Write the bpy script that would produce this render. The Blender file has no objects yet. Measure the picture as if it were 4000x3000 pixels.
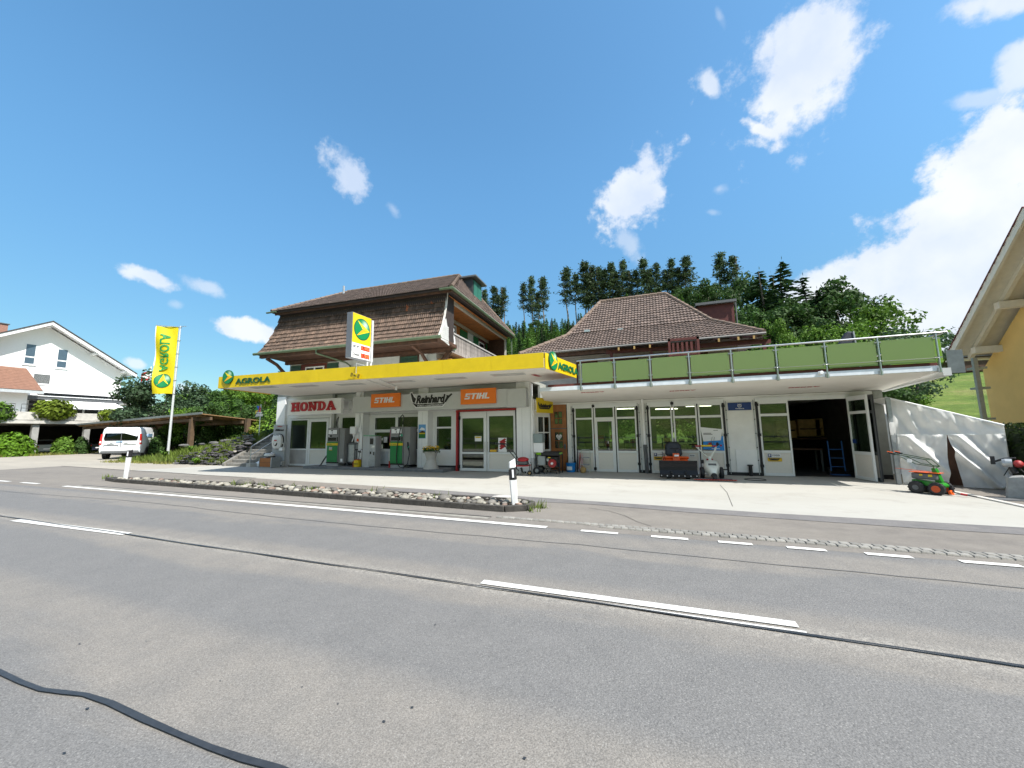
import bpy, math, random
import numpy as np
from mathutils import Vector, Matrix, noise as mnoise
random.seed(7); RN = random.Random(11)
S = bpy.context.scene; COL = S.collection
# ------------------------------------------------------------------ camera
F_PX, CX, CY = 1490.0, 2000.0, 1500.0            # photograph is 4000 x 3000
YAW, PITCH, ROLL = math.radians(21.2), math.radians(7.2), math.radians(.73)
CAM = np.array([0, 0, 1.65])
cF = np.array([-math.sin(YAW)*math.cos(PITCH), math.cos(YAW)*math.cos(PITCH), math.sin(PITCH)])
cR0 = np.array([math.cos(YAW), math.sin(YAW), 0]); cU0 = np.cross(cR0, cF)
cR = cR0*math.cos(ROLL)-cU0*math.sin(ROLL); cU = cU0*math.cos(ROLL)+cR0*math.sin(ROLL)
cam = bpy.data.cameras.new('camera'); co = bpy.data.objects.new('camera', cam); COL.objects.link(co)
cam.sensor_width = 36; cam.lens = F_PX/4000*36; cam.clip_start = .05; cam.clip_end = 5000
m3 = Matrix((cR, cU, -cF)).transposed()
co.matrix_world = Matrix.Translation(CAM) @ m3.to_4x4()
S.camera = co
# surveying helpers: where a sight line meets a real plane of the place
def ray(x, y): return cF + cR*(x-CX)/F_PX - cU*(y-CY)/F_PX
def onz(x, y, z=0.): d = ray(x, y); return CAM + d*(z-CAM[2])/d[2]
def ony(x, y, Y): d = ray(x, y); return CAM + d*Y/d[1]
def onx(x, y, X): d = ray(x, y); return CAM + d*X/d[0]
def ond(x, y, D): d = ray(x, y); return CAM + d*D/(d@cF)
def online(x, y, p, q):
    d = ray(x, y); n = np.array([q[1]-p[1], -(q[0]-p[0])]); t = np.dot(n, np.array(p[:2]))/np.dot(n, d[:2]); return CAM + d*t
# ------------------------------------------------------------------ sun, sky, exposure
SUN = Vector((2.55, -1.0, 3.70)).normalized()
sl = bpy.data.lights.new('sun', 'SUN'); sl.energy = 2.75; sl.angle = math.radians(.53); sl.color = (1, .955, .89)
so = bpy.data.objects.new('sun', sl); COL.objects.link(so); so.rotation_euler = SUN.to_track_quat('Z', 'Y').to_euler()
S.view_settings.view_transform = 'Standard'; S.view_settings.look = 'None'; S.view_settings.gamma = 1
S.view_settings.exposure = 1.56; S.view_settings.use_curve_mapping = False
S.render.engine = 'CYCLES'
try:
    S.cycles.use_denoising = True; S.cycles.max_bounces = 8; S.cycles.transparent_max_bounces = 12
    S.cycles.sample_clamp_indirect = 6
except Exception: pass
W = bpy.data.worlds.new('World'); S.world = W; W.use_nodes = True
def world_sky():
    nt = W.node_tree; N = nt.nodes; L = nt.links; N.clear()
    def nd(t, **k):
        n = N.new(t)
        for a, b in k.items(): setattr(n, a, b)
        return n
    def mth(op, a, b=None, c=None, clamp=False):
        n = nd('ShaderNodeMath', operation=op); n.use_clamp = clamp
        for i, q in enumerate((a, b, c)):
            if q is None: continue
            if hasattr(q, 'links'): L.new(q, n.inputs[i])
            else: n.inputs[i].default_value = q
        return n.outputs[0]
    out = nd('ShaderNodeOutputWorld'); bg = nd('ShaderNodeBackground'); bg.inputs[1].default_value = .12
    sky = nd('ShaderNodeTexSky', sky_type='NISHITA'); sky.sun_disc = False
    sky.sun_elevation = math.asin(SUN.z); sky.sun_rotation = math.atan2(SUN.x, SUN.y)
    sky.altitude = 500; sky.air_density = 1.0; sky.dust_density = 1.2; sky.ozone_density = 1.2
    tc = nd('ShaderNodeTexCoord'); D = tc.outputs['Generated']
    # two scales of turbulence shared by all clouds
    n1 = nd('ShaderNodeTexNoise'); L.new(D, n1.inputs[0]); n1.inputs['Scale'].default_value = 7; n1.inputs['Detail'].default_value = 8; n1.inputs['Roughness'].default_value = .55
    n2 = nd('ShaderNodeTexNoise'); L.new(D, n2.inputs[0]); n2.inputs['Scale'].default_value = 30; n2.inputs['Detail'].default_value = 6; n2.inputs['Roughness'].default_value = .65
    turb = mth('ADD', mth('MULTIPLY', mth('SUBTRACT', n1.outputs[0], .5), 2.2), mth('MULTIPLY', mth('SUBTRACT', n2.outputs[0], .5), .8))
    # clouds: centre and half axis ends as sight lines, softness, brightness
    CL = [((3090, 330), (3330, -40), (2920, 250), .45, 1.0), ((2960, 500), (3080, 560), (2800, 460), .4, 1.), ((2775, 335), (2800, 390), (2735, 330), .5, .75), ((2480, 740), (2660, 520), (2390, 690), .4, .95),
          ((2440, 930), (2480, 985), (2400, 950), .6, .5), ((3700, 960), (4400, 560), (3500, 760), .35, 1.0), ((3900, 1200), (4700, 1000), (3780, 900), .25, 1.0), ((3250, 1130), (3560, 980), (3200, 1030), .4, .95),
          ((3820, 385), (3960, 370), (3820, 350), .6, .55), ((3990, 240), (4100, 200), (3960, 160), .5, .8), ((3900, 5), (4150, -40), (3860, -60), .5, .9),
          ((1370, 700), (1440, 800), (1310, 725), .45, .8), ((1340, 620), (1355, 570), (1310, 620), .7, .35), ((1535, 815), (1565, 850), (1515, 825), .7, .4), ((600, 1085), (700, 1120), (600, 1050), .4, .85),
          ((790, 1115), (880, 1150), (790, 1080), .6, .6), ((950, 1290), (1070, 1320), (950, 1255), .4, .95), ((540, 1420), (575, 1430), (540, 1400), .5, .7), ((690, 1190), (720, 1190), (690, 1172), .7, .35),
          ((740, 1530), (800, 1570), (720, 1490), .45, .8), ((2810, 740), (2850, 725), (2805, 715), .7, .4), ((2780, 830), (2810, 835), (2780, 815), .7, .3), ((2810, 60), (2830, 110), (2790, 60), .7, .3)]
    tot = None; sh = None
    for (cx, cy), (ax, ay), (bx, by), soft, br in CL:
        c = ray(cx, cy); c /= np.linalg.norm(c); a = ray(ax, ay); a /= np.linalg.norm(a); b = ray(bx, by); b /= np.linalg.norm(b)
        a = a-c; b = b-c; la = np.linalg.norm(a); b = b - a*(a@b)/(la*la); lb = np.linalg.norm(b)
        ea = a/la/la; eb = b/lb/lb
        def dot(v):
            n = nd('ShaderNodeVectorMath', operation='DOT_PRODUCT'); L.new(D, n.inputs[0]); n.inputs[1].default_value = v; return n.outputs['Value']
        u = mth('SUBTRACT', dot(ea), float(ea@c)); w = mth('SUBTRACT', dot(eb), float(eb@c))
        r = mth('SQRT', mth('ADD', mth('MULTIPLY', u, u), mth('MULTIPLY', w, w)))
        front = mth('GREATER_THAN', dot(c), .2)
        v = mth('ADD', mth('SUBTRACT', 1.22, r), mth('MULTIPLY', turb, 1.75))
        mr = nd('ShaderNodeMapRange', interpolation_type='SMOOTHSTEP'); L.new(v, mr.inputs[0]); mr.inputs[1].default_value = 0; mr.inputs[2].default_value = soft*1.6; mr.inputs[4].default_value = br
        q = mth('MULTIPLY', mr.outputs[0], front)
        tot = q if tot is None else mth('MAXIMUM', tot, q)
    # scattered clouds over the rest of the sky, unseen and thickened to brighten the facades
    ns = nd('ShaderNodeTexNoise'); L.new(D, ns.inputs[0]); ns.inputs['Scale'].default_value = 2.2; ns.inputs['Detail'].default_value = 7; ns.inputs['Roughness'].default_value = .6
    mr = nd('ShaderNodeMapRange', interpolation_type='SMOOTHSTEP'); L.new(ns.outputs[0], mr.inputs[0]); mr.inputs[1].default_value = .46; mr.inputs[2].default_value = .60
    n = nd('ShaderNodeVectorMath', operation='DOT_PRODUCT'); L.new(D, n.inputs[0]); n.inputs[1].default_value = tuple(cF)
    back = nd('ShaderNodeMapRange', interpolation_type='SMOOTHSTEP'); L.new(n.outputs['Value'], back.inputs[0]); back.inputs[1].default_value = .45; back.inputs[2].default_value = .2
    tot = mth('MAXIMUM', tot, mth('MULTIPLY', mr.outputs[0], back.outputs[0]))
    # self shading of cloud: brighter and greyer lumps
    n3 = nd('ShaderNodeTexNoise'); L.new(D, n3.inputs[0]); n3.inputs['Scale'].default_value = 6.5; n3.inputs['Detail'].default_value = 5
    cr = nd('ShaderNodeValToRGB'); L.new(n3.outputs[0], cr.inputs[0]); cr.color_ramp.elements[0].position = .35; cr.color_ramp.elements[0].color = (2.15, 2.42, 2.9, 1); cr.color_ramp.elements[1].position = .62; cr.color_ramp.elements[1].color = (2.85, 2.95, 3.05, 1)
    hs = nd('ShaderNodeHueSaturation'); L.new(sky.outputs[0], hs.inputs['Color']); hs.inputs['Saturation'].default_value = SKY_SAT; hs.inputs['Value'].default_value = SKY_VAL
    # the air close to the horizon is less bright in this clear weather than the sky model makes it
    sz = nd('ShaderNodeSeparateXYZ'); L.new(D, sz.inputs[0]); hr = nd('ShaderNodeMapRange', interpolation_type='SMOOTHSTEP'); L.new(sz.outputs[2], hr.inputs[0]); hr.inputs[1].default_value = 0; hr.inputs[2].default_value = .62; hr.inputs[3].default_value = .46; hr.inputs[4].default_value = 1.
    ht = nd('ShaderNodeVectorMath', operation='MULTIPLY'); L.new(hs.outputs[0], ht.inputs[0]); ht.inputs[1].default_value = (.84, 1.06, .98)
    hv = nd('ShaderNodeVectorMath', operation='SCALE'); L.new(ht.outputs[0], hv.inputs[0]); L.new(hr.outputs[0], hv.inputs['Scale'])
    mx = nd('ShaderNodeMix', data_type='RGBA'); L.new(mth('MULTIPLY', tot, .97), mx.inputs[0]); L.new(hv.outputs[0], mx.inputs[6]); L.new(cr.outputs[0], mx.inputs[7])
    L.new(mx.outputs[2], bg.inputs[0]); L.new(bg.outputs[0], out.inputs[0])
SKY_SAT, SKY_VAL = 1.16, .80
world_sky()
# ------------------------------------------------------------------ materials
MATS = {}
def mat(name, col, rough=.6, metal=0., var=.08, scale=6., bump=0., bscale=40., island=0., spec=.5, emit=None, trans=0., coat=0., dirt=0., obj=0.):
    if name in MATS: return MATS[name]
    m = bpy.data.materials.new(name); m.use_nodes = True; nt = m.node_tree; N = nt.nodes; L = nt.links; p = N['Principled BSDF']
    p.inputs['Roughness'].default_value = rough; p.inputs['Metallic'].default_value = metal; p.inputs['Specular IOR Level'].default_value = spec
    if coat: p.inputs['Coat Weight'].default_value = coat; p.inputs['Coat Roughness'].default_value = .08
    tc = N.new('ShaderNodeTexCoord'); no = N.new('ShaderNodeTexNoise'); L.new(tc.outputs['Object'], no.inputs[0]); no.inputs['Scale'].default_value = scale; no.inputs['Detail'].default_value = 5
    val = no.outputs[0]
    mr = N.new('ShaderNodeMapRange'); L.new(val, mr.inputs[0]); mr.inputs[1].default_value = .3; mr.inputs[2].default_value = .7; mr.inputs[3].default_value = 1-var; mr.inputs[4].default_value = 1+var
    v = mr.outputs[0]
    def mul(a, b):
        n = N.new('ShaderNodeMath'); n.operation = 'MULTIPLY'; L.new(a, n.inputs[0]); L.new(b, n.inputs[1]); return n.outputs[0]
    if island:
        g = N.new('ShaderNodeNewGeometry'); r = N.new('ShaderNodeMapRange'); L.new(g.outputs['Random Per Island'], r.inputs[0]); r.inputs[3].default_value = 1-island; r.inputs[4].default_value = 1+island; v = mul(v, r.outputs[0])
    if obj:
        g = N.new('ShaderNodeObjectInfo'); r = N.new('ShaderNodeMapRange'); L.new(g.outputs['Random'], r.inputs[0]); r.inputs[3].default_value = 1-obj; r.inputs[4].default_value = 1+obj; v = mul(v, r.outputs[0])
    if dirt:
        n2 = N.new('ShaderNodeTexNoise'); L.new(tc.outputs['Object'], n2.inputs[0]); n2.inputs['Scale'].default_value = 1.3; n2.inputs['Detail'].default_value = 7; n2.inputs['Roughness'].default_value = .7
        r = N.new('ShaderNodeMapRange'); L.new(n2.outputs[0], r.inputs[0]); r.inputs[1].default_value = .45; r.inputs[2].default_value = .75; r.inputs[3].default_value = 1; r.inputs[4].default_value = 1-dirt; v = mul(v, r.outputs[0])
    vm = N.new('ShaderNodeVectorMath'); vm.operation = 'SCALE'; vm.inputs[0].default_value = col[:3]; L.new(v, vm.inputs['Scale'])
    L.new(vm.outputs[0], p.inputs['Base Color'])
    if bump:
        b = N.new('ShaderNodeTexNoise'); L.new(tc.outputs['Object'], b.inputs[0]); b.inputs['Scale'].default_value = bscale; b.inputs['Detail'].default_value = 4
        bn = N.new('ShaderNodeBump'); L.new(b.outputs[0], bn.inputs['Height']); bn.inputs['Strength'].default_value = bump; bn.inputs['Distance'].default_value = .02; L.new(bn.outputs[0], p.inputs['Normal'])
    if emit: p.inputs['Emission Color'].default_value = (*emit[:3], 1); p.inputs['Emission Strength'].default_value = emit[3]
    if trans:
        t = N.new('ShaderNodeBsdfTranslucent'); L.new(vm.outputs[0], t.inputs[0]); x = N.new('ShaderNodeMixShader'); x.inputs[0].default_value = trans
        L.new(p.outputs[0], x.inputs[1]); L.new(t.outputs[0], x.inputs[2]); L.new(x.outputs[0], N['Material Output'].inputs[0])
    MATS[name] = m; return m
def glass(name, tint=(.62, .68, .62), boost=.055, rough=.0):
    if name in MATS: return MATS[name]
    m = bpy.data.materials.new(name); m.use_nodes = True; nt = m.node_tree; N = nt.nodes; L = nt.links; N.clear()
    o = N.new('ShaderNodeOutputMaterial'); t = N.new('ShaderNodeBsdfTransparent'); t.inputs[0].default_value = (*tint, 1)
    g = N.new('ShaderNodeBsdfGlossy'); g.inputs['Roughness'].default_value = rough; g.inputs[0].default_value = (.95, 1, .97, 1)
    f = N.new('ShaderNodeLayerWeight'); f.inputs[0].default_value = .5; pw = N.new('ShaderNodeMath'); pw.operation = 'POWER'; pw.inputs[1].default_value = 5; L.new(f.outputs['Facing'], pw.inputs[0]); a = N.new('ShaderNodeMath'); a.operation = 'MULTIPLY_ADD'; a.inputs[1].default_value = .9; a.inputs[2].default_value = .04+boost; a.use_clamp = True
    L.new(pw.outputs[0], a.inputs[0]); x = N.new('ShaderNodeMixShader'); L.new(a.outputs[0], x.inputs[0]); L.new(t.outputs[0], x.inputs[1]); L.new(g.outputs[0], x.inputs[2]); L.new(x.outputs[0], o.inputs[0])
    MATS[name] = m; return m
def attr_mat(name, rough=.35, spec=.5):
    m = bpy.data.materials.new(name); m.use_nodes = True; N = m.node_tree.nodes; p = N['Principled BSDF']; p.inputs['Roughness'].default_value = rough
    a = N.new('ShaderNodeAttribute'); a.attribute_name = 'Col'; m.node_tree.links.new(a.outputs['Color'], p.inputs['Base Color']); MATS[name] = m; return m
WHITE = mat('white_render', (.82, .81, .78), .8, var=.03, scale=3, bump=.25, bscale=60, dirt=.10)
WHITEP = mat('white_paint', (.82, .82, .81), .45, var=.02, dirt=.05)
FRAME = mat('pale_grey_frame', (.74, .75, .74), .4, var=.02, dirt=.04)
PANEL = mat('cream_panel', (.72, .68, .61), .6, var=.03, scale=25)
SOFFIT = mat('cream_soffit', (.80, .765, .69), .8, var=.02, scale=2, dirt=.06)
BLACK = mat('black_rubber', (.015, .015, .017), .6, var=.2)
BLACKG = mat('black_gloss', (.012, .012, .014), .25, var=.1)
STEEL = mat('stainless_steel', (.55, .55, .54), .28, 1., var=.05)
GALV = mat('galvanised_steel', (.42, .44, .45), .5, .8, var=.12, scale=12)
GREYM = mat('grey_panel', (.50, .51, .50), .5, var=.03)
DGREY = mat('dark_grey', (.10, .105, .11), .55, var=.1)
YELLOW = mat('bright_yellow', (.66, .47, .005), .42, var=.04, scale=1.5, dirt=.16)
GREENP = mat('deep_green', (.004, .18, .045), .35, var=.04)
LOGOG = attr_mat('logo_print')
RED = mat('red_paint', (.36, .012, .018), .35, var=.08)
REDL = mat('red_letter', (.45, .008, .02), .35, var=.03)
ORANGE = mat('orange_panel', (.83, .19, .015), .4, var=.02)
ORANGEM = mat('orange_paint', (.75, .10, .01), .35, var=.05)
WOODO = mat('orange_wood', (.42, .15, .035), .6, var=.25, scale=5, bump=.1)
WOODD = mat('door_wood', (.30, .115, .035), .5, var=.25, scale=4, bump=.1)
WOODB = mat('dark_brown_wood', (.075, .035, .02), .75, var=.35, scale=5, bump=.2)
WOODG = mat('weathered_grey_wood', (.24, .21, .19), .85, var=.3, scale=6, bump=.3, island=.25, obj=.25)
MAROON = mat('maroon_wood', (.11, .025, .02), .6, var=.2)
SHUT = mat('shutter_green', (.01, .14, .045), .5, var=.1)
SHUTD = mat('dark_shutter_green', (.025, .07, .05), .6, var=.15)
LIME = mat('lime_paint', (.25, .55, .02), .35, var=.05)
GREENM = mat('machine_green', (.014, .19, .012), .35, var=.08)
BLUE = mat('blue_print', (.01, .22, .62), .4, var=.03)
NAVY = mat('navy_panel', (.012, .04, .17), .4, var=.05)
PAPER = mat('white_print', (.78, .78, .78), .5, var=.02)
INK = mat('black_ink', (.012, .012, .012), .5, var=.05)
PINK = mat('magenta_print', (.45, .03, .12), .5, var=.05)
GUTTER = mat('green_copper_gutter', (.095, .135, .075), .5, .2, var=.2, scale=4)
BEIGEC = mat('pale_concrete', (.50, .48, .44), .9, var=.12, scale=3, bump=.3, bscale=50, dirt=.2)
CONC = mat('grey_concrete', (.30, .295, .28), .9, var=.15, scale=4, bump=.4, bscale=50, dirt=.25)
DARKC = mat('dark_concrete', (.05, .048, .045), .9, var=.35, scale=7, bump=.4, bscale=40)
GLASS = glass('window_glass')
GLASSD = glass('dark_window_glass', (.3, .34, .32), .06)
SHADE = mat('interior_wall', (.30, .31, .28), .9, var=.2, scale=2)
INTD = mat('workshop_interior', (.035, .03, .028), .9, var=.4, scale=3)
TUBE = mat('lit_tube', (1, .95, .8), .4, emit=(1, .93, .75, 3.5))
CARD = mat('cardboard', (.42, .27, .10), .8, var=.2)
# ------------------------------------------------------------------ mesh builder
def noise3(p): return mnoise.noise(Vector(p))
class MB:
    def __init__(s, local=False): s.v = []; s.f = []; s.m = []; s.mi = 0; s.local = local; s.T = None
    def add(s, vs, fs):
        b = len(s.v)
        if s.T is not None: vs = [tuple(s.T @ Vector(v)) for v in vs]
        s.v += [tuple(float(q) for q in v) for v in vs]
        s.f += [tuple(b+i for i in f) for f in fs]; s.m += [s.mi]*len(fs); return s
    BF = [(0, 3, 2, 1), (4, 5, 6, 7), (0, 1, 5, 4), (1, 2, 6, 5), (2, 3, 7, 6), (3, 0, 4, 7)]
    def box(s, x0, x1, y0, y1, z0, z1):
        if x1 < x0: x0, x1 = x1, x0
        if y1 < y0: y0, y1 = y1, y0
        if z1 < z0: z0, z1 = z1, z0
        return s.add([(x0, y0, z0), (x1, y0, z0), (x1, y1, z0), (x0, y1, z0), (x0, y0, z1), (x1, y0, z1), (x1, y1, z1), (x0, y1, z1)], s.BF)
    def beam(s, a, b, w, h, up=(0, 0, 1)):
        a = Vector(a); b = Vector(b); d = (b-a).normalized(); u = Vector(up); r = d.cross(u)
        if r.length < 1e-4: r = d.cross(Vector((0, 1, 0)))
        r.normalize(); u = r.cross(d); r *= w/2; u *= h/2
        return s.add([a-r-u, a+r-u, a+r+u, a-r+u, b-r-u, b+r-u, b+r+u, b-r+u], [(0, 1, 2, 3), (7, 6, 5, 4), (4, 5, 1, 0), (5, 6, 2, 1), (6, 7, 3, 2), (7, 4, 0, 3)])
    def prism(s, pts, vec):
        vec = Vector(vec); p = [Vector(q) for q in pts]; n = len(p); nrm = Vector((0, 0, 0))
        for i in range(n): nrm += p[i].cross(p[(i+1) % n])
        if nrm.dot(vec) > 0: p.reverse()
        return s.add(p+[q+vec for q in p], [tuple(range(n)), tuple(range(2*n-1, n-1, -1))]+[(i, i+n, (i+1) % n+n, (i+1) % n) for i in range(n)])
    def tube(s, pts, r, n=8, cap=True):
        pts = [Vector(p) for p in pts]; k = len(pts); rr = r if isinstance(r, (list, tuple)) else [r]*k; vs = []; prev = None
        for i, p in enumerate(pts):
            d = (pts[min(i+1, k-1)]-pts[max(i-1, 0)]).normalized()
            a = prev if prev is not None else (Vector((0, 0, 1)) if abs(d.z) < .9 else Vector((1, 0, 0)))
            a = (a-d*a.dot(d)); a = a.normalized() if a.length > 1e-5 else d.orthogonal().normalized(); prev = a; b = d.cross(a)
            for j in range(n): t = 2*math.pi*j/n; vs.append(p+(a*math.cos(t)+b*math.sin(t))*rr[i])
        fs = [(i*n+j, i*n+(j+1) % n, (i+1)*n+(j+1) % n, (i+1)*n+j) for i in range(k-1) for j in range(n)]
        if cap: fs += [tuple(range(n-1, -1, -1)), tuple(range((k-1)*n, k*n))]
        return s.add(vs, fs)
    def lathe(s, prof, c=(0, 0, 0), n=20, axis='z', cap=True):
        vs = []; c = Vector(c)
        for r, h in prof:
            for j in range(n):
                t = 2*math.pi*j/n; a, b = r*math.cos(t), r*math.sin(t)
                vs.append(c+Vector((a, b, h) if axis == 'z' else ((h, a, b) if axis == 'x' else (b, h, a))))
        k = len(prof); fs = [(i*n+j, i*n+(j+1) % n, (i+1)*n+(j+1) % n, (i+1)*n+j) for i in range(k-1) for j in range(n)]
        if cap: fs += [tuple(range(n-1, -1, -1)), tuple(range((k-1)*n, k*n))]
        return s.add(vs, fs)
    def blob(s, c, r, nu=10, nv=7, jit=.0, seed=0, flat=None):
        c = Vector(c); vs = [c+Vector((0, 0, -r[2]))]
        for i in range(1, nv):
            ph = math.pi*i/nv-math.pi/2
            for j in range(nu):
                t = 2*math.pi*j/nu; d = Vector((math.cos(ph)*math.cos(t), math.cos(ph)*math.sin(t), math.sin(ph)))
                k = 1+jit*noise3((d.x*1.4+seed*3.1, d.y*1.4+seed, d.z*1.4-seed)); vs.append(c+Vector((d.x*r[0]*k, d.y*r[1]*k, d.z*r[2]*k)))
        vs.append(c+Vector((0, 0, r[2]))); e = len(vs)-1
        fs = [(0, 1+(j+1) % nu, 1+j) for j in range(nu)]+[(1+i*nu+j, 1+i*nu+(j+1) % nu, 1+(i+1)*nu+(j+1) % nu, 1+(i+1)*nu+j) for i in range(nv-2) for j in range(nu)]
        fs += [(e, 1+(nv-2)*nu+j, 1+(nv-2)*nu+(j+1) % nu) for j in range(nu)]
        return s.add(vs, fs)
    def ring(s, c, R, r, n=24, k=8, axis='y'):
        pts = []
        for j in range(n+1):
            t = 2*math.pi*j/n; a, b = R*math.cos(t), R*math.sin(t)
            pts.append(Vector(c)+Vector((a, 0, b) if axis == 'y' else ((0, a, b) if axis == 'x' else (a, b, 0))))
        return s.tube(pts, r, k, cap=False)
    def wall(s, x0, x1, z0, z1, y0, y1, opens=()):
        """wall in the XZ plane between y0 and y1 with rectangular openings (x0,x1,z0,z1)"""
        xs = sorted({x0, x1, *[min(max(q, x0), x1) for o in opens for q in o[:2]]}); zs = sorted({z0, z1, *[min(max(q, z0), z1) for o in opens for q in o[2:4]]})
        for i in range(len(xs)-1):
            run = None
            for j in range(len(zs)-1):
                cx, cz = (xs[i]+xs[i+1])/2, (zs[j]+zs[j+1])/2
                hole = any(o[0] < cx < o[1] and o[2] < cz < o[3] for o in opens)
                if not hole: run = [zs[j], zs[j+1]] if run is None else [run[0], zs[j+1]]
                if hole or j == len(zs)-2:
                    if run: s.box(xs[i], xs[i+1], y0, y1, run[0], run[1]); run = None
        return s
def finish(o, label=None, cat=None, group=None, kind=None):
    if label: o['label'] = label
    if cat: o['category'] = cat
    if group: o['group'] = group
    if kind: o['kind'] = kind
    return o
def build(name, mb, m, parent=None, smooth=False, bevel=0, **k):
    me = bpy.data.meshes.new(name); vs = mb.v
    if parent is not None and not mb.local:
        inv = WM[parent.name].inverted(); vs = [tuple(inv @ Vector(v)) for v in vs]
    me.from_pydata(vs, [], mb.f); ms = m if isinstance(m, (list, tuple)) else [m]
    for q in ms: me.materials.append(q)
    if len(ms) > 1: me.polygons.foreach_set('material_index', mb.m)
    if smooth: me.polygons.foreach_set('use_smooth', [True]*len(me.polygons))
    me.update(); o = bpy.data.objects.new(name, me); COL.objects.link(o)
    if parent is not None: o.parent = parent; WM[o.name] = WM[parent.name]
    else: WM[o.name] = Matrix()
    if smooth and smooth != 2:
        try: me.set_sharp_from_angle(angle=math.radians(38))
        except Exception: pass
    if bevel:
        b = o.modifiers.new('bevel', 'BEVEL'); b.width = bevel; b.segments = 1; b.limit_method = 'ANGLE'
    return finish(o, **k)
WM = {}
def thing(name, label, cat, loc=(0, 0, 0), rz=0, group=None, rx=0, ry=0, sc=1):
    o = bpy.data.objects.new(name, None); COL.objects.link(o); o.location = loc; o.rotation_euler = (rx, ry, rz); o.scale = (sc, sc, sc); o.empty_display_size = .2
    from mathutils import Euler
    WM[o.name] = Matrix.Translation(loc) @ Euler((rx, ry, rz)).to_matrix().to_4x4() @ Matrix.Scale(sc, 4)
    return finish(o, label, cat, group)
def inst(name, me, parent, M):
    """a piece that shares its mesh; M in world coordinates"""
    o = bpy.data.objects.new(name, me); COL.objects.link(o)
    if parent is not None: o.parent = parent; o.matrix_local = WM[parent.name].inverted() @ M
    else: o.matrix_local = M
    return o
def copy_tree(o, parent=None):
    c = o.copy(); COL.objects.link(c); c.parent = parent
    for ch in [q for q in o.children]: copy_tree(ch, c)
    WM[c.name] = WM.get(o.name, Matrix()); return c
# ------------------------------------------------------------------ lettering
def glyphs(body, h=1., bold=.0, shear=0., ext=.5, width=None, spacing=1.):
    cu = bpy.data.curves.new('t', 'FONT'); cu.body = body; cu.size = 1; cu.offset = bold; cu.shear = shear; cu.space_character = spacing; cu.resolution_u = 3
    o = bpy.data.objects.new('t', cu); COL.objects.link(o); bpy.context.view_layer.update()
    me = o.to_mesh(); vs = [tuple(v.co) for v in me.vertices]; fs = [tuple(p.vertices) for p in me.polygons]; o.to_mesh_clear()
    bpy.data.objects.remove(o); bpy.data.curves.remove(cu)
    x0 = min(v[0] for v in vs); x1 = max(v[0] for v in vs); y0 = min(v[1] for v in vs); y1 = max(v[1] for v in vs)
    sy = h/(y1-y0); sx = (width/(x1-x0)) if width else sy
    return [((v[0]-x0)*sx, (v[1]-y0)*sy) for v in vs], fs
def put2d(mb, g, o, ex, ey, depth):
    """flat outline mesh g=(verts, faces) placed at o with unit axes ex, ey and a little thickness toward the viewer"""
    vs, fs = g; o = Vector(o); ex = Vector(ex).normalized(); ey = Vector(ey).normalized(); n = ex.cross(ey); k = len(vs)
    fr = [o+ex*a+ey*b+n*depth for a, b in vs]; bk = [o+ex*a+ey*b for a, b in vs]; ed = {}
    for f in fs:
        for i in range(len(f)):
            a, b = f[i], f[(i+1) % len(f)]; ed[(a, b)] = ed.get((a, b), 0)+1
    side = [(a, a+k, b+k, b) for (a, b) in ed if (b, a) not in ed]
    nrm = Vector((0, 0, 0))
    if fs: f = fs[0]; nrm = (fr[f[1]]-fr[f[0]]).cross(fr[f[2]]-fr[f[0]])
    if nrm.dot(n) < 0: fs = [tuple(reversed(f)) for f in fs]; side = [tuple(reversed(f)) for f in side]
    else: side = [tuple(reversed(f)) for f in side]
    return mb.add(fr+bk, list(fs)+[tuple(i for i in f) for f in side])
def fuse(*gs):
    V = []; Fc = []
    for vs, fs in gs: b = len(V); V += vs; Fc += [tuple(b+i for i in f) for f in fs]
    return V, Fc
def rect2(x0, x1, y0, y1, sh=0.): return ([(x0+sh*y0, y0), (x1+sh*y0, y0), (x1+sh*y1, y1), (x0+sh*y1, y1)], [(0, 1, 2, 3)])
def loop2(outer, inner): n = len(outer); return (outer+inner, [(i, (i+1) % n, n+(i+1) % n, n+i) for i in range(n)])
def oval(cx, cy, a, b, n=24, p=2.4): return [(cx+a*abs(math.cos(t))**(2/p)*(1 if math.cos(t) > 0 else -1), cy+b*abs(math.sin(t))**(2/p)*(1 if math.sin(t) > 0 else -1)) for t in [2*math.pi*i/n for i in range(n)]]
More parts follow.
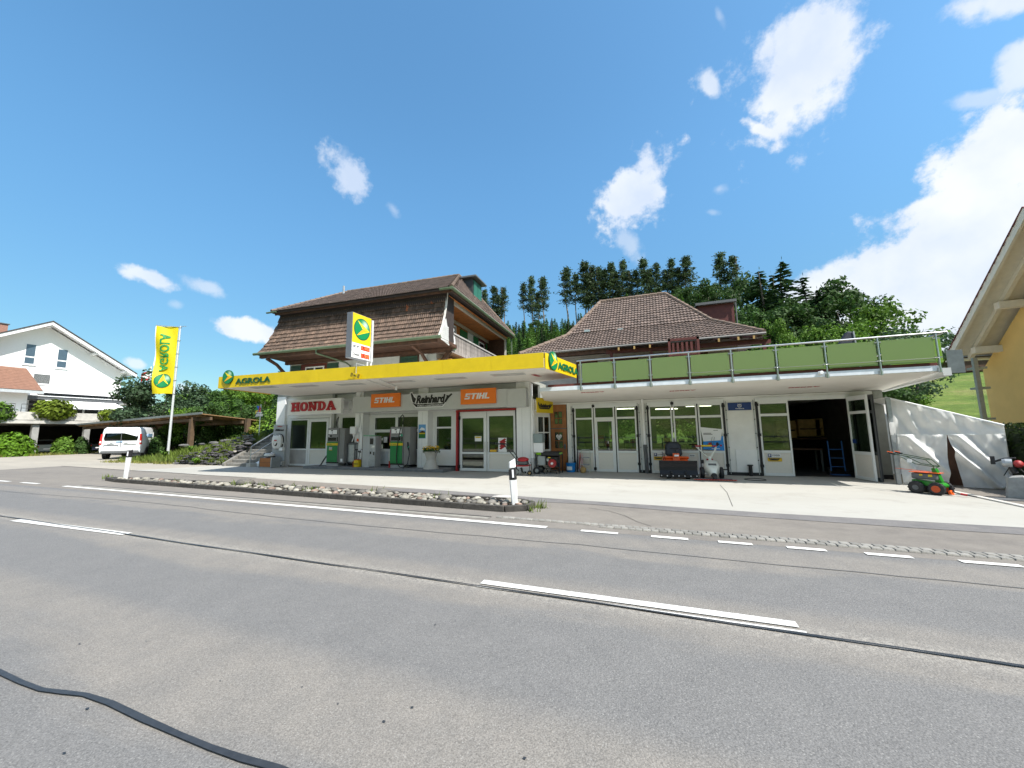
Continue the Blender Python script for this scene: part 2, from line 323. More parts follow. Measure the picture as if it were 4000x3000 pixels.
def bold_slab():                                            # the five wide slab letters, unit height
    L = []; x = 0
    def slab(a, b, y): L.append(rect2(a, b, y, y+.17))
    # H
    for a in (x+.1, x+.72): L.append(rect2(a, a+.3, .17, .83))
    for y in (0, .83): slab(x, x+.5, y); slab(x+.62, x+1.12, y)
    L.append(rect2(x+.4, x+.72, .41, .59)); x += 1.2
    L.append(loop2(oval(x+.5, .5, .5, .5), oval(x+.5, .5, .22, .32))); x += 1.08
    # N
    L.append(rect2(x+.1, x+.32, .17, .83)); L.append(rect2(x+.78, x+1.0, .17, 1.0)); L.append(([(x+.1, .83), (x+.78, 0), (x+1.0, .17), (x+.45, .83)], [(0, 1, 2, 3)]))
    slab(x, x+.45, 0); L.append(rect2(x, x+.45, .83, 1)); slab(x+.65, x+1.13, .83); x += 1.2
    # D
    L.append(rect2(x+.1, x+.4, .17, .83)); out = [(x+.4, 1), (x+.7, .97), (x+.93, .8), (x+1.02, .5), (x+.93, .2), (x+.7, .03), (x+.4, 0)]; inn = [(x+.4, .83), (x+.58, .8), (x+.69, .7), (x+.73, .5), (x+.69, .3), (x+.58, .2), (x+.4, .17)]
    L.append((out+inn, [(i, i+1, 8+i, 7+i) for i in range(6)])); L.append(rect2(x, x+.4, .83, 1)); L.append(rect2(x, x+.4, 0, .17)); x += 1.1
    # A
    L.append(([(x+.12, .17), (x+.35, .17), (x+.62, .86), (x+.42, 1.)], [(0, 1, 2, 3)])); L.append(([(x+.42, 1.), (x+.68, 1.), (x+1.08, .17), (x+.76, .17), (x+.5, .8)], [(0, 4, 3, 2, 1)])); L.append(rect2(x+.36, x+.8, .3, .44))
    slab(x, x+.45, 0); slab(x+.66, x+1.18, 0); x += 1.18
    return fuse(*L), x
def bold_italic():                                          # S T I H L in heavy slanted strokes
    L = []; s = .22; t = .21; x = 0
    for r in [(0, .72, .79, 1), (0, .24, .5, .79), (0, .72, .4, .6), (.48, .72, .21, .5), (0, .72, 0, .21)]: L.append(rect2(x+r[0], x+r[1], r[2], r[3], s))
    x += .8
    L.append(rect2(x, x+.8, .79, 1, s)); L.append(rect2(x+.28, x+.52, 0, .79, s)); x += .88
    L.append(rect2(x, x+.24, 0, 1, s)); x += .33
    L.append(rect2(x, x+.24, 0, 1, s)); L.append(rect2(x+.48, x+.72, 0, 1, s)); L.append(rect2(x+.24, x+.48, .4, .61, s)); x += .81
    L.append(rect2(x, x+.24, 0, 1, s)); L.append(rect2(x+.24, x+.68, 0, .21, s)); x += .68
    return fuse(*L), x+.2
def globe(name, o, ex, ey, rad, parent, rot=0., thick=.03, wave=None):
    """round green emblem with a yellow arrow and a soft printed highlight; returns the object"""
    vs = []; fs = []; cs = []; rings = [0, .25, .5, .7, .85, .96, 1.]; n = 36; o = Vector(o); ex = Vector(ex).normalized(); ey = Vector(ey).normalized(); nz = ex.cross(ey)
    c, s_ = math.cos(rot), math.sin(rot)
    def P(a, b, h):
        a2, b2 = a*c-b*s_, a*s_+b*c; q = o+ex*(a2*rad)+ey*(b2*rad)+nz*h
        return tuple(wave(q)) if wave else tuple(q)
    for i, r in enumerate(rings):
        for j in range(n):
            t = 2*math.pi*j/n; a, b = r*math.cos(t), r*math.sin(t); vs.append(P(a, b, thick))
            d = math.hypot(a-.38, b-.5); k = max(0, 1-d/.62)**1.5; g = np.array([.004, .20, .06]); w = np.array([.55, .75, .6]); q = g*(1-k)+w*k
            if r > .93: q = np.array([.003, .10, .04])
            cs.append((*q, 1))
    for i in range(len(rings)-1):
        for j in range(n): fs.append((i*n+j, (i+1)*n+j, (i+1)*n+(j+1) % n, i*n+(j+1) % n))
    b = len(vs)
    for j in range(n): t = 2*math.pi*j/n; vs.append(P(math.cos(t), math.sin(t), 0)); cs.append((.003, .08, .03, 1))
    e = (len(rings)-1)*n
    for j in range(n): fs.append((e+j, b+j, b+(j+1) % n, e+(j+1) % n))
    Y1 = (.85, .66, .02, 1); Y2 = (.85, .36, .01, 1)
    for pts, cc in (([(-.62, .74), (.96, -.02), (.42, .02), (.0, .1)], Y1), ([(.96, -.02), (-.66, -.68), (.08, .06), (.42, .02)], Y2), ([(-.66, -.68), (.96, -.02), (.3, -.20)], Y1)):
        b = len(vs); up = thick+.004+(.003 if cc is Y1 and len(pts) == 3 else 0)
        vs += [P(x, y, up) for x, y in pts]; cs += [cc]*len(pts); fs.append(tuple(range(b+len(pts)-1, b-1, -1)))
    mb = MB(); mb.add(vs, fs); ob = build(name, mb, LOGOG, parent)
    at = ob.data.color_attributes.new('Col', 'FLOAT_COLOR', 'POINT'); at.data.foreach_set('color', [q for c4 in cs for q in c4]); return ob
# ------------------------------------------------------------------ ground surfaces
def ground_mat(name, kind):
    m = bpy.data.materials.new(name); m.use_nodes = True; nt = m.node_tree; N = nt.nodes; L = nt.links; p = N['Principled BSDF']; p.inputs['Roughness'].default_value = .9 if kind != 'road' else .78
    p.inputs['Specular IOR Level'].default_value = .35
    tc = N.new('ShaderNodeTexCoord'); O = tc.outputs['Object']
    def noi(sc, det=5, ro=.6, stretch=None):
        n = N.new('ShaderNodeTexNoise'); n.inputs['Scale'].default_value = sc; n.inputs['Detail'].default_value = det; n.inputs['Roughness'].default_value = ro
        if stretch: mp = N.new('ShaderNodeMapping'); mp.inputs['Scale'].default_value = stretch; L.new(O, mp.inputs[0]); L.new(mp.outputs[0], n.inputs[0])
        else: L.new(O, n.inputs[0])
        return n.outputs[0]
    def rng(v, a, b, c, d, sm=False):
        r = N.new('ShaderNodeMapRange'); L.new(v, r.inputs[0]); r.inputs[1].default_value = a; r.inputs[2].default_value = b; r.inputs[3].default_value = c; r.inputs[4].default_value = d
        if sm: r.interpolation_type = 'SMOOTHSTEP'
        return r.outputs[0]
    def mix(f, a, b, mode='MIX'):
        x = N.new('ShaderNodeMix'); x.data_type = 'RGBA'; x.blend_type = mode
        if hasattr(f, 'links'): L.new(f, x.inputs[0])
        else: x.inputs[0].default_value = f
        for i, q in ((6, a), (7, b)):
            if hasattr(q, 'links'): L.new(q, x.inputs[i])
            else: x.inputs[i].default_value = (*q, 1)
        return x.outputs[2]
    def mathn(op, a, b):
        n = N.new('ShaderNodeMath'); n.operation = op
        for i, q in enumerate((a, b)):
            if hasattr(q, 'links'): L.new(q, n.inputs[i])
            else: n.inputs[i].default_value = q
        return n.outputs[0]
    grain = noi(130, 3, .7); vor = N.new('ShaderNodeTexVoronoi'); vor.inputs['Scale'].default_value = 68; L.new(O, vor.inputs[0])
    big = noi(.55, 5, .6, (.35, 1.3, 1)); mid = noi(2.6, 5, .65)
    if kind == 'road':
        sep = N.new('ShaderNodeSeparateXYZ'); L.new(O, sep.inputs[0])
        lanes = mathn('SINE', mathn('ADD', mathn('MULTIPLY', sep.outputs[1], 2*math.pi/2.0), mathn('MULTIPLY', big, 3.5)), 0)
        warm = rng(mathn('ADD', mathn('MULTIPLY', lanes, .28), big), .42, .72, 0, 1, True)
        base = mix(warm, (.145, .140, .135), (.188, .172, .153))
        base = mix(rng(mid, .35, .7, 0, .35), base, (.100, .098, .097))
        dj = mathn('ABSOLUTE', mathn('SUBTRACT', sep.outputs[1], 3.93), 0); jb = mathn('MULTIPLY', rng(dj, .04, .22, 1, 0, True), rng(noi(22, 4, .75), .42, .6, 0, .85)); base = mix(jb, base, (.27, .25, .22))
    elif kind == 'verge':
        base = mix(rng(big, .35, .65, 0, 1), (.185, .167, .145), (.145, .131, .118)); base = mix(rng(mid, .4, .7, 0, .5), base, (.225, .203, .178))
    elif kind == 'patch':
        base = mix(rng(mid, .35, .65, 0, 1), (.13, .125, .125), (.17, .16, .155))
    elif kind == 'forecourt':
        base = mix(rng(big, .35, .65, 0, 1), (.34, .305, .255), (.28, .255, .215)); base = mix(rng(mid, .5, .72, 0, .6), base, (.24, .225, .20))
    elif kind == 'concrete':
        base = mix(rng(big, .35, .68, 0, 1), (.365, .355, .325), (.33, .318, .285)); base = mix(rng(noi(1.1, 7, .7), .52, .75, 0, .6), base, (.26, .245, .215)); base = mix(rng(noi(5.5, 6, .8), .66, .74, 0, .5), base, (.19, .175, .15))
    elif kind == 'dirt':
        base = mix(rng(mid, .35, .65, 0, 1), (.26, .235, .20), (.17, .15, .125))
    gstr = {'road': (.45, 1.6), 'verge': (.72, 1.28), 'concrete': (.93, 1.07), 'forecourt': (.86, 1.14), 'patch': (.7, 1.3), 'dirt': (.7, 1.3)}[kind]
    g = rng(grain, .25, .75, *gstr); vm = N.new('ShaderNodeVectorMath'); vm.operation = 'SCALE'; L.new(base, vm.inputs[0]); L.new(g, vm.inputs['Scale'])
    fin = vm.outputs[0]
    if kind in ('road', 'patch', 'verge'):
        sp = rng(vor.outputs['Distance'], .05, .36, 1, 0); c1 = N.new('ShaderNodeMath'); c1.operation = 'MULTIPLY'; L.new(sp, c1.inputs[0])
        wn = N.new('ShaderNodeSeparateColor'); L.new(vor.outputs['Color'], wn.inputs[0]); L.new(rng(wn.outputs[0], .6, .8, 0, .8 if kind == 'road' else .4), c1.inputs[1]); fin = mix(c1.outputs[0], fin, (.31, .30, .28))
    L.new(fin, p.inputs['Base Color'])
    b = N.new('ShaderNodeBump'); b.inputs['Strength'].default_value = {'road': .35, 'concrete': .15, 'forecourt': .35}.get(kind, .6); b.inputs['Distance'].default_value = .006; L.new(vor.outputs['Distance'] if kind == 'road' else grain, b.inputs['Height']); L.new(b.outputs[0], p.inputs['Normal'])
    return m
GR = {k: ground_mat(k, k) for k in ('road', 'verge', 'patch', 'forecourt', 'concrete', 'dirt')}
PAINT = mat('road_paint', (.62, .61, .58), .7, var=.16, scale=30, dirt=.35, bump=.3, bscale=90)
TAR = mat('bitumen', (.028, .030, .034), .45, var=.2, scale=20)
def sheet(name, pts, z, m, kind='structure', **k):
    mb = MB(); mb.add([(x, y, z) for x, y in pts], [tuple(range(len(pts)))]); o = build(name, mb, m, **k); finish(o, kind=kind)
    if o.data.polygons[0].normal.z < 0: o.data.flip_normals()
    return o
def strip(mb, line, w, z):
    P = [np.array(p[:2], float) for p in line]; ws = w if isinstance(w, (list, tuple)) else [w]*len(P); vs = []
    for i, p in enumerate(P):
        d = P[min(i+1, len(P)-1)]-P[max(i-1, 0)]; d /= np.linalg.norm(d); n = np.array([-d[1], d[0]])*ws[i]/2; vs += [(*(p-n), z), (*(p+n), z)]
    return mb.add(vs, [(2*i, 2*i+2, 2*i+3, 2*i+1) for i in range(len(P)-1)])
# grass plain, forecourt, road
sheet('ground', [(-900, -6), (600, -6), (600, 6), (14, 6), (14, 40), (-80, 40), (-80, 6), (-900, 6)], -.02, GR['dirt'])
sheet('forecourt', [(-80, 6.7), (14, 6.7), (14, 15), (14, 34), (-80, 34)], 0, GR['forecourt'])
sheet('road_verge', [(-33, 6.6), (14, 6.6), (14, 9.2), (5.4, 9.2), (-3, 9.5), (-6.1, 9.85), (-20.8, 10.95), (-33, 11.8)], .004, GR['verge'])
sheet('concrete_apron', [(-24.6, 11.18), (-20.8, 10.9), (-6.1, 9.82), (-3, 9.46), (1.8, 9.08), (6.7, 9.0), (6.7, 16.4), (-5, 16.4), (-5, 14.95), (-23, 14.4)], .008, GR['concrete'])
sheet('asphalt_patch', [(-6.6, 9.86), (-3.2, 9.47), (1.8, 9.07), (14, 8.86), (14, 8.25), (3.8, 8.45), (.5, 8.65), (-1.6, 8.95), (-2.6, 8.9), (-3.4, 8.72), (-5.2, 8.78), (-8.2, 9.62)], .010, GR['patch'])
sheet('road', [(-300, -1.5), (300, -1.5), (300, 6.72), (-300, 6.72)], .003, GR['road'])
sheet('side_ground', [(6.88, 11.0), (14, 11.0), (14, 15.5), (6.88, 15.5)], .010, GR['verge'])
mb = MB(); mb.box(6.72, 6.86, 8.9, 13.7, -.02, .035); build('edging_kerb', mb, BEIGEC, kind='structure', bevel=.01)
# painted lines
mb = MB()
strip(mb, [(-19.2, 6.92), (-12, 6.80), (-6, 6.68), (-1.95, 6.60)], .15, .013)
for a, b in ((-1.35, -.75), (-.25, .28), (.68, 1.12), (1.53, 1.98), (2.4, 2.87), (3.32, 3.86), (4.3, 4.9), (5.4, 6.0), (6.5, 7.1)): strip(mb, [(a*1.0, 6.57), (b, 6.57)], .11, .013)
for k in range(14): strip(mb, [(-21.2-k*2.3, 6.98), (-22.5-k*2.3, 6.98)], .14, .013)
build('edge_line', mb, PAINT, kind='structure')
mb = MB()
for a, b in ((-12.3, -8.6), (-24.4, -20.4), (-36, -32), (-48, -44), (5.6, 9.6)): strip(mb, [(a, 3.80), (b, 3.92)], .15, .013)
strip(mb, [(-1.95, 4.035), (.97, 4.075)], .11, .013); strip(mb, [(-1.95, 3.91), (1.0, 3.952)], .028, .013)
build('centre_line', mb, PAINT, kind='structure')
mb = MB(); rn = random.Random(3); pts = [(x, 3.90+(.012 if x > -4 else 0)+.03*noise3((x*.5, 0, 2))) for x in np.arange(-60, 20, .5)]
strip(mb, pts, [.018+.018*rn.random() for _ in pts], .017); build('road_joint', mb, TAR, kind='structure')
mb = MB(); crack = [onz(*p)[:2] for p in [(-120, 2570), (0, 2634), (80, 2672), (160, 2702), (250, 2713), (330, 2722), (430, 2755), (560, 2818), (700, 2880), (820, 2930), (950, 2975), (1080, 3010), (1200, 3060)]]
strip(mb, crack, [.028+.012*rn.random() for _ in crack], .016); build('sealed_crack', mb, TAR, kind='structure')
mb = MB(); seam = [(x, 5.75+.25*noise3((x*.12, 3, 1))+.05*noise3((x*1.3, 3, 1))) for x in np.arange(-40, 14, .4)]; strip(mb, seam, .022, .008); build('faint_seam', mb, mat('old_seam', (.10, .098, .096), .8), kind='structure')
mb = MB()
strip(mb, [onz(*p)[:2] for p in [(240, 1821), (470, 1836), (640, 1845), (805, 1857), (1000, 1868)]], .05, .014)
strip(mb, [onz(*p)[:2] for p in [(2300, 1985), (2380, 1998), (2440, 2016), (2490, 2040), (2545, 2058)]], .012, .012)
strip(mb, [onz(*p)[:2] for p in [(2812, 1895), (2840, 1925), (2862, 1980)]], .012, .012)
strip(mb, [onz(*p)[:2] for p in [(1970, 1895), (2060, 1898)]], .01, .012)
build('ground_joints', mb, mat('joint_fill', (.06, .055, .05), .8), kind='structure')
mb = MB()
for x, y, r, q in ((1700, 2445, .03, 1), (1780, 2430, .02, 2), (860, 2665, .02, 3), (340, 2775, .035, 4), (1610, 2770, .03, 5), (1500, 2825, .03, 6), (2050, 2970, .03, 7), (310, 2520, .03, 8), (1320, 2755, .02, 9), (570, 2510, .02, 1), (250, 2950, .03, 2), (1180, 2690, .02, 3), (2540, 2365, .04, 5)):
    c = onz(x, y); mb.add([(c[0]+r*.26*(1.3*math.cos(t))*(1+.5*noise3((t, q, 0))), c[1]+r*.26*.8*math.sin(t)*(1+.5*noise3((t, 0, q))), .012) for t in [k*.7 for k in range(9)]], [tuple(range(9))])
build('tar_spots', mb, TAR, kind='structure')
# granite setts along the gutter, one by one
rn = random.Random(5); gut = thing('gutter_strip', None, None, (-4, 7.05, 0)); gut['kind'] = 'structure'
del_keys = [k for k in ('label', 'category') if k in gut]
sb = MB(True); sb.add([(-.058, -.055, 0), (.058, -.055, 0), (.058, .055, 0), (-.058, .055, 0), (-.05, -.047, .02), (.05, -.047, .02), (.05, .047, .02), (-.05, .047, .02)], MB.BF[1:])
SETT = mat('granite_sett', (.22, .21, .19), .85, var=.2, scale=14, obj=.22, bump=.3); sme = build('sett', sb, SETT); sme_d = sme.data; bpy.data.objects.remove(sme)
x = -3.1; k = 0
while x < 5.9:
    w = .112+.02*rn.random(); y = 7.02-.02*(x+3)*.5+.008*rn.uniform(-1, 1)
    for row in range(2 if x > -1.2 else 1):
        inst('sett', sme_d, gut, Matrix.Translation((x+w/2+row*.05, y-row*.125+.05, .004+.004*rn.random())) @ Matrix.Rotation(rn.uniform(-.08, .08), 4, 'Z') @ Matrix.Diagonal((w/.12, 1, 1, 1)))
    x += w
mb = MB(); strip(mb, [(-19, 7.12), (-8, 7.02), (-3.2, 6.95)], .16, .009); build('gutter_bed', mb, mat('gutter_bed', (.22, .205, .18), .9, var=.2), gut)
mb = MB(); strip(mb, [(-19, 7.26), (-8, 7.13), (-3.2, 7.06)], .03, .013); build('gutter_edge', mb, TAR, gut)
# manhole
c = onz(1965, 1944); mb = MB(); mb.lathe([(.3, .004), (.3, .018), (.28, .02)], (c[0], c[1], 0), 24); build('manhole_cover', mb, mat('manhole', (.45, .43, .40), .7, var=.15, scale=25), label='pale round manhole cover in the dark asphalt patch behind the right delineator', cat='manhole cover')
# ------------------------------------------------------------------ stone filled planter strip
pl = thing('stone_planter', 'long kerbed strip filled with rounded river stones beside the road', 'planter strip', (-11, 8.1, 0))
kp = [(-20.0, 8.32), (-18.9, 8.13), (-11, 7.86), (-3.15, 7.60), (-2.75, 7.85), (-2.72, 8.25), (-3.1, 8.5), (-11, 8.68), (-18.9, 8.6)]
KERB = mat('old_kerb', (.055, .050, .044), .9, var=.35, scale=9, bump=.5, bscale=40, dirt=.3, obj=.15)
def kerb_line(a, b, n):
    a = np.array(a); b = np.array(b)
    for i in range(n):
        p = a+(b-a)*i/n; q = a+(b-a)*((i+1)/n-.006/np.linalg.norm(b-a)); m = MB(); m.beam((*p, .055), (*q, .055), .09, .15); build('kerb_stone', m, KERB, pl, bevel=.012)
for i in range(len(kp)):
    a, b = kp[i], kp[(i+1) % len(kp)]; d = math.dist(a, b); kerb_line(a, b, max(1, round(d/1.0)))
m = MB(); m.add([(x, y, .05) for x, y in kp], [tuple(range(len(kp)))]); build('soil', m, mat('soil', (.09, .075, .055), .95, var=.4, bump=.5), pl)
STONES = [mat('river_stone_a', (.22, .205, .17), .75, var=.25, scale=9, obj=.3, bump=.15), mat('river_stone_b', (.13, .12, .105), .7, var=.3, scale=9, obj=.3, bump=.15), mat('river_stone_c', (.30, .28, .235), .7, var=.15, scale=9, obj=.2, bump=.1), mat('river_stone_d', (.20, .14, .11), .7, var=.2, scale=9, obj=.3)]
sms = []
for q in range(10):
    m = MB(True); m.blob((0, 0, 0), (1, .72+.03*(q % 4), .42+.04*(q % 3)), 9, 6, .28, q+1); o = build('river_stone', m, STONES[[0, 1, 2, 0, 3, 1, 0, 1, 0, 2][q]], smooth=2); sms.append(o.data); bpy.data.objects.remove(o)
rn = random.Random(21); placed = []; tries = 0
def in_poly(x, y, P):
    c = False; j = len(P)-1
    for i in range(len(P)):
        if (P[i][1] > y) != (P[j][1] > y) and x < (P[j][0]-P[i][0])*(y-P[i][1])/(P[j][1]-P[i][1])+P[i][0]: c = not c
        j = i
    return c
inner = [(-19.5, 8.34), (-18.8, 8.24), (-11, 7.97), (-3.2, 7.72), (-2.88, 7.92), (-2.86, 8.2), (-3.15, 8.38), (-11, 8.56), (-18.8, 8.5)]
for bx, by, br, q in ((-12.4, 8.45, .3, 1), (-6.9, 8.3, .22, 1), (-4.9, 8.1, .18, 7), (-9.9, 8.3, .16, 1)): placed.append((bx, by, br)); inst('river_stone', sms[q], pl, Matrix.Translation((bx, by, .06+br*.35)) @ Matrix.Rotation(bx, 4, 'Z') @ Matrix.Scale(br, 4))
while len(placed) < 295 and tries < 26000:
    tries += 1; x = rn.uniform(-19.5, -2.85) if rn.random() < .6 else rn.uniform(-9, -2.85); y = rn.uniform(7.7, 8.6); r = rn.choice([.05, .07, .08, .10, .12]) * (1 if tries < 16000 else .7)
    if not in_poly(x, y, inner) or any((x-a)**2+(y-b)**2 < ((r+c)*.76)**2 for a, b, c in placed): continue
    placed.append((x, y, r)); inst('river_stone', sms[rn.randrange(10)], pl, Matrix.Translation((x, y, .07+r*.30+rn.random()*.03)) @ Matrix.Rotation(rn.uniform(0, 6.3), 4, 'Z') @ Matrix.Rotation(rn.uniform(-.25, .25), 4, 'X') @ Matrix.Scale(r, 4))
# delineator posts
def delineator(base, label, top, lean):
    t = thing('delineator_post', label, 'delineator', base, math.radians(20), 'delineator posts at the planter', ry=lean)
    h = top; m = MB(True); sec = [(-.07, -.05), (.05, -.065), (.075, 0), (.05, .065), (-.07, .05), (-.09, 0)]
    def lay(z0, z1, s0=1., s1=1., dz=0):
        m = MB(True); n = 6; m.add([(x*s0, y*s0, z0) for x, y in sec]+[(x*s1, y*s1, z1+(x*dz)) for x, y in sec], [tuple(range(5, -1, -1)), tuple(range(6, 12))]+[(i, (i+1) % 6, 6+(i+1) % 6, 6+i) for i in range(6)]); return m
    build('post_shaft', lay(0, h-.42, .8, 1), PAPER, t, bevel=.006); build('black_band', lay(h-.42, h-.17, 1.02, 1.02, .35), BLACK, t); build('post_cap', lay(h-.168, h, .99, .9, .45), PAPER, t, bevel=.01)
    m = MB(True); m.box(-.02, .02, -.078, -.062, h-.37, h-.2); build('reflector', m, mat('reflector', (.75, .75, .78), .15, spec=.9), t)
    return t
p = ony(490, 1868, 8.34); q = ony(502, 1742, 8.34); delineator((p[0], 8.34, .03), 'white delineator post with black band at the far tip of the planter', q[2]-.03, math.radians(3))
p = ony(2012, 1975, 8.0); q = ony(2000, 1797, 8.0); delineator((p[0], 8.0, .05), 'white delineator post with black band at the near tip of the planter', q[2]-.05, math.radians(-3))
# ------------------------------------------------------------------ window / door helpers (world coordinates, facing -Y)
def framed(parent, name, x0, x1, z0, z1, Y, cells, fw=.05, depth=.07, fm=None, gm=None, pm=None, hinge=()):
    """a sash: frame mesh with panes and panels as children. cells: list of (x0,x1,z0,z1,'g'|'p') in absolute coordinates"""
    fm = fm or FRAME; m = MB(); m.wall(x0, x1, z0, z1, Y, Y+depth, [c[:4] for c in cells]); f = build(name, m, fm, parent, bevel=.004)
    for c in cells:
        m = MB(); m.box(c[0]+.001, c[1]-.001, Y+depth*.45, Y+depth*.45+(.008 if c[4] == 'g' else .02), c[2]+.001, c[3]-.001)
        build('pane' if c[4] == 'g' else 'panel', m, (gm or GLASS) if c[4] == 'g' else (pm or PANEL), f)
        if c[4] == 'g':
            m = MB()
            e = .012
            m.wall(c[0], c[1], c[2], c[3], Y+.012, Y+.026, [(c[0]+e, c[1]-e, c[2]+e, c[3]-e)]); build('gasket', m, BLACK, f)
    return f
# ------------------------------------------------------------------ workshop building (right)
GB = thing('workshop_building', 'long white workshop with folding glazed doors under a terrace slab', 'building', (0, 16, 0))
YG = 16.0; Y1 = 16.05
A = (-3.47, -.86); B = (-.50, 2.19); Cc = (3.19, 5.92)
m = MB(); m.wall(-3.72, 6.78, 0, 2.86, YG+.02, YG+.25, [(A[0], A[1], -.1, 2.78), (B[0], B[1], -.1, 2.76), (Cc[0], Cc[1], -.1, 2.76)]); m.box(-4.5, -3.72, YG+.02, YG+.25, 2.80, 2.86)
build('front_wall', m, WHITE, GB)
m = MB(); m.box(6.55, 6.8, YG-.0, 24, 0, 2.86); m.box(-4.7, -4.46, YG+.02, 24, 0, 2.86); m.wall(-4.46, 6.55, 0, 2.86, 24, 24.2, [(-3, -.8, .9, 2.3), (-.3, 1.9, .9, 2.3)]); m.box(2.6, 2.75, 16.25, 24, 0, 2.86); build('side_walls', m, mat('inner_render', (.28, .29, .26), .9, var=.1), GB)
m = MB(); m.box(-4.46, 2.6, 16.25, 24, -.01, .012); build('showroom_floor', m, CONC, GB)
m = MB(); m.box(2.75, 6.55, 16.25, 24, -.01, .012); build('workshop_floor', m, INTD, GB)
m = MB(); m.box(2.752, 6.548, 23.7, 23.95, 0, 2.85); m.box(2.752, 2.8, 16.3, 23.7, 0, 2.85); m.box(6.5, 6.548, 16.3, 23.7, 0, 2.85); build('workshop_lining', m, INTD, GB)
m = MB(); m.box(2.1, 3.2, 15.99, 16.02, 0, .12); m.box(-.86, -.5, 15.99, 16.02, 0, .12); m.box(6.2, 6.8, 15.99, 16.02, 0, .14); build('plinth', m, BLACK, GB)
# terrace slab with rising soffit
SX0, SX1, SY0 = -3.98, 6.72, 13.0
m = MB(); m.add([(SX0, SY0, 3.06), (SX1, SY0, 3.06), (6.9, 16.3, 2.86), (-4.7, 16.3, 2.86), (SX0, SY0, 3.215), (SX1, SY0, 3.215), (6.9, 16.3, 3.20), (-4.7, 16.3, 3.20)], MB.BF); m.box(-4.7, 6.9, 16.31, 24.2, 2.861, 3.20)
build('terrace_slab', m, SOFFIT, GB)
m = MB(); m.add([(SX0+.05, SY0+.31, 3.222), (SX1, SY0+.31, 3.222), (6.85, 17.6, 3.222), (-4.65, 17.6, 3.222)], [(0, 1, 2, 3)]); build('terrace_floor', m, WOODB, GB)
m = MB(); m.box(SX0, SX1+.03, SY0-.03, SY0-.002, 3.075, 3.21); build('slab_edge_trim', m, mat('trim_white', (.70, .74, .78), .4, dirt=.1), GB)
m = MB(); m.box(SX0+.3, SX1, SY0+.02, SY0+.30, 3.217, 3.30); build('terrace_edge_board', m, MAROON, GB)
m = MB(); m.beam((6.9, 13.05, 3.05), (7.05, 16.6, 2.95), .16, .2); build('side_gutter', m, GREYM, GB)
m = MB(); m.wall(-4.5, 6.55, 2.63, 2.78, YG-.03, YG+.015, [(A[1], B[0], 2, 3), (B[1], Cc[0], 2, 3), (Cc[1], 6.6, 2, 3), (-4.6, A[0], 2, 3)]); build('lintel_rail', m, FRAME, GB, bevel=.004)
m = MB(); x = (A[1]+B[0])/2; m.tube([(x+.02, 15.93, 2.9), (x+.04, 15.93, 1.1)], .045); build('downpipe', m, WHITEP, GB, smooth=True); m = MB(); m.tube([(x+.04, 15.93, 1.1), (x+.06, 15.93, 0)], .07); build('downpipe_shoe', m, DGREY, GB, smooth=True)
def leaf(x0, x1, top, name='door_leaf', wicket=False, glassz=(.86, 2.13, 2.21, 2.60)):
    w = .055; g0, g1, g2, g3 = glassz
    if not wicket: cells = [(x0+w, x1-w, .12, g0-.09, 'p'), (x0+w, x1-w, g0, g1, 'g'), (x0+w, x1-w, g2, g3, 'g')]
    else: cells = [(x0+.12, x1-.12, .12, g0-.09, 'p'), (x0+.12, x1-.12, g0, 2.04, 'g'), (x0+w, x1-w, g2, g3, 'g')]
    return framed(GB, name, x0, x1, .02, top, YG-.02, cells)
for (a, b, wk) in ((-3.40, -2.62, 0), (-2.58, -1.76, 1), (-1.72, -.92, 0)): leaf(a, b, 2.72, wicket=wk)
for (a, b) in ((-.44, .40), (.44, 1.27), (1.31, 2.12)): leaf(a, b, 2.70, glassz=(.88, 2.10, 2.19, 2.56))
leaf(3.27, 4.18, 2.68, glassz=(.90, 2.10, 2.19, 2.54))
# the leaf that stands open, folded double
def open_leaf(p, q, th, name, fm):
    p = np.array(p); q = np.array(q); d = (q-p); Ln = np.linalg.norm(d); ang = math.atan2(d[1], d[0]); o = bpy.data.objects.new
    T = Matrix.Translation((p[0], p[1], 0)) @ Matrix.Rotation(ang, 4, 'Z'); w = .06
    cells = [(w, Ln-w, .12, .80), (w, Ln-w, .90, 2.10), (w, Ln-w, 2.19, 2.54)]
    m = MB(); m.T = T; m.wall(0, Ln, .02, 2.68, 0, th, cells); f = build(name, m, fm, GB, bevel=.004)
    for i, c in enumerate(cells): m = MB(); m.T = T; m.box(c[0], c[1], th*.4, th*.4+.01, c[2], c[3]); build('pane' if i else 'panel', m, GLASS if i else PANEL, f)
    return T, f
T, f = open_leaf((5.80, 15.93), (5.97, 15.05), .06, 'open_door_leaf', FRAME)
m = MB(); m.T = T; m.box(.1, .27, -.012, -.004, 1.15, 1.28); build('sticker', m, NAVY, f)
T, f = open_leaf((5.93, 15.93), (6.12, 15.05), .06, 'open_door_leaf', DGREY)
m = MB(); m.beam((6.14, 15.05, 1.35), (6.32, 15.95, 1.35), .04, 2.66); build('door_edge_seal', m, BLACK, GB)
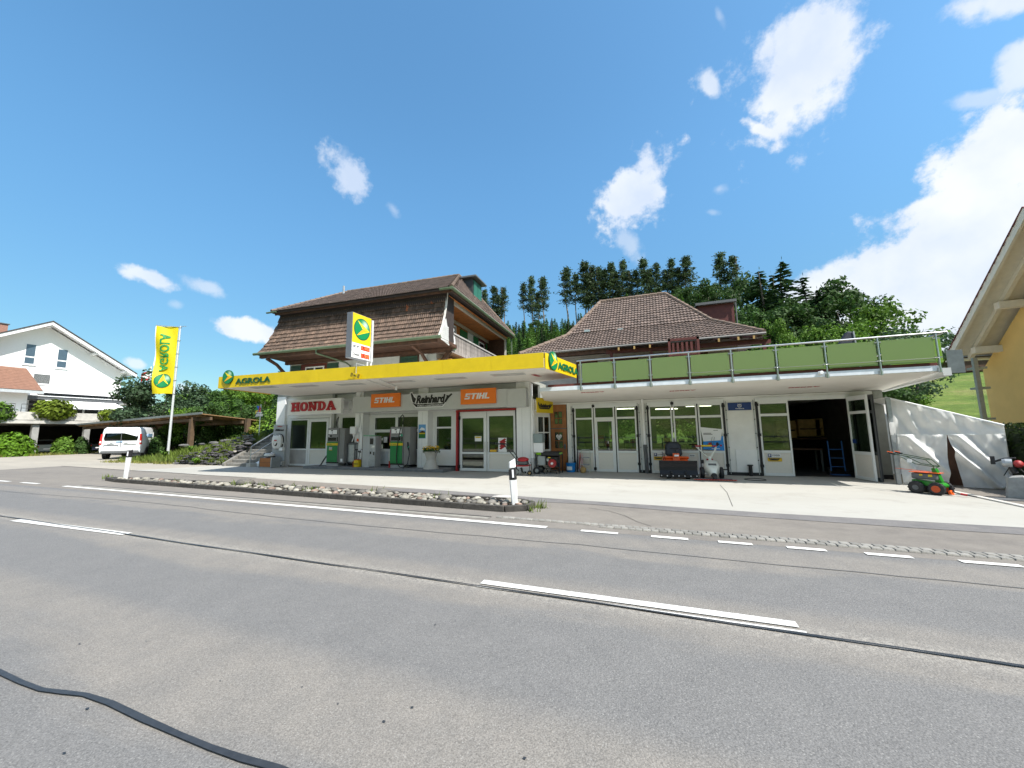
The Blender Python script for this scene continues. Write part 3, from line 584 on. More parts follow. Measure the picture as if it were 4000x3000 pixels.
# hinges and black gaps
def hinges(xs, zs=(2.52, 1.45, .36)):
    for x in xs:
        for z in zs: m = MB(); m.box(x-.055, x+.055, YG-.05, YG-.018, z-.05, z+.05); m.tube([(x, YG-.055, z-.07), (x, YG-.055, z+.07)], .018, 6); build('hinge', m, BLACK, GB)
hinges([A[0]+.03, A[1]-.03, B[0]+.02, B[1]-.03, Cc[0]+.04]); hinges([-2.60, .42], (2.68, .14))
m = MB()
for x in (A[0]+.02, A[1]-.02, -1.74, B[0]+.02, B[1]-.02, 1.29, Cc[0]+.03): m.box(x-.03, x+.03, YG-.005, YG+.012, .0, 2.74)
build('rubber_seal', m, BLACK, GB)
for x in (-3.53, -.80, -.56, 2.25, 3.13):
    m = MB(); m.box(x-.012, x+.012, YG-.02, YG+.01, .05, 2.7); build('side_rail', m, GALV, GB)
    m = MB()
    for z in (.55, 1.0, 1.5, 2.0, 2.35): m.lathe([(.02, -.045), (.02, -.02)], (x, YG, z), 8, 'y')
    build('rail_bolts', m, BLACK, GB)
m = MB(); m.tube([(-2.5, YG-.05, .98), (-2.5, YG-.08, .98), (-2.38, YG-.08, .98)], .012, 6); build('door_handle', m, STEEL, GB)
m = MB(); m.box(2.45, 3.12, YG-.012, YG+.01, .12, .92); build('service_flap', m, WHITEP, GB, bevel=.003)
m = MB(); m.tube([(2.85, YG-.12, 0), (2.85, YG-.12, .38)], .06, 10); m.lathe([(.09, .36), (.09, .40)], (2.85, YG-.12, 0), 12); m.tube([(2.85, YG-.12, .1), (2.85, YG+.01, .1)], .05); build('vent_pipe', m, BLACK, GB, smooth=True)
# interior: ceiling tubes, shelves
m = MB(); m.box(-4.46, 2.6, 16.3, 23.9, 2.84, 2.855); build('ceiling', m, SHADE, GB)
for (x, y) in ((-3.0, 18.2), (-1.6, 20.5), (-1.2, 17.6), (1.0, 18.0), (1.7, 20.2), (.3, 22)):
    t = thing('strip_light', 'lit strip light under the showroom ceiling', 'ceiling lamp', (x, y, 2.8), group='strip lights in the showroom')
    m = MB(); m.tube([(x-.55, y, 2.78), (x+.55, y+.1, 2.78)], .022, 6); build('tube', m, TUBE, t); m = MB(); m.beam((x-.6, y, 2.82), (x+.6, y+.1, 2.82), .08, .04); build('fitting', m, PAPER, t)
# showroom goods seen dimly through the panes
rn = random.Random(9)
def rack(x, y, w, h, lab, seed):
    rn = random.Random(seed); t = thing('display_rack', lab, 'display rack', (x, y, 0)); m = MB(True)
    for sx in (0, w): m.box(sx-.02, sx+.02, -.2, .2, 0, h)
    for k in range(4): m.box(0, w, -.2, .2, .1+k*h/4, .13+k*h/4)
    build('frame', m, DGREY, t)
    for k in range(4):
        q = .05
        while q < w-.2:
            ww = rn.uniform(.12, .3); hh = rn.uniform(.1, h/4-.08); m = MB(True); m.box(q, q+ww, -.14, .12, .131+k*h/4, .131+k*h/4+hh); build('boxed_goods', m, rn.choice([ORANGEM, CARD, PAPER, GREENM, DGREY, RED, NAVY]), t, bevel=.01); q += ww+rn.uniform(.03, .12)
rack(-3.3, 19.6, 1.2, 1.5, 'stocked rack behind the leftmost folding door panes', 1); rack(-1.8, 20.4, 1.0, 1.2, 'stocked rack behind the right leaf of the first folding door', 2); rack(0, 19.4, 1.6, 1.3, 'stocked rack behind the second folding door', 3)
# dark workshop contents
t = thing('workbench', 'cluttered bench in the dark open workshop', 'workbench', (4.9, 18.4, 0)); m = MB(True); m.box(-.8, .8, -.35, .35, .82, .88); build('bench_top', m, WOODB, t)
for sx in (-.74, .74):
    for sy in (-.3, .3): m = MB(True); m.box(sx-.03, sx+.03, sy-.03, sy+.03, 0, .82); build('leg', m, DGREY, t)
t = thing('hanging_cloth', 'pale crumpled cloth hung above the workbench in the open bay', 'cloth', (4.55, 18.2, .9)); m = MB(True)
m.tube([(0, 0, .0), (.02, 0, .3), (-.02, 0, .6), (.0, 0, .75)], [.16, .14, .17, .1], 8); build('cloth', m, mat('cloth_pale', (.45, .38, .28), .8, var=.2), t, smooth=True)
for i, (x, z, w) in enumerate(((5.1, 1.25, .75), (5.95, 1.3, .8), (6.3, 1.32, .3))):
    t = thing('storage_box', ['leftmost yellowed panel box on the back shelf of the open bay', 'middle yellowed panel box on the back shelf of the open bay', 'narrow yellowed panel box at the right of the back shelf'][i], 'box', (x, 20.3, z)); m = MB(True); m.box(-w/2, w/2, -.2, .2, 0, .75); build('carton', m, CARD, t, bevel=.02); m = MB(True); m.box(-w/2+.05, w/2-.05, -.215, -.202, .3, .36); build('tape', m, WOODB, t)
m = MB(); m.box(4.6, 6.5, 20.05, 20.6, 1.18, 1.245); o = build('back_shelf', m, WOODB, GB)
t = thing('hand_truck', 'blue hand truck just inside the open workshop bay', 'hand truck', (5.7, 16.9, 0)); m = MB(True)
for sx in (-.2, .2): m.tube([(sx, 0, .15), (sx, .05, 1.2)], .02, 6)
for z in (.3, .6, .9): m.tube([(-.2, .02, z), (.2, .02, z)], .015, 6)
m.box(-.25, .25, -.25, .02, .03, .05); build('frame', m, mat('truck_blue', (.03, .12, .35), .5), t)
for sx in (-.25, .25): m = MB(True); m.lathe([(.1, -.03), (.12, -.02), (.12, .02), (.1, .03)], (sx, .08, .12), 14, 'x'); build('wheel', m, BLACK, t)
# terrace railing
rail = thing('terrace_railing', 'steel terrace railing with frosted green glass panels', 'railing', (0, SY0, 3.2))
m3_ = bpy.data.materials.new('frosted_green_glass'); m3_.use_nodes = True; nt = m3_.node_tree; p_ = nt.nodes['Principled BSDF']; p_.inputs['Base Color'].default_value = (.36, .45, .22, 1); p_.inputs['Roughness'].default_value = .35
tr = nt.nodes.new('ShaderNodeBsdfTranslucent'); tr.inputs[0].default_value = (.46, .62, .18, 1); mxs = nt.nodes.new('ShaderNodeMixShader'); mxs.inputs[0].default_value = .55; nt.links.new(p_.outputs[0], mxs.inputs[1]); nt.links.new(tr.outputs[0], mxs.inputs[2])
tp = nt.nodes.new('ShaderNodeBsdfTransparent'); tp.inputs[0].default_value = (.55, .75, .35, 1); mx2 = nt.nodes.new('ShaderNodeMixShader'); mx2.inputs[0].default_value = .16; nt.links.new(mxs.outputs[0], mx2.inputs[1]); nt.links.new(tp.outputs[0], mx2.inputs[2]); nt.links.new(mx2.outputs[0], nt.nodes['Material Output'].inputs[0])
YR = SY0-.06; PX = [ony(x, y, YR)[0] for x, y in ((2268, 1460), (2400, 1450), (2540, 1440), (2692, 1430), (2857, 1420), (3033, 1410), (3225, 1400), (3434, 1390))]+[6.72]
for x in PX:
    m = MB(); m.tube([(x, YR, 3.03), (x, YR, 4.04)], .024, 8); m.tube([(x, YR, 3.03), (x, YR, 3.14)], .036, 8); m.box(x-.05, x+.05, YR+.02, YR+.06, 3.05, 3.15)
    for z in (3.42, 3.92): m.box(x-.07, x+.07, YR-.015, YR+.02, z-.02, z+.02)
    build('post', m, STEEL, rail, smooth=True)
for i in range(len(PX)-1):
    m = MB(); m.box(PX[i]+.05, PX[i+1]-.05, YR-.004, YR+.006, 3.30, 3.96); build('glass_panel', m, m3_, rail)
m = MB(); m.tube([(PX[0]-.12, YR, 4.06), (6.95, YR, 4.06)], .027, 10); build('handrail', m, STEEL, rail, smooth=True)
m = MB(); m.tube([(6.9, YR, 4.06), (6.95, 16.5, 4.06)], .027, 10); build('handrail', m, STEEL, rail, smooth=True)
for y in (14.2, 15.4): m = MB(); m.tube([(6.86, y, 3.1), (6.86, y, 4.05)], .024, 8); build('post', m, STEEL, rail, smooth=True)
for y0, y1 in ((13.05, 14.15), (14.25, 15.35)): m = MB(); m.box(6.85, 6.86, y0, y1, 3.30, 3.96); build('glass_panel', m, m3_, rail)
m = MB()
for i in (3, 4, 5, 6, 7): m.tube([(PX[i], YR-.03, 3.40), (PX[i+1], YR-.03, 3.40)], .008, 5)
build('lower_wire', m, STEEL, rail)
m = MB(); a = ony(3672, 1390, 13.2); m.box(7.0, 7.32, 13.18, 13.2, 3.02, 3.62); build('metal_plate', m, mat('plate_grey', (.14, .16, .165), .45, .3, var=.2), label='dull grey sheet metal plate beside the terrace corner', cat='metal plate')
m = MB(); c = ony(3205, 1457, 12.95); m.lathe([(.05, -.1), (.05, 0)], (c[0], c[1], c[2]), 10, 'y'); m.box(c[0]-.06, c[0]+.04, c[1]-.04, c[1]+.03, c[2]-.04, c[2]+.04); build('floodlight', m, WHITEP, label='small white lamp on the terrace slab edge', cat='lamp', bevel=.01)
# red words on the soffit, painted flat
def soffit_word(c, L, ex, ey, lab):
    g, w = bold_slab(); vs = [(x/w*L, y*L*.145) for x, y in g[0]]; m = MB(); put2d(m, (vs, g[1]), c, ex, ey, .004)
    build('soffit_lettering', m, REDL, label=lab, cat='lettering')
sl_z = lambda y: 3.06-(y-13.0)*.2/3.3-.006
for (x, y, lab) in ((2268, 1527, 'red word painted on the terrace soffit above the first folding door'), (2615, 1526, 'red word painted on the terrace soffit above the second folding door'), (3082, 1520, 'red word painted on the terrace soffit beside the open bay')):
    c = onz(x, y, sl_z(14.2)); c2 = onz(x, y, sl_z(c[1])); soffit_word((c2[0], c2[1], sl_z(c2[1])-.004), .82, (1, 0, 0), (0, 1, .06*-1), lab)
# wooden house door, window wall between the two buildings
dr = framed(GB, 'wooden_door', -4.44, -3.76, .02, 2.80, YG+.0, [(-4.27, -4.12, 1.97, 2.2, 'g'), (-4.10, -3.93, 1.97, 2.2, 'g'), (-4.27, -4.12, 2.23, 2.5, 'g'), (-4.10, -3.93, 2.23, 2.5, 'g'), (-4.27, -4.12, .95, 1.25, 'g'), (-4.10, -3.93, .95, 1.25, 'g'), (-4.27, -4.12, 1.28, 1.62, 'g'), (-4.10, -3.93, 1.28, 1.62, 'g')], fm=WOODD, gm=GLASS)
m = MB(); m.box(-4.46, -3.74, YG-.01, YG-.002, 1.76, 1.80); m.box(-3.88, -3.80, YG-.03, YG-.005, .92, 1.12); m.tube([(-3.84, YG-.03, 1.03), (-3.84, YG-.08, 1.03), (-3.95, YG-.08, 1.03)], .012, 6); build('door_fittings', m, DGREY, dr)
m = MB(); hp = [(.0, -.13), (.06, -.06), (.115, .01), (.115, .07), (.07, .11), (.03, .10), (0, .06), (-.03, .10), (-.07, .11), (-.115, .07), (-.115, .01), (-.06, -.06)]
put2d(m, loop2([(x, y) for x, y in hp], [(x*.6, y*.6) for x, y in hp]), (-4.08, YG-.03, 1.42), (1, 0, 0), (0, 0, 1), .02); put2d(m, ([(x*.45, y*.45) for x, y in hp], [tuple(range(12))]), (-4.08, YG-.03, 1.42), (1, 0, 0), (0, 0, 1), .012); build('heart_wreath', m, PAPER, label='white heart hanging on the wooden door', cat='decoration')
# ------------------------------------------------------------------ roof tiles
def tile_mesh(name, w, e, m, roll=2, hgt=.028, lift=.04):
    mb = MB(True); n = 2*roll+1; xs = [w*i/(n-1) for i in range(n)]; hs = [hgt*(.35 if i % 2 else 1.) for i in range(n)]
    lo = [(x, -.04, h+lift) for x, h in zip(xs, hs)]; up = [(x, e+.01, h*.8-.004) for x, h in zip(xs, hs)]; bt = [(x, -.04, h-.004) for x, h in zip(xs, hs)]
    mb.add(lo+up+bt, [(i, i+1, n+i+1, n+i) for i in range(n-1)]+[(2*n+i, 2*n+i+1, i+1, i) for i in range(n-1)]); o = build(name, mb, m); d = o.data; bpy.data.objects.remove(o); return d
def tile_field(parent, org, u, v, prof, w, e, s0, s1, clip, m, singles=300, name='roof_tile', roll=2, skip=None, special=None, seed=1, hgt=.028):
    """rows of tiles along axis u; prof = [(outward-in v distance, z)] polyline from eave up. clip(s, a)->bool with a = arc length"""
    rn = random.Random(seed); u = Vector(u).normalized(); v = Vector(v).normalized(); org = Vector(org); tm = tile_mesh(name, w*.985, e, m, roll, hgt)
    L = [0]
    for i in range(len(prof)-1): L.append(L[-1]+math.dist(prof[i], prof[i+1]))
    spots = []; a = 0.
    while a < L[-1]-e*.4:
        i = max(k for k in range(len(L)-1) if L[k] <= a+1e-6); f = (a-L[i])/(L[i+1]-L[i]); p = [prof[i][j]+(prof[i+1][j]-prof[i][j])*f for j in (0, 1)]
        d = Vector((prof[i+1][0]-prof[i][0], prof[i+1][1]-prof[i][1])).normalized(); t = v*d.x+Vector((0, 0, 1))*d.y; nn = u.cross(t)
        s = s0
        while s < s1-w*.5:
            if clip(s+w/2, a+e/2): spots.append((s, a, org+u*s+v*p[0]+Vector((0, 0, p[1])), t, nn))
            s += w
        a += e
    spots.sort(key=lambda q: (q[2]-Vector(CAM)).length); big = MB(); vv = [x.co.copy() for x in tm.vertices]; ff = [tuple(p.vertices) for p in tm.polygons]
    for k, (s, a, p, t, nn) in enumerate(spots):
        j = Vector((rn.uniform(-.004, .004), rn.uniform(-.012, .012), rn.uniform(0, .008))); R = Matrix((u, t, nn)).transposed().to_4x4(); M = Matrix.Translation(p+t*j.y+nn*j.z) @ R @ Matrix.Rotation(rn.uniform(-.012, .012), 4, 'Z')
        if k < singles:
            o = inst(name, tm, parent, M)
            if special and special(s, a): o.data = tm.copy(); o.data.materials[0] = special(s, a)
        else: big.add([M @ q for q in vv], ff)
    if big.f: build(name+'s', big, m, parent, kind='stuff')
def ridge_caps(parent, a, b, m, r=.10, L=.36, name='ridge_tile'):
    a = Vector(a); b = Vector(b); n = max(1, int((b-a).length/L)); tm = None; d = (b-a)/n
    mb = MB(True); mb.tube([(0, 0, 0), (0, 0, L*1.08)], [r*1.12, r*.92], 8); o = build(name, mb, m); tm = o.data; bpy.data.objects.remove(o)
    q = d.to_track_quat('Z', 'Y').to_matrix().to_4x4()
    for i in range(n): inst(name, tm, parent, Matrix.Translation(a+d*i) @ q)
TILEB = mat('brown_clay_tile', (.128, .092, .076), .75, var=.25, scale=3, island=.2, obj=.2, dirt=.3)
TILEO = mat('weathered_tile', (.105, .068, .048), .8, var=.35, scale=2.5, island=.4, obj=.4, dirt=.35)
TILER = mat('orange_clay_tile', (.36, .11, .04), .7, var=.2)
UNDER = mat('roof_underlay', (.03, .022, .02), .9, var=.2)
# ------------------------------------------------------------------ house behind the terrace
RH = thing('terrace_house', 'low house with brown hipped tile roof behind the terrace', 'house', (0, 20, 3.2)); YE = 17.0
eL, eR = ony(2030, 1385, YE), ony(2985, 1306, YE); zE = 5.34; x0, x1 = eL[0], eR[0]; RY, RZ = 21.6, None
pL, pR = ony(2345, 1184, RY), ony(2597, 1150, RY); RZ = (pL[2]+pR[2])/2; xa, xb = pL[0], pR[0]
kick = (18.15, zE+.48)
m = MB(); kl, kr = ony(2215, 1277, 18.9), ony(2780, 1250, 18.9)
KY, KZ = 18.9, zE+(.48)+(RZ-zE-.48)*(18.9-18.15)/(RY-18.15)
def lerp(a, b, t): return a+(b-a)*t
xkl = kl[0]; xkr = kr[0]; BY = 26.2
m.add([(x0, YE, zE), (x1, YE, zE), (xkr, KY, KZ), (xkl, KY, KZ), (xa, RY, RZ), (xb, RY, RZ), (x1, BY, zE), (x0, BY, zE), (xkr, BY-1.9, KZ), (xkl, BY-1.9, KZ)],
      [(0, 1, 2, 3), (3, 2, 5, 4), (1, 6, 8, 2), (2, 8, 5), (7, 0, 3, 9), (9, 3, 4), (6, 7, 9, 8), (8, 9, 4, 5), (0, 7, 6, 1)]); build('roof', m, UNDER, RH)
prof = [(0, zE+.02), (KY-YE, KZ+.02), (RY-YE, RZ+.02)]; kA = math.dist(prof[0], prof[1]); tA = kA+math.dist(prof[1], prof[2])
def clipR(s, a):
    if a < kA: l, r = lerp(x0, xkl, a/kA), lerp(x1, xkr, a/kA)
    else: l, r = lerp(xkl, xa, (a-kA)/(tA-kA)), lerp(xkr, xb, (a-kA)/(tA-kA))
    return l+.04 < s < r-.04
tile_field(RH, (0, YE, 0), (1, 0, 0), (0, 1, 0), prof, .150, .262, x0, x1, clipR, TILEB, special=lambda s, a: TILER if (abs(s-.55) < .1 and abs(a-1.6) < .12) else None, hgt=.05, roll=1)
HIP = mat('hip_tile', (.17, .12, .09), .8, var=.3, dirt=.3, obj=.2)
ridge_caps(RH, (x0, YE, zE+.05), (xkl, KY, KZ+.05), HIP); ridge_caps(RH, (xkl, KY, KZ+.05), (xa, RY, RZ+.06), HIP); ridge_caps(RH, (x1, YE, zE+.05), (xkr, KY, KZ+.05), HIP); ridge_caps(RH, (xkr, KY, KZ+.05), (xb, RY, RZ+.06), HIP); ridge_caps(RH, (xa, RY, RZ+.07), (xb, RY, RZ+.07), HIP)
m = MB(); m.box(x0+.7, x1-.8, 17.75, 18.0, 3.2, 5.2); build('wall', m, mat('dull_wall', (.40, .39, .37), .85, var=.1), RH); m = MB(); m.box(x0+.1, x1-.1, 17.02, 17.75, 5.22, 5.31); build('eave_soffit', m, WOODB, RH); m = MB(); m.box(x0+.05, x1-.05, 17.03, 17.07, 5.10, 5.30); build('eave_board', m, WOODB, RH)
m = MB(); m.tube([(x0-.05, 16.94, zE-.02), (x1+.05, 16.94, zE-.02)], .055, 8); build('gutter', m, mat('dull_gutter', (.20, .19, .18), .6), RH, smooth=True)
dm = ony(2715, 1210, 21.5); dm2 = ony(2850, 1200, 21.5); m = MB(); m.box(dm[0], dm2[0], 20.4, 22.6, 6.4, dm2[2]-.1); build('dormer', m, MAROON, RH); m = MB(); m.box(dm[0]-.08, dm2[0]+.1, 20.2, 22.9, dm2[2]-.10, dm2[2]+.02); build('dormer_roof', m, DGREY, RH)
m = MB(); m.tube([(dm2[0]+.06, 20.3, dm2[2]-.1), (dm2[0]+.06, 20.3, 6)], .03, 6); build('dormer_downpipe', m, DGREY, RH)
c = ony(2384, 1330, 18.2); m = MB(); m.tube([(c[0], 18.2, c[2]-.1), (c[0], 18.2, c[2]+.18)], .055, 8); build('roof_vent', m, PAPER, RH)
for i, (px, py) in enumerate(((2294, 1296), (2424, 1292))): c = ony(px, py, 18.95); m = MB(); m.box(c[0]-.13, c[0]+.13, 18.85, 19.05, c[2]-.02, c[2]+.09); build('glass_tile', m, mat('glass_tile', (.35, .42, .42), .15), RH)
for (a, b) in ((-3.6, -2.6), (-1.9, -.8), (.6, 2.0)): framed(RH, 'window', a, b, 3.6, 4.9, 17.72, [(a+.06, b-.06, 3.66, 4.84, 'g')], fm=MAROON, gm=GLASSD)
# pergola on the terrace
PG = thing('pergola', 'dark red brown pergola frame on the terrace under the tiled roof', 'pergola', (0, 15, 3.2)); yp = 15.2
a = ony(2368, 1378, yp); b = ony(3010, 1333, yp); m = MB(); m.beam((a[0], yp, a[2]+.02), (b[0], yp, b[2]), .09, .14); build('front_beam', m, MAROON, PG)
for px in (2420, 2480, 2540, 2805, 2880, 2940): c = ony(px, 1365, yp); m = MB(); m.beam((c[0], yp-.35, a[2]+.05), (c[0]+.1, 17.2, a[2]+.55), .05, .10); build('rafter', m, MAROON, PG); m = MB(); m.box(c[0]-.03, c[0]+.03, yp-.36, yp-.34, a[2]-.02, a[2]+.1); build('rafter_end', m, CARD, PG)
for x in (a[0]+.2, b[0]-.2, -.2): m = MB(); m.box(x-.05, x+.05, yp-.05, yp+.05, 3.2, a[2]); build('post', m, MAROON, PG)
m = MB(); m.add([(a[0], yp-.3, a[2]+.13), (b[0], yp-.3, b[2]+.13), (b[0], 17.0, 5.15), (a[0], 17.0, 5.15)], [(0, 1, 2, 3)]); build('dark_net', m, mat('shade_net', (.06, .05, .045), .9), PG)
t = thing('slatted_screen', 'maroon slatted wooden screen standing on the terrace', 'screen', (0, 14.2, 3.2)); c0 = ony(2608, 1325, 14.2); c1 = ony(2730, 1316, 14.2)
zt = c0[2]; m = MB(); m.box(c0[0], c1[0], 14.17, 14.25, zt-.09, zt); m.box(c0[0], c0[0]+.08, 14.17, 14.25, 3.2, zt); m.box(c1[0]-.08, c1[0], 14.17, 14.25, 3.2, zt); m.box(c0[0], c1[0], 14.18, 14.24, zt-.62, zt-.55); build('screen_frame', m, MAROON, t)
k = 0; x = c0[0]+.13
while x < c1[0]-.12: m = MB(); m.box(x, x+.07, 14.19, 14.23, zt-.55, zt-.14); build('slat', m, MAROON, t); x += .145
t = thing('folded_parasol', 'dark folded parasol leaning behind the terrace railing', 'parasol', (5.6, 14.6, 3.2)); c = ony(3300, 1297, 14.6); m = MB(); m.prism([(c[0]-.42, 14.5, 3.9), (c[0]+.25, 14.5, 3.9), (c[0]+.17, 14.5, c[2]-.03), (c[0]+.02, 14.5, c[2])], (0, .2, 0)); build('cover', m, mat('charcoal_cloth', (.04, .045, .06), .8), t, bevel=.03); m = MB(); m.tube([(c[0]+.25, 14.5, 3.2), (c[0]+.17, 14.5, c[2]-.02)], .025, 6); build('pole', m, GALV, t)
# ------------------------------------------------------------------ shop building (left, under the fuel canopy)
YS = 14.85; YW = 15.3; ZC = 3.72
SH = thing('shop_building', 'white station shop with glazed doors behind the fuel canopy columns', 'building', (-12, YS, 0))
P = [(-19.62, -18.98), (-14.1, -13.62), (-10.42, -9.88), (-5.58, -5.02)]
for i, (a, b) in enumerate(P): m = MB(); m.box(a, b, YS-.02, YW+.05, .0, ZC); build('column', m, WHITEP, SH, bevel=.01)
for (a, b) in P[1:]: m = MB(); m.box(a+.24, a+.25, YS-.024, YS-.018, .15, 2.6); build('column_joint', m, GREYM, SH)
HD = (-18.72, -15.92); NW = (-15.45, -14.48, .45, 2.55); MW = (-13.35, -10.68, .86, 2.5); SWn = (-9.74, -8.86, .84, 2.47); RD = (-8.42, -5.6)
m = MB(); m.wall(-18.98, -15.8, 0, ZC, YS+.12, YS+.3, [(HD[0], HD[1], -.1, 2.52)]); m.wall(-15.8, -14.1, 0, ZC, YW, YW+.2, [NW]); m.wall(-13.62, -10.42, 0, ZC, YW, YW+.2, [MW]); m.wall(-9.88, -8.42, 0, ZC, YW-.05, YW+.15, [SWn]); m.wall(-8.42, -5.58, 2.66, ZC, YS+.12, YS+.3); m.box(-8.44, -8.38, YS+.1, YW+.1, 0, ZC)
build('shop_wall', m, WHITEP, SH)
m = MB()
for a, b in ((-15.8, -14.1), (-13.62, -10.42), (-9.88, -8.45)): m.box(a, b, YW-.03, YW-.003 if a < -10 else YW-.055, .0, .2)
for a, b in P: m.box(a-.004, b+.004, YS-.03, YS-.021, 0, .07)
build('dark_plinth', m, BLACK, SH)
m = MB(); m.box(-13.3, -12.4, YW-.03, YW-.004, .22, .80); m.box(-12.3, -11.0, YW-.03, YW-.004, .22, .8); build('sill_panel', m, mat('pale_blue_panel', (.62, .66, .70), .4), SH, bevel=.004)
# room behind
m = MB(); m.box(-19.4, -5.05, 19.8, 20, 0, ZC); m.box(-19.5, -19.4, YW+.2, 20, 0, ZC); m.box(-5.05, -4.95, 16.2, 20, 0, ZC); m.box(-15.85, -15.8, YS+.31, 20, 0, ZC); build('inner_wall', m, SHADE, SH)
m = MB(); m.box(-19.4, -5.1, YW+.2, 19.8, 0, .02); build('shop_floor', m, CONC, SH); m = MB(); m.box(-19.62, -4.98, YS, 20, ZC+.002, ZC+.12); build('ceiling_slab', m, SHADE, SH)
# doors and windows
hd = framed(SH, 'glass_door', -18.70, -17.30, .04, 2.50, YS+.1, [(-18.60, -17.42, .14, .86, 'p'), (-18.60, -17.42, .93, 2.42, 'g')], pm=mat('mottled_panel', (.42, .40, .39), .35, var=.15, scale=3))
hd = framed(SH, 'glass_door', -17.28, -15.94, .04, 2.50, YS+.1, [(-17.16, -16.08, .14, .86, 'p'), (-17.16, -16.08, .93, 2.32, 'g')], pm=PANEL)
framed(SH, 'narrow_window', NW[0], NW[1], NW[2], NW[3], YW+.02, [(NW[0]+.05, NW[1]-.05, NW[2]+.05, 1.72, 'g'), (NW[0]+.05, NW[1]-.05, 1.80, NW[3]-.05, 'g')], gm=GLASSD)
framed(SH, 'shop_window', MW[0], MW[1], MW[2], MW[3], YW+.02, [(MW[0]+.07, -12.06, MW[2]+.06, 1.72, 'g'), (-11.9, MW[1]-.07, MW[2]+.06, 1.72, 'g'), (MW[0]+.07, -12.06, 1.86, MW[3]-.06, 'g'), (-11.9, MW[1]-.07, 1.86, MW[3]-.06, 'g')], fm=WHITEP)
framed(SH, 'small_window', SWn[0], SWn[1], SWn[2], SWn[3], YW-.03, [(SWn[0]+.06, SWn[1]-.06, SWn[2]+.06, 1.86, 'g'), (SWn[0]+.06, SWn[1]-.06, 1.94, SWn[3]-.06, 'g')], fm=WHITEP)
framed(SH, 'entry_door', -8.30, -7.0, .02, 2.56, YS+.1, [(-8.17, -7.14, .14, .74, 'g'), (-8.17, -7.14, .82, 2.28, 'g')])
framed(SH, 'display_window', -6.97, -5.66, .02, 2.56, YS+.1, [(-6.88, -5.76, .12, .74, 'p'), (-6.88, -5.76, .82, 2.34, 'g')])
m = MB(); m.box(-8.40, -8.34, YS-.06, YS+.1, 0, 2.62); m.box(-8.40, -5.6, YS-.08, YS+.08, 2.57, 2.64); build('red_trim', m, RED, SH)
m = MB(); m.box(-8.335, -8.305, YS+.06, YS+.12, 0, 2.56); m.box(-5.655, -5.60, YS+.06, YS+.12, 0, 2.56); build('door_seal', m, BLACK, SH)
for z in (2.3, .2): m = MB(); m.box(-8.36, -8.26, YS+.04, YS+.09, z-.07, z+.07); build('hinge', m, BLACK, SH)
for x in (-7.05, -6.93): m = MB(); m.tube([(x, YS+.1, .85), (x, YS+.03, .88), (x, YS+.03, 1.22), (x, YS+.1, 1.25)], .014, 6); build('pull_handle', m, STEEL, SH)
# signs in the door glass
def flat(name, x0, x1, z0, z1, Y, m_, lab, cat, th=.006, bev=0, par=None):
    t = thing(name, lab, cat, ((x0+x1)/2, Y, z0)) if par is None else par
    q = MB(); q.box(x0, x1, Y-th, Y, z0, z1); build('plate', q, m_, t, bevel=bev); return t
def words(t, body, x, z, h, Y, m_, bold=.02, shear=0, width=None, depth=.002, ex=(1, 0, 0), ey=(0, 0, 1), sp=1., name='lettering'):
    g = glyphs(body, h, bold, shear, width=width, spacing=sp); q = MB(); put2d(q, g, (x, Y, z), ex, ey, depth); return build(name, q, m_, t)
t = flat('door_notice', -7.56, -7.24, 1.28, 1.50, YS+.11, PAPER, 'white notice with yellow head on the entrance door glass', 'notice'); q = MB(); q.box(-7.53, -7.27, YS+.098, YS+.103, 1.42, 1.48); build('yellow_head', q, YELLOW, t); words(t, 'Eingang', -7.62, 1.56, .09, YS+.108, INK, width=.44)
t = flat('window_poster', -6.46, -6.08, .83, 1.42, YS+.12, PAPER, 'white poster with red diagonal stripes in the display window', 'poster')
q = MB()
for k in range(4):
    x = -6.44+.02; z = .98+k*.09; q.prism([(x, YS+.112, z), (x+.08, YS+.112, z-.05), (x+.33, YS+.112, z+.10), (x+.25, YS+.112, z+.15)], (0, -.003, 0))
build('red_stripes', q, RED, t); q = MB(); q.box(-6.10, -6.085, YS+.105, YS+.112, .95, 1.3); build('green_edge', q, GREENM, t)
t = flat('yellow_sticker', -6.84, -6.55, .84, .92, YS+.12, mat('sticker_yellow', (.75, .42, .01), .4), 'small orange yellow sticker low in the display window', 'sticker')
t = flat('pillar_poster', -10.36, -9.98, 1.42, 2.05, YS-.022, mat('sky_print', (.12, .33, .62), .5), 'landscape poster on the middle shop column', 'poster')
q = MB(); q.box(-10.34, -10.0, YS-.036, YS-.03, 1.44, 1.62); build('green_field', q, mat('green_print', (.02, .14, .02), .5), t); q = MB(); q.box(-10.34, -10.0, YS-.036, YS-.03, 1.62, 1.67); build('yellow_field', q, YELLOW, t); q = MB(); q.prism([(-10.34, YS-.03, 1.67), (-10.0, YS-.03, 1.67), (-10.0, YS-.03, 1.72), (-10.15, YS-.03, 1.77), (-10.25, YS-.03, 1.73)], (0, -.005, 0)); build('hills_print', q, WOODB, t); q = MB(); q.prism([(-10.33, YS-.03, 1.80), (-10.02, YS-.03, 1.79), (-10.05, YS-.03, 1.88), (-10.2, YS-.03, 1.92)], (0, -.005, 0)); build('cloud_print', q, PAPER, t)
t = flat('window_banner', -12.35, -12.06, 1.12, 1.84, YW+.01, PINK, 'magenta banner inside the shop window beside the second pump', 'banner')
t = flat('window_notice', -12.72, -12.5, 1.22, 1.5, YW+.01, PAPER, 'cream framed notice in the shop window', 'notice')
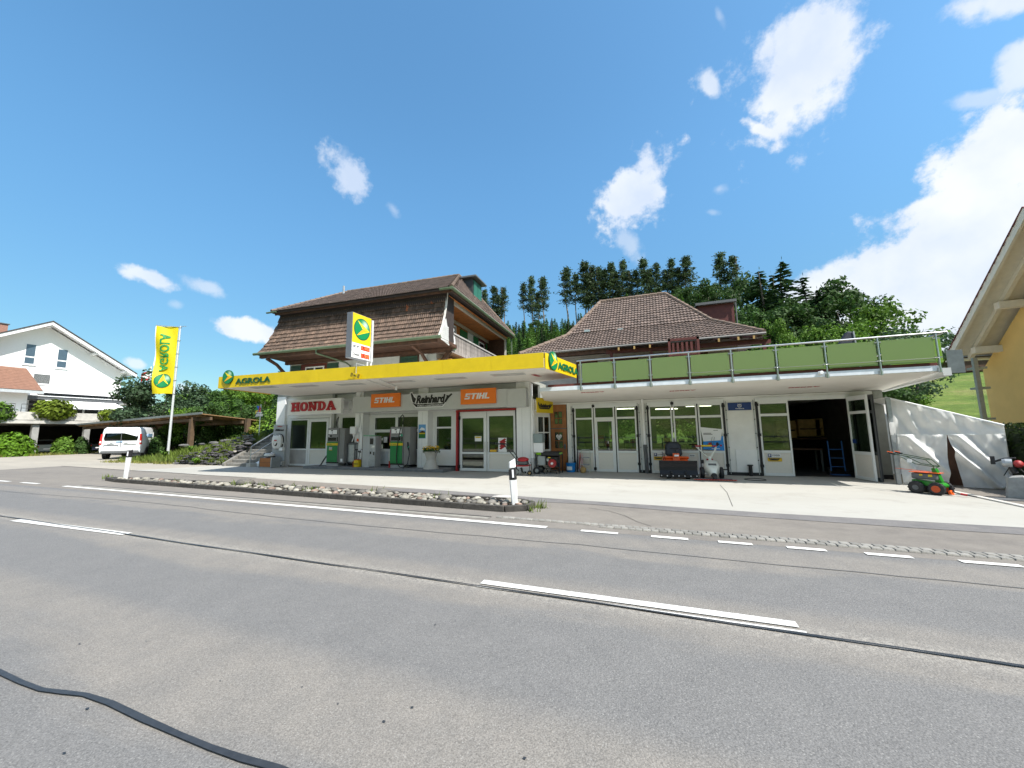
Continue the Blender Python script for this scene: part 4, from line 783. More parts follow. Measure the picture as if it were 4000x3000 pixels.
# goods in shop
rack(-9.7, 16.1, .8, 1.5, 'colourful stocked rack behind the small shop window', 4); rack(-13.2, 17.0, 2.2, 1.3, 'stocked rack behind the wide shop window', 5); rack(-18.4, 16.8, 1.9, 1.2, 'stocked rack behind the glass double doors', 6); rack(-8.1, 17.6, 2.3, 1.2, 'stocked rack behind the entrance door', 7)
t = thing('strip_light', 'lit strip light behind the display window of the shop', 'ceiling lamp', (-6.5, 16.8, 2.7)); m = MB(); m.tube([(-7.3, 16.6, 2.75), (-6.3, 17.2, 2.75)], .03, 6); build('tube', m, TUBE, t); m = MB(); m.beam((-7.35, 16.6, 2.80), (-6.25, 17.25, 2.80), .09, .05); build('fitting', m, PAPER, t)
# fascia board and signs
Yb = YS-.36
m = MB(); m.box(-13.95, -5.85, Yb, YS-.03, 2.68, 3.44); m.box(-5.84, -5.02, Yb-.01, YS-.03, 2.66, 3.42); m.box(-13.95, -5.1, YS+.06, YS+.11, 3.45, ZC-.002); build('sign_board', m, GREYM, SH, bevel=.006)
t = thing('shop_sign', 'white sign box with large red slab letters above the glass double doors', 'sign', (-16.5, YS-.2, 2.7)); m = MB(); m.box(-18.40, -14.72, YS-.34, YS-.14, 2.68, 3.46); build('sign_box', m, WHITEP, t, bevel=.012)
g, w = bold_slab(); vs = [(x/w*3.05, y*.47) for x, y in g[0]]; m = MB(); put2d(m, (vs, g[1]), (-18.08, YS-.345, 2.86), (1, 0, 0), (0, 0, 1), .05); build('lettering', m, REDL, t)
m = MB(); m.box(-14.72, -14.2, YS-.2, YS-.17, 3.30, 3.33); m.box(-14.72, -14.2, YS-.2, YS-.17, 2.86, 2.89); m.box(-14.36, -14.32, YS-.2, YS-.17, 2.7, 3.35); build('bracket', m, GREYM, t)
for (a, b, z0, z1, lab) in ((-12.78, -11.12, 2.88, 3.52, 'orange sign with slanted white letters above the second pump'), (-7.96, -6.32, 2.85, 3.50, 'orange sign with slanted white letters above the entrance door')):
    t = thing('brand_sign', lab, 'sign', ((a+b)/2, Yb, z0), group='orange signs on the shop fascia'); m = MB(); m.box(a, b, Yb-.09, Yb-.002, z0, z1); build('sign_box', m, ORANGE, t, bevel=.008)
    g, w = bold_italic(); W_ = 1.22; vs = [(x/w*W_, y*.25) for x, y in g[0]]; m = MB(); put2d(m, (vs, g[1]), ((a+b)/2-W_/2-.02, Yb-.092, z0+.21), (1, 0, 0), (0, 0, 1), .012); build('lettering', m, PAPER, t)
def dealer_logo(t, x, z, w, Y, m_, out=None, ex=(1, 0, 0), P3=None):
    """bold italic name over a pointed tray, with a tool at either end"""
    h = w*.24; o = P3 or (lambda a, b: (x+a, Y, z+b)); exv = Vector(ex)
    def q(pts, mm, d): k = MB(); put2d(k, (pts, [tuple(range(len(pts)))]), o(0, 0), ex, (0, 0, 1), d); return k
    if out:
        build('outline', q([(.045*w, .10*w), (.14*w, -.012*w), (.77*w, -.012*w), (.86*w, .10*w), (.77*w, .078*w), (.16*w, .078*w)], out, .003), out, t)
        build('outline', q([(.0*w, .30*w), (.05*w, .315*w), (.115*w, .22*w), (.165*w, .17*w), (.13*w, .075*w), (.06*w, .085*w), (.025*w, .17*w)], out, .003), out, t)
        g = glyphs('Reinhard', .185*w, .078, .25, width=.70*w); k = MB(); put2d(k, g, o(.14*w, .062*w), ex, (0, 0, 1), .002); build('outline', k, out, t)
    build('tray', q([(.06*w, .09*w), (.15*w, .005*w), (.76*w, .005*w), (.84*w, .09*w), (.76*w, .062*w), (.16*w, .062*w)], m_, .006), m_, t)
    build('tool_emblem', q([(.015*w, .285*w), (.045*w, .295*w), (.10*w, .21*w), (.15*w, .17*w), (.12*w, .09*w), (.07*w, .10*w), (.04*w, .18*w)], m_, .006), m_, t)
    build('tool_emblem', q([(.80*w, .09*w), (.855*w, .18*w), (.85*w, .215*w), (.90*w, .205*w), (.96*w, .245*w), (.985*w, .225*w), (.90*w, .155*w), (.84*w, .075*w)], m_, .006), m_, t)
    g = glyphs('Reinhard', .17*w, .05, .25, width=.68*w); k = MB(); put2d(k, g, o(.15*w, .07*w), ex, (0, 0, 1), .016); build('lettering', k, m_, t)
t = thing('dealer_sign', 'black tool dealer lettering with white outline between the two orange signs', 'sign', (-9.5, Yb, 2.9)); dealer_logo(t, -10.62, 2.82, 2.25, Yb-.004, INK, PAPER)
words(t, 'FORST + GARTENGERÄTE', -10.62+.42, 2.845, .09, Yb-.014, PAPER, .01, width=1.35, depth=.004)
# conduits, boxes on column two
m = MB(); m.tube([(-13.66, YS-.03, 1.9), (-13.80, YS-.03, 2.6), (-13.5, YS+.1, 2.62), (-13.5, YW-.02, 2.62), (-10.5, YW-.02, 2.60)], .012, 6); m.tube([(-13.8, YS-.03, 1.2), (-13.8, YS-.03, 3.6)], .012, 6); build('conduit', m, GREYM, SH)
t = thing('towel_dispenser', 'white paper dispenser hanging on the column between the pumps', 'dispenser', (-14.1, YS-.1, 1.6)); m = MB(); m.box(-14.22, -13.86, YS-.24, YS-.03, 1.66, 2.02); build('housing', m, PAPER, t, bevel=.03); m = MB(); m.prism([(-14.12, YS-.14, 1.66), (-13.96, YS-.14, 1.66), (-14.02, YS-.14, 1.5), (-14.1, YS-.14, 1.28), (-14.16, YS-.14, 1.3), (-14.06, YS-.14, 1.5)], (0, .02, 0)); build('paper_towel', m, PAPER, t)
t = flat('switch_box', -13.84, -13.66, 1.74, 1.98, YS-.022, PAPER, 'small white switch box beside the paper dispenser', 'switch box', .05, .01)
t = thing('warning_tag', 'small orange tag on the column below the paper dispenser', 'tag', (-13.85, YS-.03, 1.3)); m = MB(); m.prism([(-13.93, YS-.03, 1.3), (-13.79, YS-.03, 1.3), (-13.82, YS-.03, 1.42), (-13.90, YS-.03, 1.44)], (0, -.03, 0)); build('tag', m, ORANGEM, t)
# oblique wall with mullioned window between shop and workshop
p0, p1 = (-4.98, 14.86), (-4.48, 16.0); dv = np.array(p1)-np.array(p0); Lw = np.linalg.norm(dv); T = Matrix.Translation((p0[0], p0[1], 0)) @ Matrix.Rotation(math.atan2(dv[1], dv[0]), 4, 'Z')
def sw(px, py): c = online(px, py, p0, p1); return np.linalg.norm(c[:2]-np.array(p0)), c[2]
a0, zt0 = sw(2098, 1608); a1, _ = sw(2147, 1620); wz0 = .86; wz1 = 2.32
m = MB(); m.T = T; m.wall(0, Lw, 0, 3.0, 0, .15, [(a0, a1, wz0, wz1)]); build('side_wall', m, WHITE, SH)
m = MB(); m.T = T; e = .05; mid = (a0+a1)/2; mz = 1.62; cells = [(a0+e, mid-e/2, wz0+e, mz-e/2), (mid+e/2, a1-e, wz0+e, mz-e/2), (a0+e, mid-e/2, mz+e/2, wz1-e), (mid+e/2, a1-e, mz+e/2, wz1-e)]
m.wall(a0, a1, wz0, wz1, -.01, .05, cells); f = build('mullion_window', m, WHITEP, SH)
for c in cells: m = MB(); m.T = T; m.box(c[0], c[1], .02, .03, c[2], c[3]); build('pane', m, GLASSD, f)
m = MB(); m.box(-5.16, -4.96, YS-.06, YS+.05, 0, 3.72); build('corner_post', m, WHITEP, SH)
m = MB(); m.tube([(-4.88, YS-.1, 3.1), (-4.88, YS-.1, .62)], .055, 8); m.box(-5.0, -4.8, YS-.04, YS+.02, .6, 3.0); build('downpipe', m, WHITEP, SH, smooth=True); m = MB(); m.tube([(-4.88, YS-.1, .62), (-4.88, YS-.1, 0)], .075, 8); build('downpipe_shoe', m, GREYM, SH, smooth=True)
t = thing('letter_box', 'grey and white post box on the corner wall by the generator', 'post box', (-4.65, YS-.05, .8)); m = MB(); m.box(-4.80, -4.42, YS-.22, YS+.1, 1.22, 1.58); build('upper_box', m, mat('box_grey', (.22, .27, .27), .5), t, bevel=.01); m = MB(); m.box(-4.80, -4.42, YS-.20, YS+.1, .84, 1.215); build('lower_box', m, PAPER, t, bevel=.01)
# yellow projecting sign facing the side
t = thing('projecting_sign', 'yellow sign with black slanted lettering projecting beside the wooden door', 'sign', (-4.5, 14.9, 2.4)); q0, q1 = (-4.68, 14.6), (-4.08, 15.95)
a = online(2098, 1545, q0, q1); b = online(2160, 1572, q0, q1); zA, zB = 2.42, 3.03; u_ = Vector((b[0]-a[0], b[1]-a[1], 0)).normalized(); Ls = math.dist(a[:2], b[:2]); nn = Vector((u_.y, -u_.x, 0))
m = MB(); A0 = Vector((a[0], a[1], zA)); m.prism([A0, A0+u_*Ls, A0+u_*Ls+Vector((0, 0, zB-zA)), A0+Vector((0, 0, zB-zA))], -nn*.06); build('plate', m, YELLOW, t, bevel=.005)
dealer_logo(t, 0, 0, Ls*.95, 0, INK, None, ex=tuple(u_), P3=lambda p, q: tuple(A0+nn*.004+u_*(p+Ls*.02)+Vector((0, 0, q+.15))))
m = MB(); m.beam((-4.95, 14.95, 2.5), tuple(A0+Vector((0, 0, .1))-nn*.05), .04, .04); m.beam((-4.95, 14.95, 2.9), tuple(A0+Vector((0, 0, .45))-nn*.05), .04, .04); build('bracket', m, WHITEP, t)
# ------------------------------------------------------------------ island
IS = thing('fuel_island', 'low raised concrete island carrying the fuel pumps', 'fuel island', (-12.6, 14.4, 0)); rn = random.Random(2)
xs = list(np.linspace(-16.6, -8.62, 9))
ISL = mat('island_concrete', (.17, .175, .18), .85, var=.15, scale=6, obj=.12, bump=.2, dirt=.2)
for i in range(8): m = MB(); m.box(xs[i], xs[i+1]-.006, 14.12, 14.5, .0, .125); build('kerb_block', m, ISL, IS, bevel=.012)
m = MB(); m.box(-16.6, -8.62, 14.505, YW, .0, .12); build('island_top', m, ISL, IS)
# ------------------------------------------------------------------ canopy
CN = thing('fuel_canopy', 'flat canopy with yellow fascia over the fuel pumps', 'canopy', (-11, 13, 3.7))
cf = [(-17.85, 10.75), (-3.42, 11.72), (-2.98, 14.45), (-5.0, 15.3), (-18.6, 15.3)]
m = MB(); m.prism([(x, y, 3.725) for x, y in cf], (0, 0, .30)); build('canopy_slab', m, SOFFIT, CN)
def edge_panels(a, b, n, z0, z1, nm, gaps=()):
    a = Vector((*a, 0)); b = Vector((*b, 0)); u = (b-a).normalized(); nrm = Vector((u.y, -u.x, 0))
    for i in range(n):
        p = a+(b-a)*i/n; q = a+(b-a)*((i+1)/n)-u*.006; m = MB(); m.prism([p+nrm*.02+Vector((0, 0, z0)), q+nrm*.02+Vector((0, 0, z0)), q+nrm*.02+Vector((0, 0, z1)), p+nrm*.02+Vector((0, 0, z1))], nrm*.03*(1+.1*(i % 2))); build(nm, m, YELLOW, CN)
edge_panels(cf[0], cf[1], 8, 3.70, 4.20, 'fascia_panel'); edge_panels(cf[1], cf[2], 1, 3.68, 4.20, 'fascia_panel'); edge_panels((-18.45, 13.6), cf[0], 1, 3.70, 4.2, 'fascia_panel')
# recessed light panels in the soffit
LP = mat('light_diffuser', (.62, .58, .55), .25, var=.03)
for (px, py) in ((1030, 1513), (1188, 1508), (1370, 1501), (1560, 1490), (1760, 1478), (1985, 1463)):
    c = onz(px, py, 3.72); a = math.atan2(.97, 14.43); t = thing('soffit_light', None, None, (c[0], c[1], 3.715), a); t.parent = CN; t.matrix_parent_inverse = WM[CN.name].inverted()
    m = MB(True); m.wall(-.62, .62, -.2, .2, -.01, .004, [(-.58, .58, -.16, .16)]); m.v = [(x, z, y) for x, y, z in m.v]; build('frame', m, GREYM, t); m = MB(True); m.box(-.575, .575, -.155, .155, -.004, .004); build('diffuser', m, LP, t)
    t.name = 'soffit_light'
m = MB(); a = onz(1430, 1484, 3.70); b = onz(1560, 1528, 3.70); m.tube([tuple(a), tuple(b)], .02, 6); a = onz(1480, 1482, 3.70); b = onz(1548, 1510, 3.70); m.tube([tuple(a), tuple(b)], .02, 6); m.tube([tuple(b), (b[0], b[1], 3.55)], .05, 8); build('soffit_pipe', m, WHITEP, CN)
# canopy lettering and emblems
def fascia_frame(a, b):
    a = Vector((*a, 0)); u = (Vector((*b, 0))-a).normalized(); return a, u, Vector((u.y, -u.x, 0))
a, u, nr = fascia_frame(cf[0], cf[1])
def on_f(px, py, A, Bp): c = online(px, py, A, Bp); return c
c = on_f(899, 1474, cf[0], cf[1]); globe('round_emblem', Vector(c)+nr*.06, u, (0, 0, 1), .30, CN, thick=.05)
l0 = on_f(926, 1495, cf[0], cf[1]); l1 = on_f(1062, 1490, cf[0], cf[1]); g = glyphs('AGROLA', .235, .03, width=math.dist(l0[:2], l1[:2])); m = MB(); put2d(m, g, Vector((l0[0], l0[1], 3.83))+nr*.062, u, (0, 0, 1), .02); build('lettering', m, mat('letter_green', (.004, .075, .03), .4), CN)
a, u, nr = fascia_frame(cf[1], cf[2]); c = on_f(2151, 1393, cf[1], cf[2]); globe('round_emblem', Vector((c[0], c[1], 4.0))+nr*.06, u, (0, 0, 1), .32, CN, thick=.05)
l0 = on_f(2173, 1430, cf[1], cf[2]); l1 = on_f(2250, 1450, cf[1], cf[2]); g = glyphs('AGROLA', .25, .035, width=math.dist(l0[:2], l1[:2])); m = MB(); put2d(m, g, Vector((l0[0], l0[1], 3.80))+nr*.062, u, (0, 0, 1), .02); build('lettering', m, mat('letter_green2', (.006, .13, .05), .4), CN)
c = onz(2095, 1470, 3.715); g, w = bold_slab(); vs = [(x/w*.62, y*.17) for x, y in g[0]]; m = MB(); put2d(m, (vs, g[1]), (c[0]-.05, c[1]-.5, 3.71), (.15, 1, 0), (1, -.15, 0), .004); build('soffit_lettering', m, REDL, label='small red word painted on the canopy soffit near the corner', cat='lettering')
# price sign standing on the canopy
PS = thing('price_sign', 'tall fuel price sign with round emblem standing on the canopy', 'sign', (-12, 12.6, 4))
c = ony(1378, 1217, 11.9); X0 = c[0]; e = onx(1451, 1252, X0); zt = c[2]; c2 = ony(1371, 1395, 11.9); zb = c2[2]; Y0_, Y1_ = 11.9, e[1]; s0 = ony(1356, 1217, 11.9)[0]
m = MB(); m.box(s0, X0, Y0_, Y1_, zb, zt); build('sign_case', m, mat('case_grey', (.13, .14, .16), .45), PS, bevel=.01)
Hs = zt-zb; Ws = Y1_-Y0_; zm = zt-Hs*.66; m = MB(); m.box(X0+.002, X0+.012, Y0_+.02, Y1_-.02, zm, zt-.02); build('yellow_face', m, YELLOW, PS); m = MB(); m.box(X0+.002, X0+.012, Y0_+.02, Y1_-.02, zb+.02, zm-.01); build('white_face', m, PAPER, PS)
globe('round_emblem', (X0+.012, (Y0_+Y1_)/2, (zt+zm)/2), (0, 1, 0), (0, 0, 1), min(Ws, zt-zm)*.42, PS, thick=.01)
hz = (zm-zb)/2; DISP = mat('led_display', (.30, .02, .01), .35, emit=(.9, .02, .005, .08)); DIG = mat('led_digit', (.8, .1, .02), .4, emit=(1, .25, .1, .3))
for i, (txt, num) in enumerate((('Bf 95', '1.95'), ('Diesel', '1.93'))):
    z = zm-hz*(i+.78); words(PS, txt, 0, 0, .001, 0, INK) if False else None
    g = glyphs(txt, hz*.36, .02, width=Ws*.32); m = MB(); put2d(m, g, (X0+.013, Y0_+Ws*.08, z+hz*.12), (0, 1, 0), (0, 0, 1), .003); build('lettering', m, INK, PS)
    m = MB(); m.box(X0+.012, X0+.02, Y0_+Ws*.47, Y0_+Ws*.94, z, z+hz*.58); build('price_display', m, DISP, PS)
    g = glyphs(num, hz*.42, .03, width=Ws*.40); m = MB(); put2d(m, g, (X0+.021, Y0_+Ws*.505, z+hz*.08), (0, 1, 0), (0, 0, 1), .002); build('digits', m, DIG, PS)
m = MB(); m.box(X0+.012, X0+.016, Y0_+.02, Y1_-.02, zm-hz-.015, zm-hz+.0); build('divider', m, GREYM, PS)
m = MB(); m.tube([(X0-.06, Y1_-.1, zb+.05), (X0-.06, Y1_-.1, 4.0)], .04, 8); m.tube([(X0-.06, Y1_+.12, zt-.4), (X0-.06, Y1_+.12, 4.0)], .05, 8); m.box(s0, X0, Y1_+.05, Y1_+.16, zb, zt-.05); build('support_post', m, GREYM, PS)
# clearance board hanging over the fascia
a, u, nr = fascia_frame(cf[0], cf[1]); CB = thing('clearance_board', 'small yellow and black striped clearance board hung over the canopy fascia', 'sign', (-11, 11, 4)); c = Vector(online(1378, 1462, cf[0], cf[1]))+nr*.12; c2 = Vector(online(1413, 1470, cf[0], cf[1]))+nr*.12; L_ = (c2-c).length; dz = (c2.z-c.z); w_ = (c2-c).normalized(); up = Vector((0, 0, 1))
m = MB(); m.prism([c-up*.10, c2-up*.10, c2+up*.06, c+up*.06], nr*.015); build('plate', m, YELLOW, CB); m = MB()
for k in (0, 1, 6, 7):
    s_ = c+w_*(L_*(k/8+.02)); m.prism([s_-up*.10+nr*.016, s_-up*.10+w_*.03+nr*.016, s_+up*.055+w_*.065+nr*.016, s_+up*.055+w_*.03+nr*.016], nr*.002)
build('stripes', m, INK, CB); g = glyphs('3.80 m', .08, .02, width=L_*.36); m = MB(); put2d(m, g, c+w_*(L_*.32)-up*.065+nr*.016, w_, up, .003); build('lettering', m, INK, CB)
m = MB(); p_ = c+w_*(L_*.6)+up*.05; m.tube([p_, p_+up*.40, p_+up*.40-nr*.5, p_-nr*.5+up*.2], .015, 6); build('hanger', m, GALV, CB)
# ------------------------------------------------------------------ big house over the shop (own axes: u along the front, v into the depth)
HA = math.radians(3.67); HO = (-20.5, 14.1, 0); HT = Matrix.Translation(HO) @ Matrix.Rotation(HA, 4, 'Z'); hu = HT.to_3x3() @ Vector((1, 0, 0)); hv = HT.to_3x3() @ Vector((0, 1, 0))
HH = thing('big_house', 'large house with dark tiled mansard front and wooden loggia above the shop', 'house', HO, HA)
def hb(name, mk, mm, **k): m = MB(True); mk(m); return build(name, m, mm, k.pop('par', HH), **k)
hb('wall', lambda m: (m.box(.65, 9.62, 1.6, 10, 3.85, 6.02), m.box(.65, 9.6, 1.9, 10, 6.02, 8.4), m.box(9.62, 10.05, 1.8, 3.4, 3.85, 5.95)), mat('house_render', (.56, .58, .57), .85, var=.06, bump=.4, bscale=25, dirt=.1))
MP = [(0.02, 6.08), (.34, 6.62), (.58, 7.2), (.74, 7.8), (.84, 8.45)]
# mansard body and left return
L3 = [(.02+.62*(1-((8.45-z)/2.37))**.7 if i else 0, y, z) for i, (y, z) in enumerate(MP)]
m = MB(True); n = len(MP); vs = [(L3[i][0], MP[i][0], MP[i][1]) for i in range(n)]+[(11.2, p[0], p[1]) for p in MP]+[(L3[i][0], 10.2-MP[i][0], MP[i][1]) for i in range(n)]+[(11.2, 1.5, p[1]) for p in MP]
m.add(vs, [(i, n+i, n+i+1, i+1) for i in range(n-1)]+[(2*n+i, i, i+1, 2*n+i+1) for i in range(n-1)]+[(n+i, 3*n+i, 3*n+i+1, n+i+1) for i in range(n-1)]); build('mansard_body', m, UNDER, HH)
def clipM(s, a): i = 2.5; t = min(1, a/2.5); return s > .04+.60*t**.7 and s < 11.18
tile_field(HH, HO, hu, hv, MP, .115, .262, .0, 11.2, clipM, TILEO, special=lambda s, a: TILER if ((abs(s-8.95) < .06 or abs(s-10.3) < .055) and abs(a-(1.97 if s < 9.5 else 2.2)) < .14) else None, seed=4, roll=1, hgt=.062)
# dark sheet over the top two rows, its colour stands for the eave's shadow
hb('eave_shadow_sheet', lambda m: m.add([(.66, .74, 8.46), (11.2, .74, 8.46), (11.2, .70, 8.0), (.62, .70, 8.0)], [(3, 2, 1, 0)]), UNDER)
for s in (11.14, 11.19):
    m = MB(True); m.tube([(s+.02, p[0]-.05, p[1]) for p in MP], .035, 5); build('verge_trim', m, mat('pale_verge', (.50, .48, .44), .8, var=.2), HH)
hb('gable_board', lambda m: m.prism([(11.21, .05, 6.02), (11.21, .30, 6.62), (11.21, .60, 7.1), (11.21, .80, 6.6), (11.21, .95, 5.85)], (.03, 0, 0)), mat('white_boarding', (.5, .5, .48), .6, var=.08))
for k in range(8): hb('lap_board', lambda m: m.box(11.242, 11.256, .10+.04*k, .84, 5.95+.1*k, 6.03+.1*k), mat('white_boarding', (.5, .5, .48), .6, var=.08))
# eave, gutters
hb('eave_soffit', lambda m: m.add([(.0, .02, 6.02), (11.25, .02, 6.02), (11.25, 1.75, 5.86), (.35, 1.75, 5.86), (.0, .02, 6.08), (11.25, .02, 6.08), (11.25, 1.75, 6.04), (.35, 1.75, 6.04)], MB.BF), WOODB)
hb('eave_beam', lambda m: (m.box(.15, 11.0, .06, .22, 5.84, 6.01), m.box(.45, 10.9, 1.42, 1.58, 5.68, 5.86)), WOODB)
for u_ in (.75, 9.9): hb('brace', lambda m: m.tube([(u_-.3, .25, 5.86), (u_-.05, .7, 5.55), (u_+.05, 1.35, 4.95)], [.1, .09, .11], 6), WOODB)
hb('gutter', lambda m: m.tube([(-.12, -.07, 6.06), (11.3, -.07, 6.06)], .075, 8), GUTTER, smooth=True)
hb('downpipe', lambda m: m.tube([(4.15, -.05, 6.0), (4.15, -.05, 5.82), (4.9, 1.25, 5.5), (5.0, 1.5, 5.35), (5.0, 1.52, 4.0)], .05, 7), GUTTER, smooth=True)
# upper roof: hipped at both ends
RZ2 = 11.27; e0, e1, ev, eb, ez = .5, 11.65, .32, 10.15, 8.5; r0, r1, rv = 1.35, 9.7, 5.2
m = MB(True); m.add([(e0, ev, ez), (e1, ev, ez), (r1, rv, RZ2), (r0, rv, RZ2), (e1, eb, ez), (e0, eb, ez), (e0, ev, ez-.06), (e1, ev, ez-.06), (e1, eb, ez-.06), (e0, eb, ez-.06)], [(0, 1, 2, 3), (1, 4, 2), (4, 5, 3, 2), (5, 0, 3), (7, 6, 9, 8), (0, 6, 7, 1), (1, 7, 8, 4), (5, 9, 6, 0), (4, 8, 9, 5)]); build('upper_roof', m, UNDER, HH)
pf = [(ev, ez+.02), (rv, RZ2+.02)]; Lf = math.dist(*pf)
tile_field(HH, HO, hu, hv, pf, .20, .30, e0, e1, lambda s, a: lerp(e0, r0, a/Lf)+.03 < s < lerp(e1, r1, a/Lf)-.03, TILEB, singles=0, name='upper_tile', seed=6, hgt=.04)
ps = [(0, ez+.02), (e1-r1, RZ2+.02)]; Ls = math.dist(*ps); ho2 = HT @ Vector((e1, 0, 0))
tile_field(HH, ho2, hv, -hu, ps, .20, .30, ev, eb, lambda s, a: lerp(ev, rv, a/Ls)+.03 < s < lerp(eb, rv, a/Ls)-.03, TILEB, singles=0, name='side_tile', seed=7, hgt=.04)
for a, b in (((e0, ev, ez+.05), (r0, rv, RZ2+.05)), ((r0, rv, RZ2+.07), (r1, rv, RZ2+.07)), ((e1, ev, ez+.05), (r1, rv, RZ2+.05)), ((e1, eb, ez+.05), (r1, rv, RZ2+.05))): ridge_caps(HH, HT @ Vector(a), HT @ Vector(b), HIP)
hb('vent_pipe', lambda m: m.tube([(1.9, 4.2, 10.6), (1.9, 4.2, 11.3)], .07, 8), GALV)
hb('upper_gutter', lambda m: m.tube([(e1+.05, ev-.12, ez-.05), (e1+.05, eb+.1, ez-.05)], .08, 8), GUTTER, smooth=True)
hb('upper_gutter', lambda m: m.tube([(e0-.3, ev-.05, ez-.03), (e0+.4, ev-.05, ez-.03)], .05, 8), GUTTER, smooth=True)
hb('upper_gutter', lambda m: m.tube([(e1-.6, ev-.05, ez-.04), (e1+.08, ev-.05, ez-.04)], .06, 8), GUTTER, smooth=True)
hb('fascia_board', lambda m: (m.box(e1-.02, e1+.01, ev, eb, ez-.22, ez-.065), m.box(e0+.1, e1-.05, .45, .5, ez-.16, ez-.065)), WOODB)
# dormer
hb('dormer', lambda m: m.box(9.9, 10.75, 4.9, 6.3, 9.2, 10.9), mat('dormer_cladding', (.03, .035, .04), .6))
hb('dormer_roof', lambda m: m.box(9.4, 11.05, 4.7, 6.5, 10.9, 11.02), DGREY, bevel=.02)
for a in (5.0, 5.62): hb('shutter', lambda m: m.box(10.76, 10.80, a, a+.56, 9.75, 10.8), mat('teal_shutter', (.02, .13, .09), .6))
# loggia on the right gable
LW = 9.62
hb('loggia_ceiling', lambda m: m.add([(LW, .9, 8.28), (11.25, .9, 8.34), (11.25, 10.1, 8.34), (LW, 10.1, 8.28)], [(0, 1, 2, 3)]), WOODO)
hb('loggia_beam', lambda m: (m.box(11.0, 11.14, .95, 10.0, 8.18, 8.32), m.box(9.72, 9.8, 1.2, 10.0, 8.08, 8.26)), mat('cream_wood', (.45, .42, .36), .7, var=.1))
hb('loggia_floor', lambda m: m.box(9.62, 10.95, 1.55, 10.1, 5.72, 5.9), WOODG)
hb('loggia_wall', lambda m: m.box(LW-.02, LW+.02, 1.7, 10.1, 5.9, 8.3), mat('loggia_white', (.62, .64, .64), .8, var=.05))
def lw_(nm, v0, v1, z0, z1, mm, d=.05): hb(nm, lambda m: m.box(LW+.02, LW+.02+d, v0, v1, z0, z1), mm)
lw_('timber_surround', 3.0, 6.62, 6.0, 8.2, WOODO, .02); lw_('window_frame', 3.3, 4.9, 6.05, 8.0, PAPER, .05); lw_('pane', 3.4, 4.75, 6.1, 7.9, BLACKG, .06); lw_('shutter', 5.45, 6.5, 6.1, 8.0, SHUT, .06)
lw_('shutter', 7.55, 8.3, 6.1, 8.05, SHUT, .06); lw_('timber_surround', 8.3, 10.3, 7.9, 8.2, MAROON, .03); lw_('window_frame', 8.4, 9.4, 6.7, 7.9, PAPER, .05); lw_('pane', 8.5, 9.3, 6.8, 7.8, BLACKG, .06); lw_('timber_surround', 9.4, 9.7, 6.6, 7.9, MAROON, .03); lw_('shutter', 9.7, 10.05, 6.3, 8.0, SHUT, .06)
hb('rear_boarding', lambda m: m.box(9.6, 11.1, 10.0, 10.12, 5.7, 8.3), WOODB); hb('corner_post', lambda m: m.box(11.02, 11.14, 9.88, 10.0, 5.7, 8.25), mat('cream_wood', (.45, .42, .36), .7)); hb('downpipe', lambda m: m.tube([(11.5, 10.1, 8.4), (11.5, 10.15, 5.7)], .05, 6), GUTTER)
hb('loggia_rail', lambda m: (m.box(10.82, 10.94, 1.5, 10.0, 6.72, 6.80), m.box(10.82, 10.92, 1.5, 10.0, 5.74, 5.80)), mat('grey_rail', (.36, .34, .32), .8, var=.15))
bo = None; v_ = 1.58; rn = random.Random(8)
while v_ < 9.9:
    if bo is None: bm_ = MB(True); bm_.box(-.012, .012, 0, .135, -.46, .46); bo = build('rail_board', bm_, WOODG, HH); bo.location = (10.88, v_, 6.25)
    else: c = bo.copy(); COL.objects.link(c); c.location = (10.88+rn.uniform(-.006, .006), v_, 6.25+rn.uniform(-.012, .012))
    v_ += .155
# painted cow board on the rail
t = thing('cow_board', 'white painted cow cutout on a green base fixed at the loggia rail end', 'ornament', HT @ Vector((10.98, 1.5, 5.9)), HA); k = [(0, 0), (.12, .55), (.02, .8), (.10, 1.02), (.24, 1.05), (.36, .95), (.42, .80), (.34, .6), (.52, .35), (.56, 0)]
m = MB(True); m.prism([(0, y+.02, z+.18) for y, z in k], (.03, 0, 0)); build('cow_shape', m, PAPER, t); m = MB(True); m.prism([(.032, y+.02, z+.18) for y, z in [(.2, .1), (.4, .15), (.35, .4), (.22, .35)]], (.004, 0, 0)); m.prism([(.032, y+.02, z+.18) for y, z in [(.05, .84), (.12, .8), (.15, .95), (.10, 1.0)]], (.004, 0, 0)); build('dark_patch', m, WOODB, t); m = MB(True); m.box(-.02, .05, 0, .62, 0, .2); build('green_base', m, SHUT, t)
hb('lower_awning', lambda m: m.add([(9.9, 2.0, 5.45), (11.0, 1.6, 5.3), (11.1, 9.5, 5.25), (9.9, 9.5, 5.55), (9.9, 2.0, 5.5), (11.0, 1.6, 5.35), (11.1, 9.5, 5.3), (9.9, 9.5, 5.6)], MB.BF), mat('awning_wood', (.50, .24, .06), .6, var=.12))
hb('loggia_bracket', lambda m: (m.beam((9.9, 1.7, 4.6), (11.0, 1.5, 5.7), .16, .2), m.beam((9.9, 1.5, 5.75), (11.1, 1.5, 5.8), .14, .18)), WOODB)
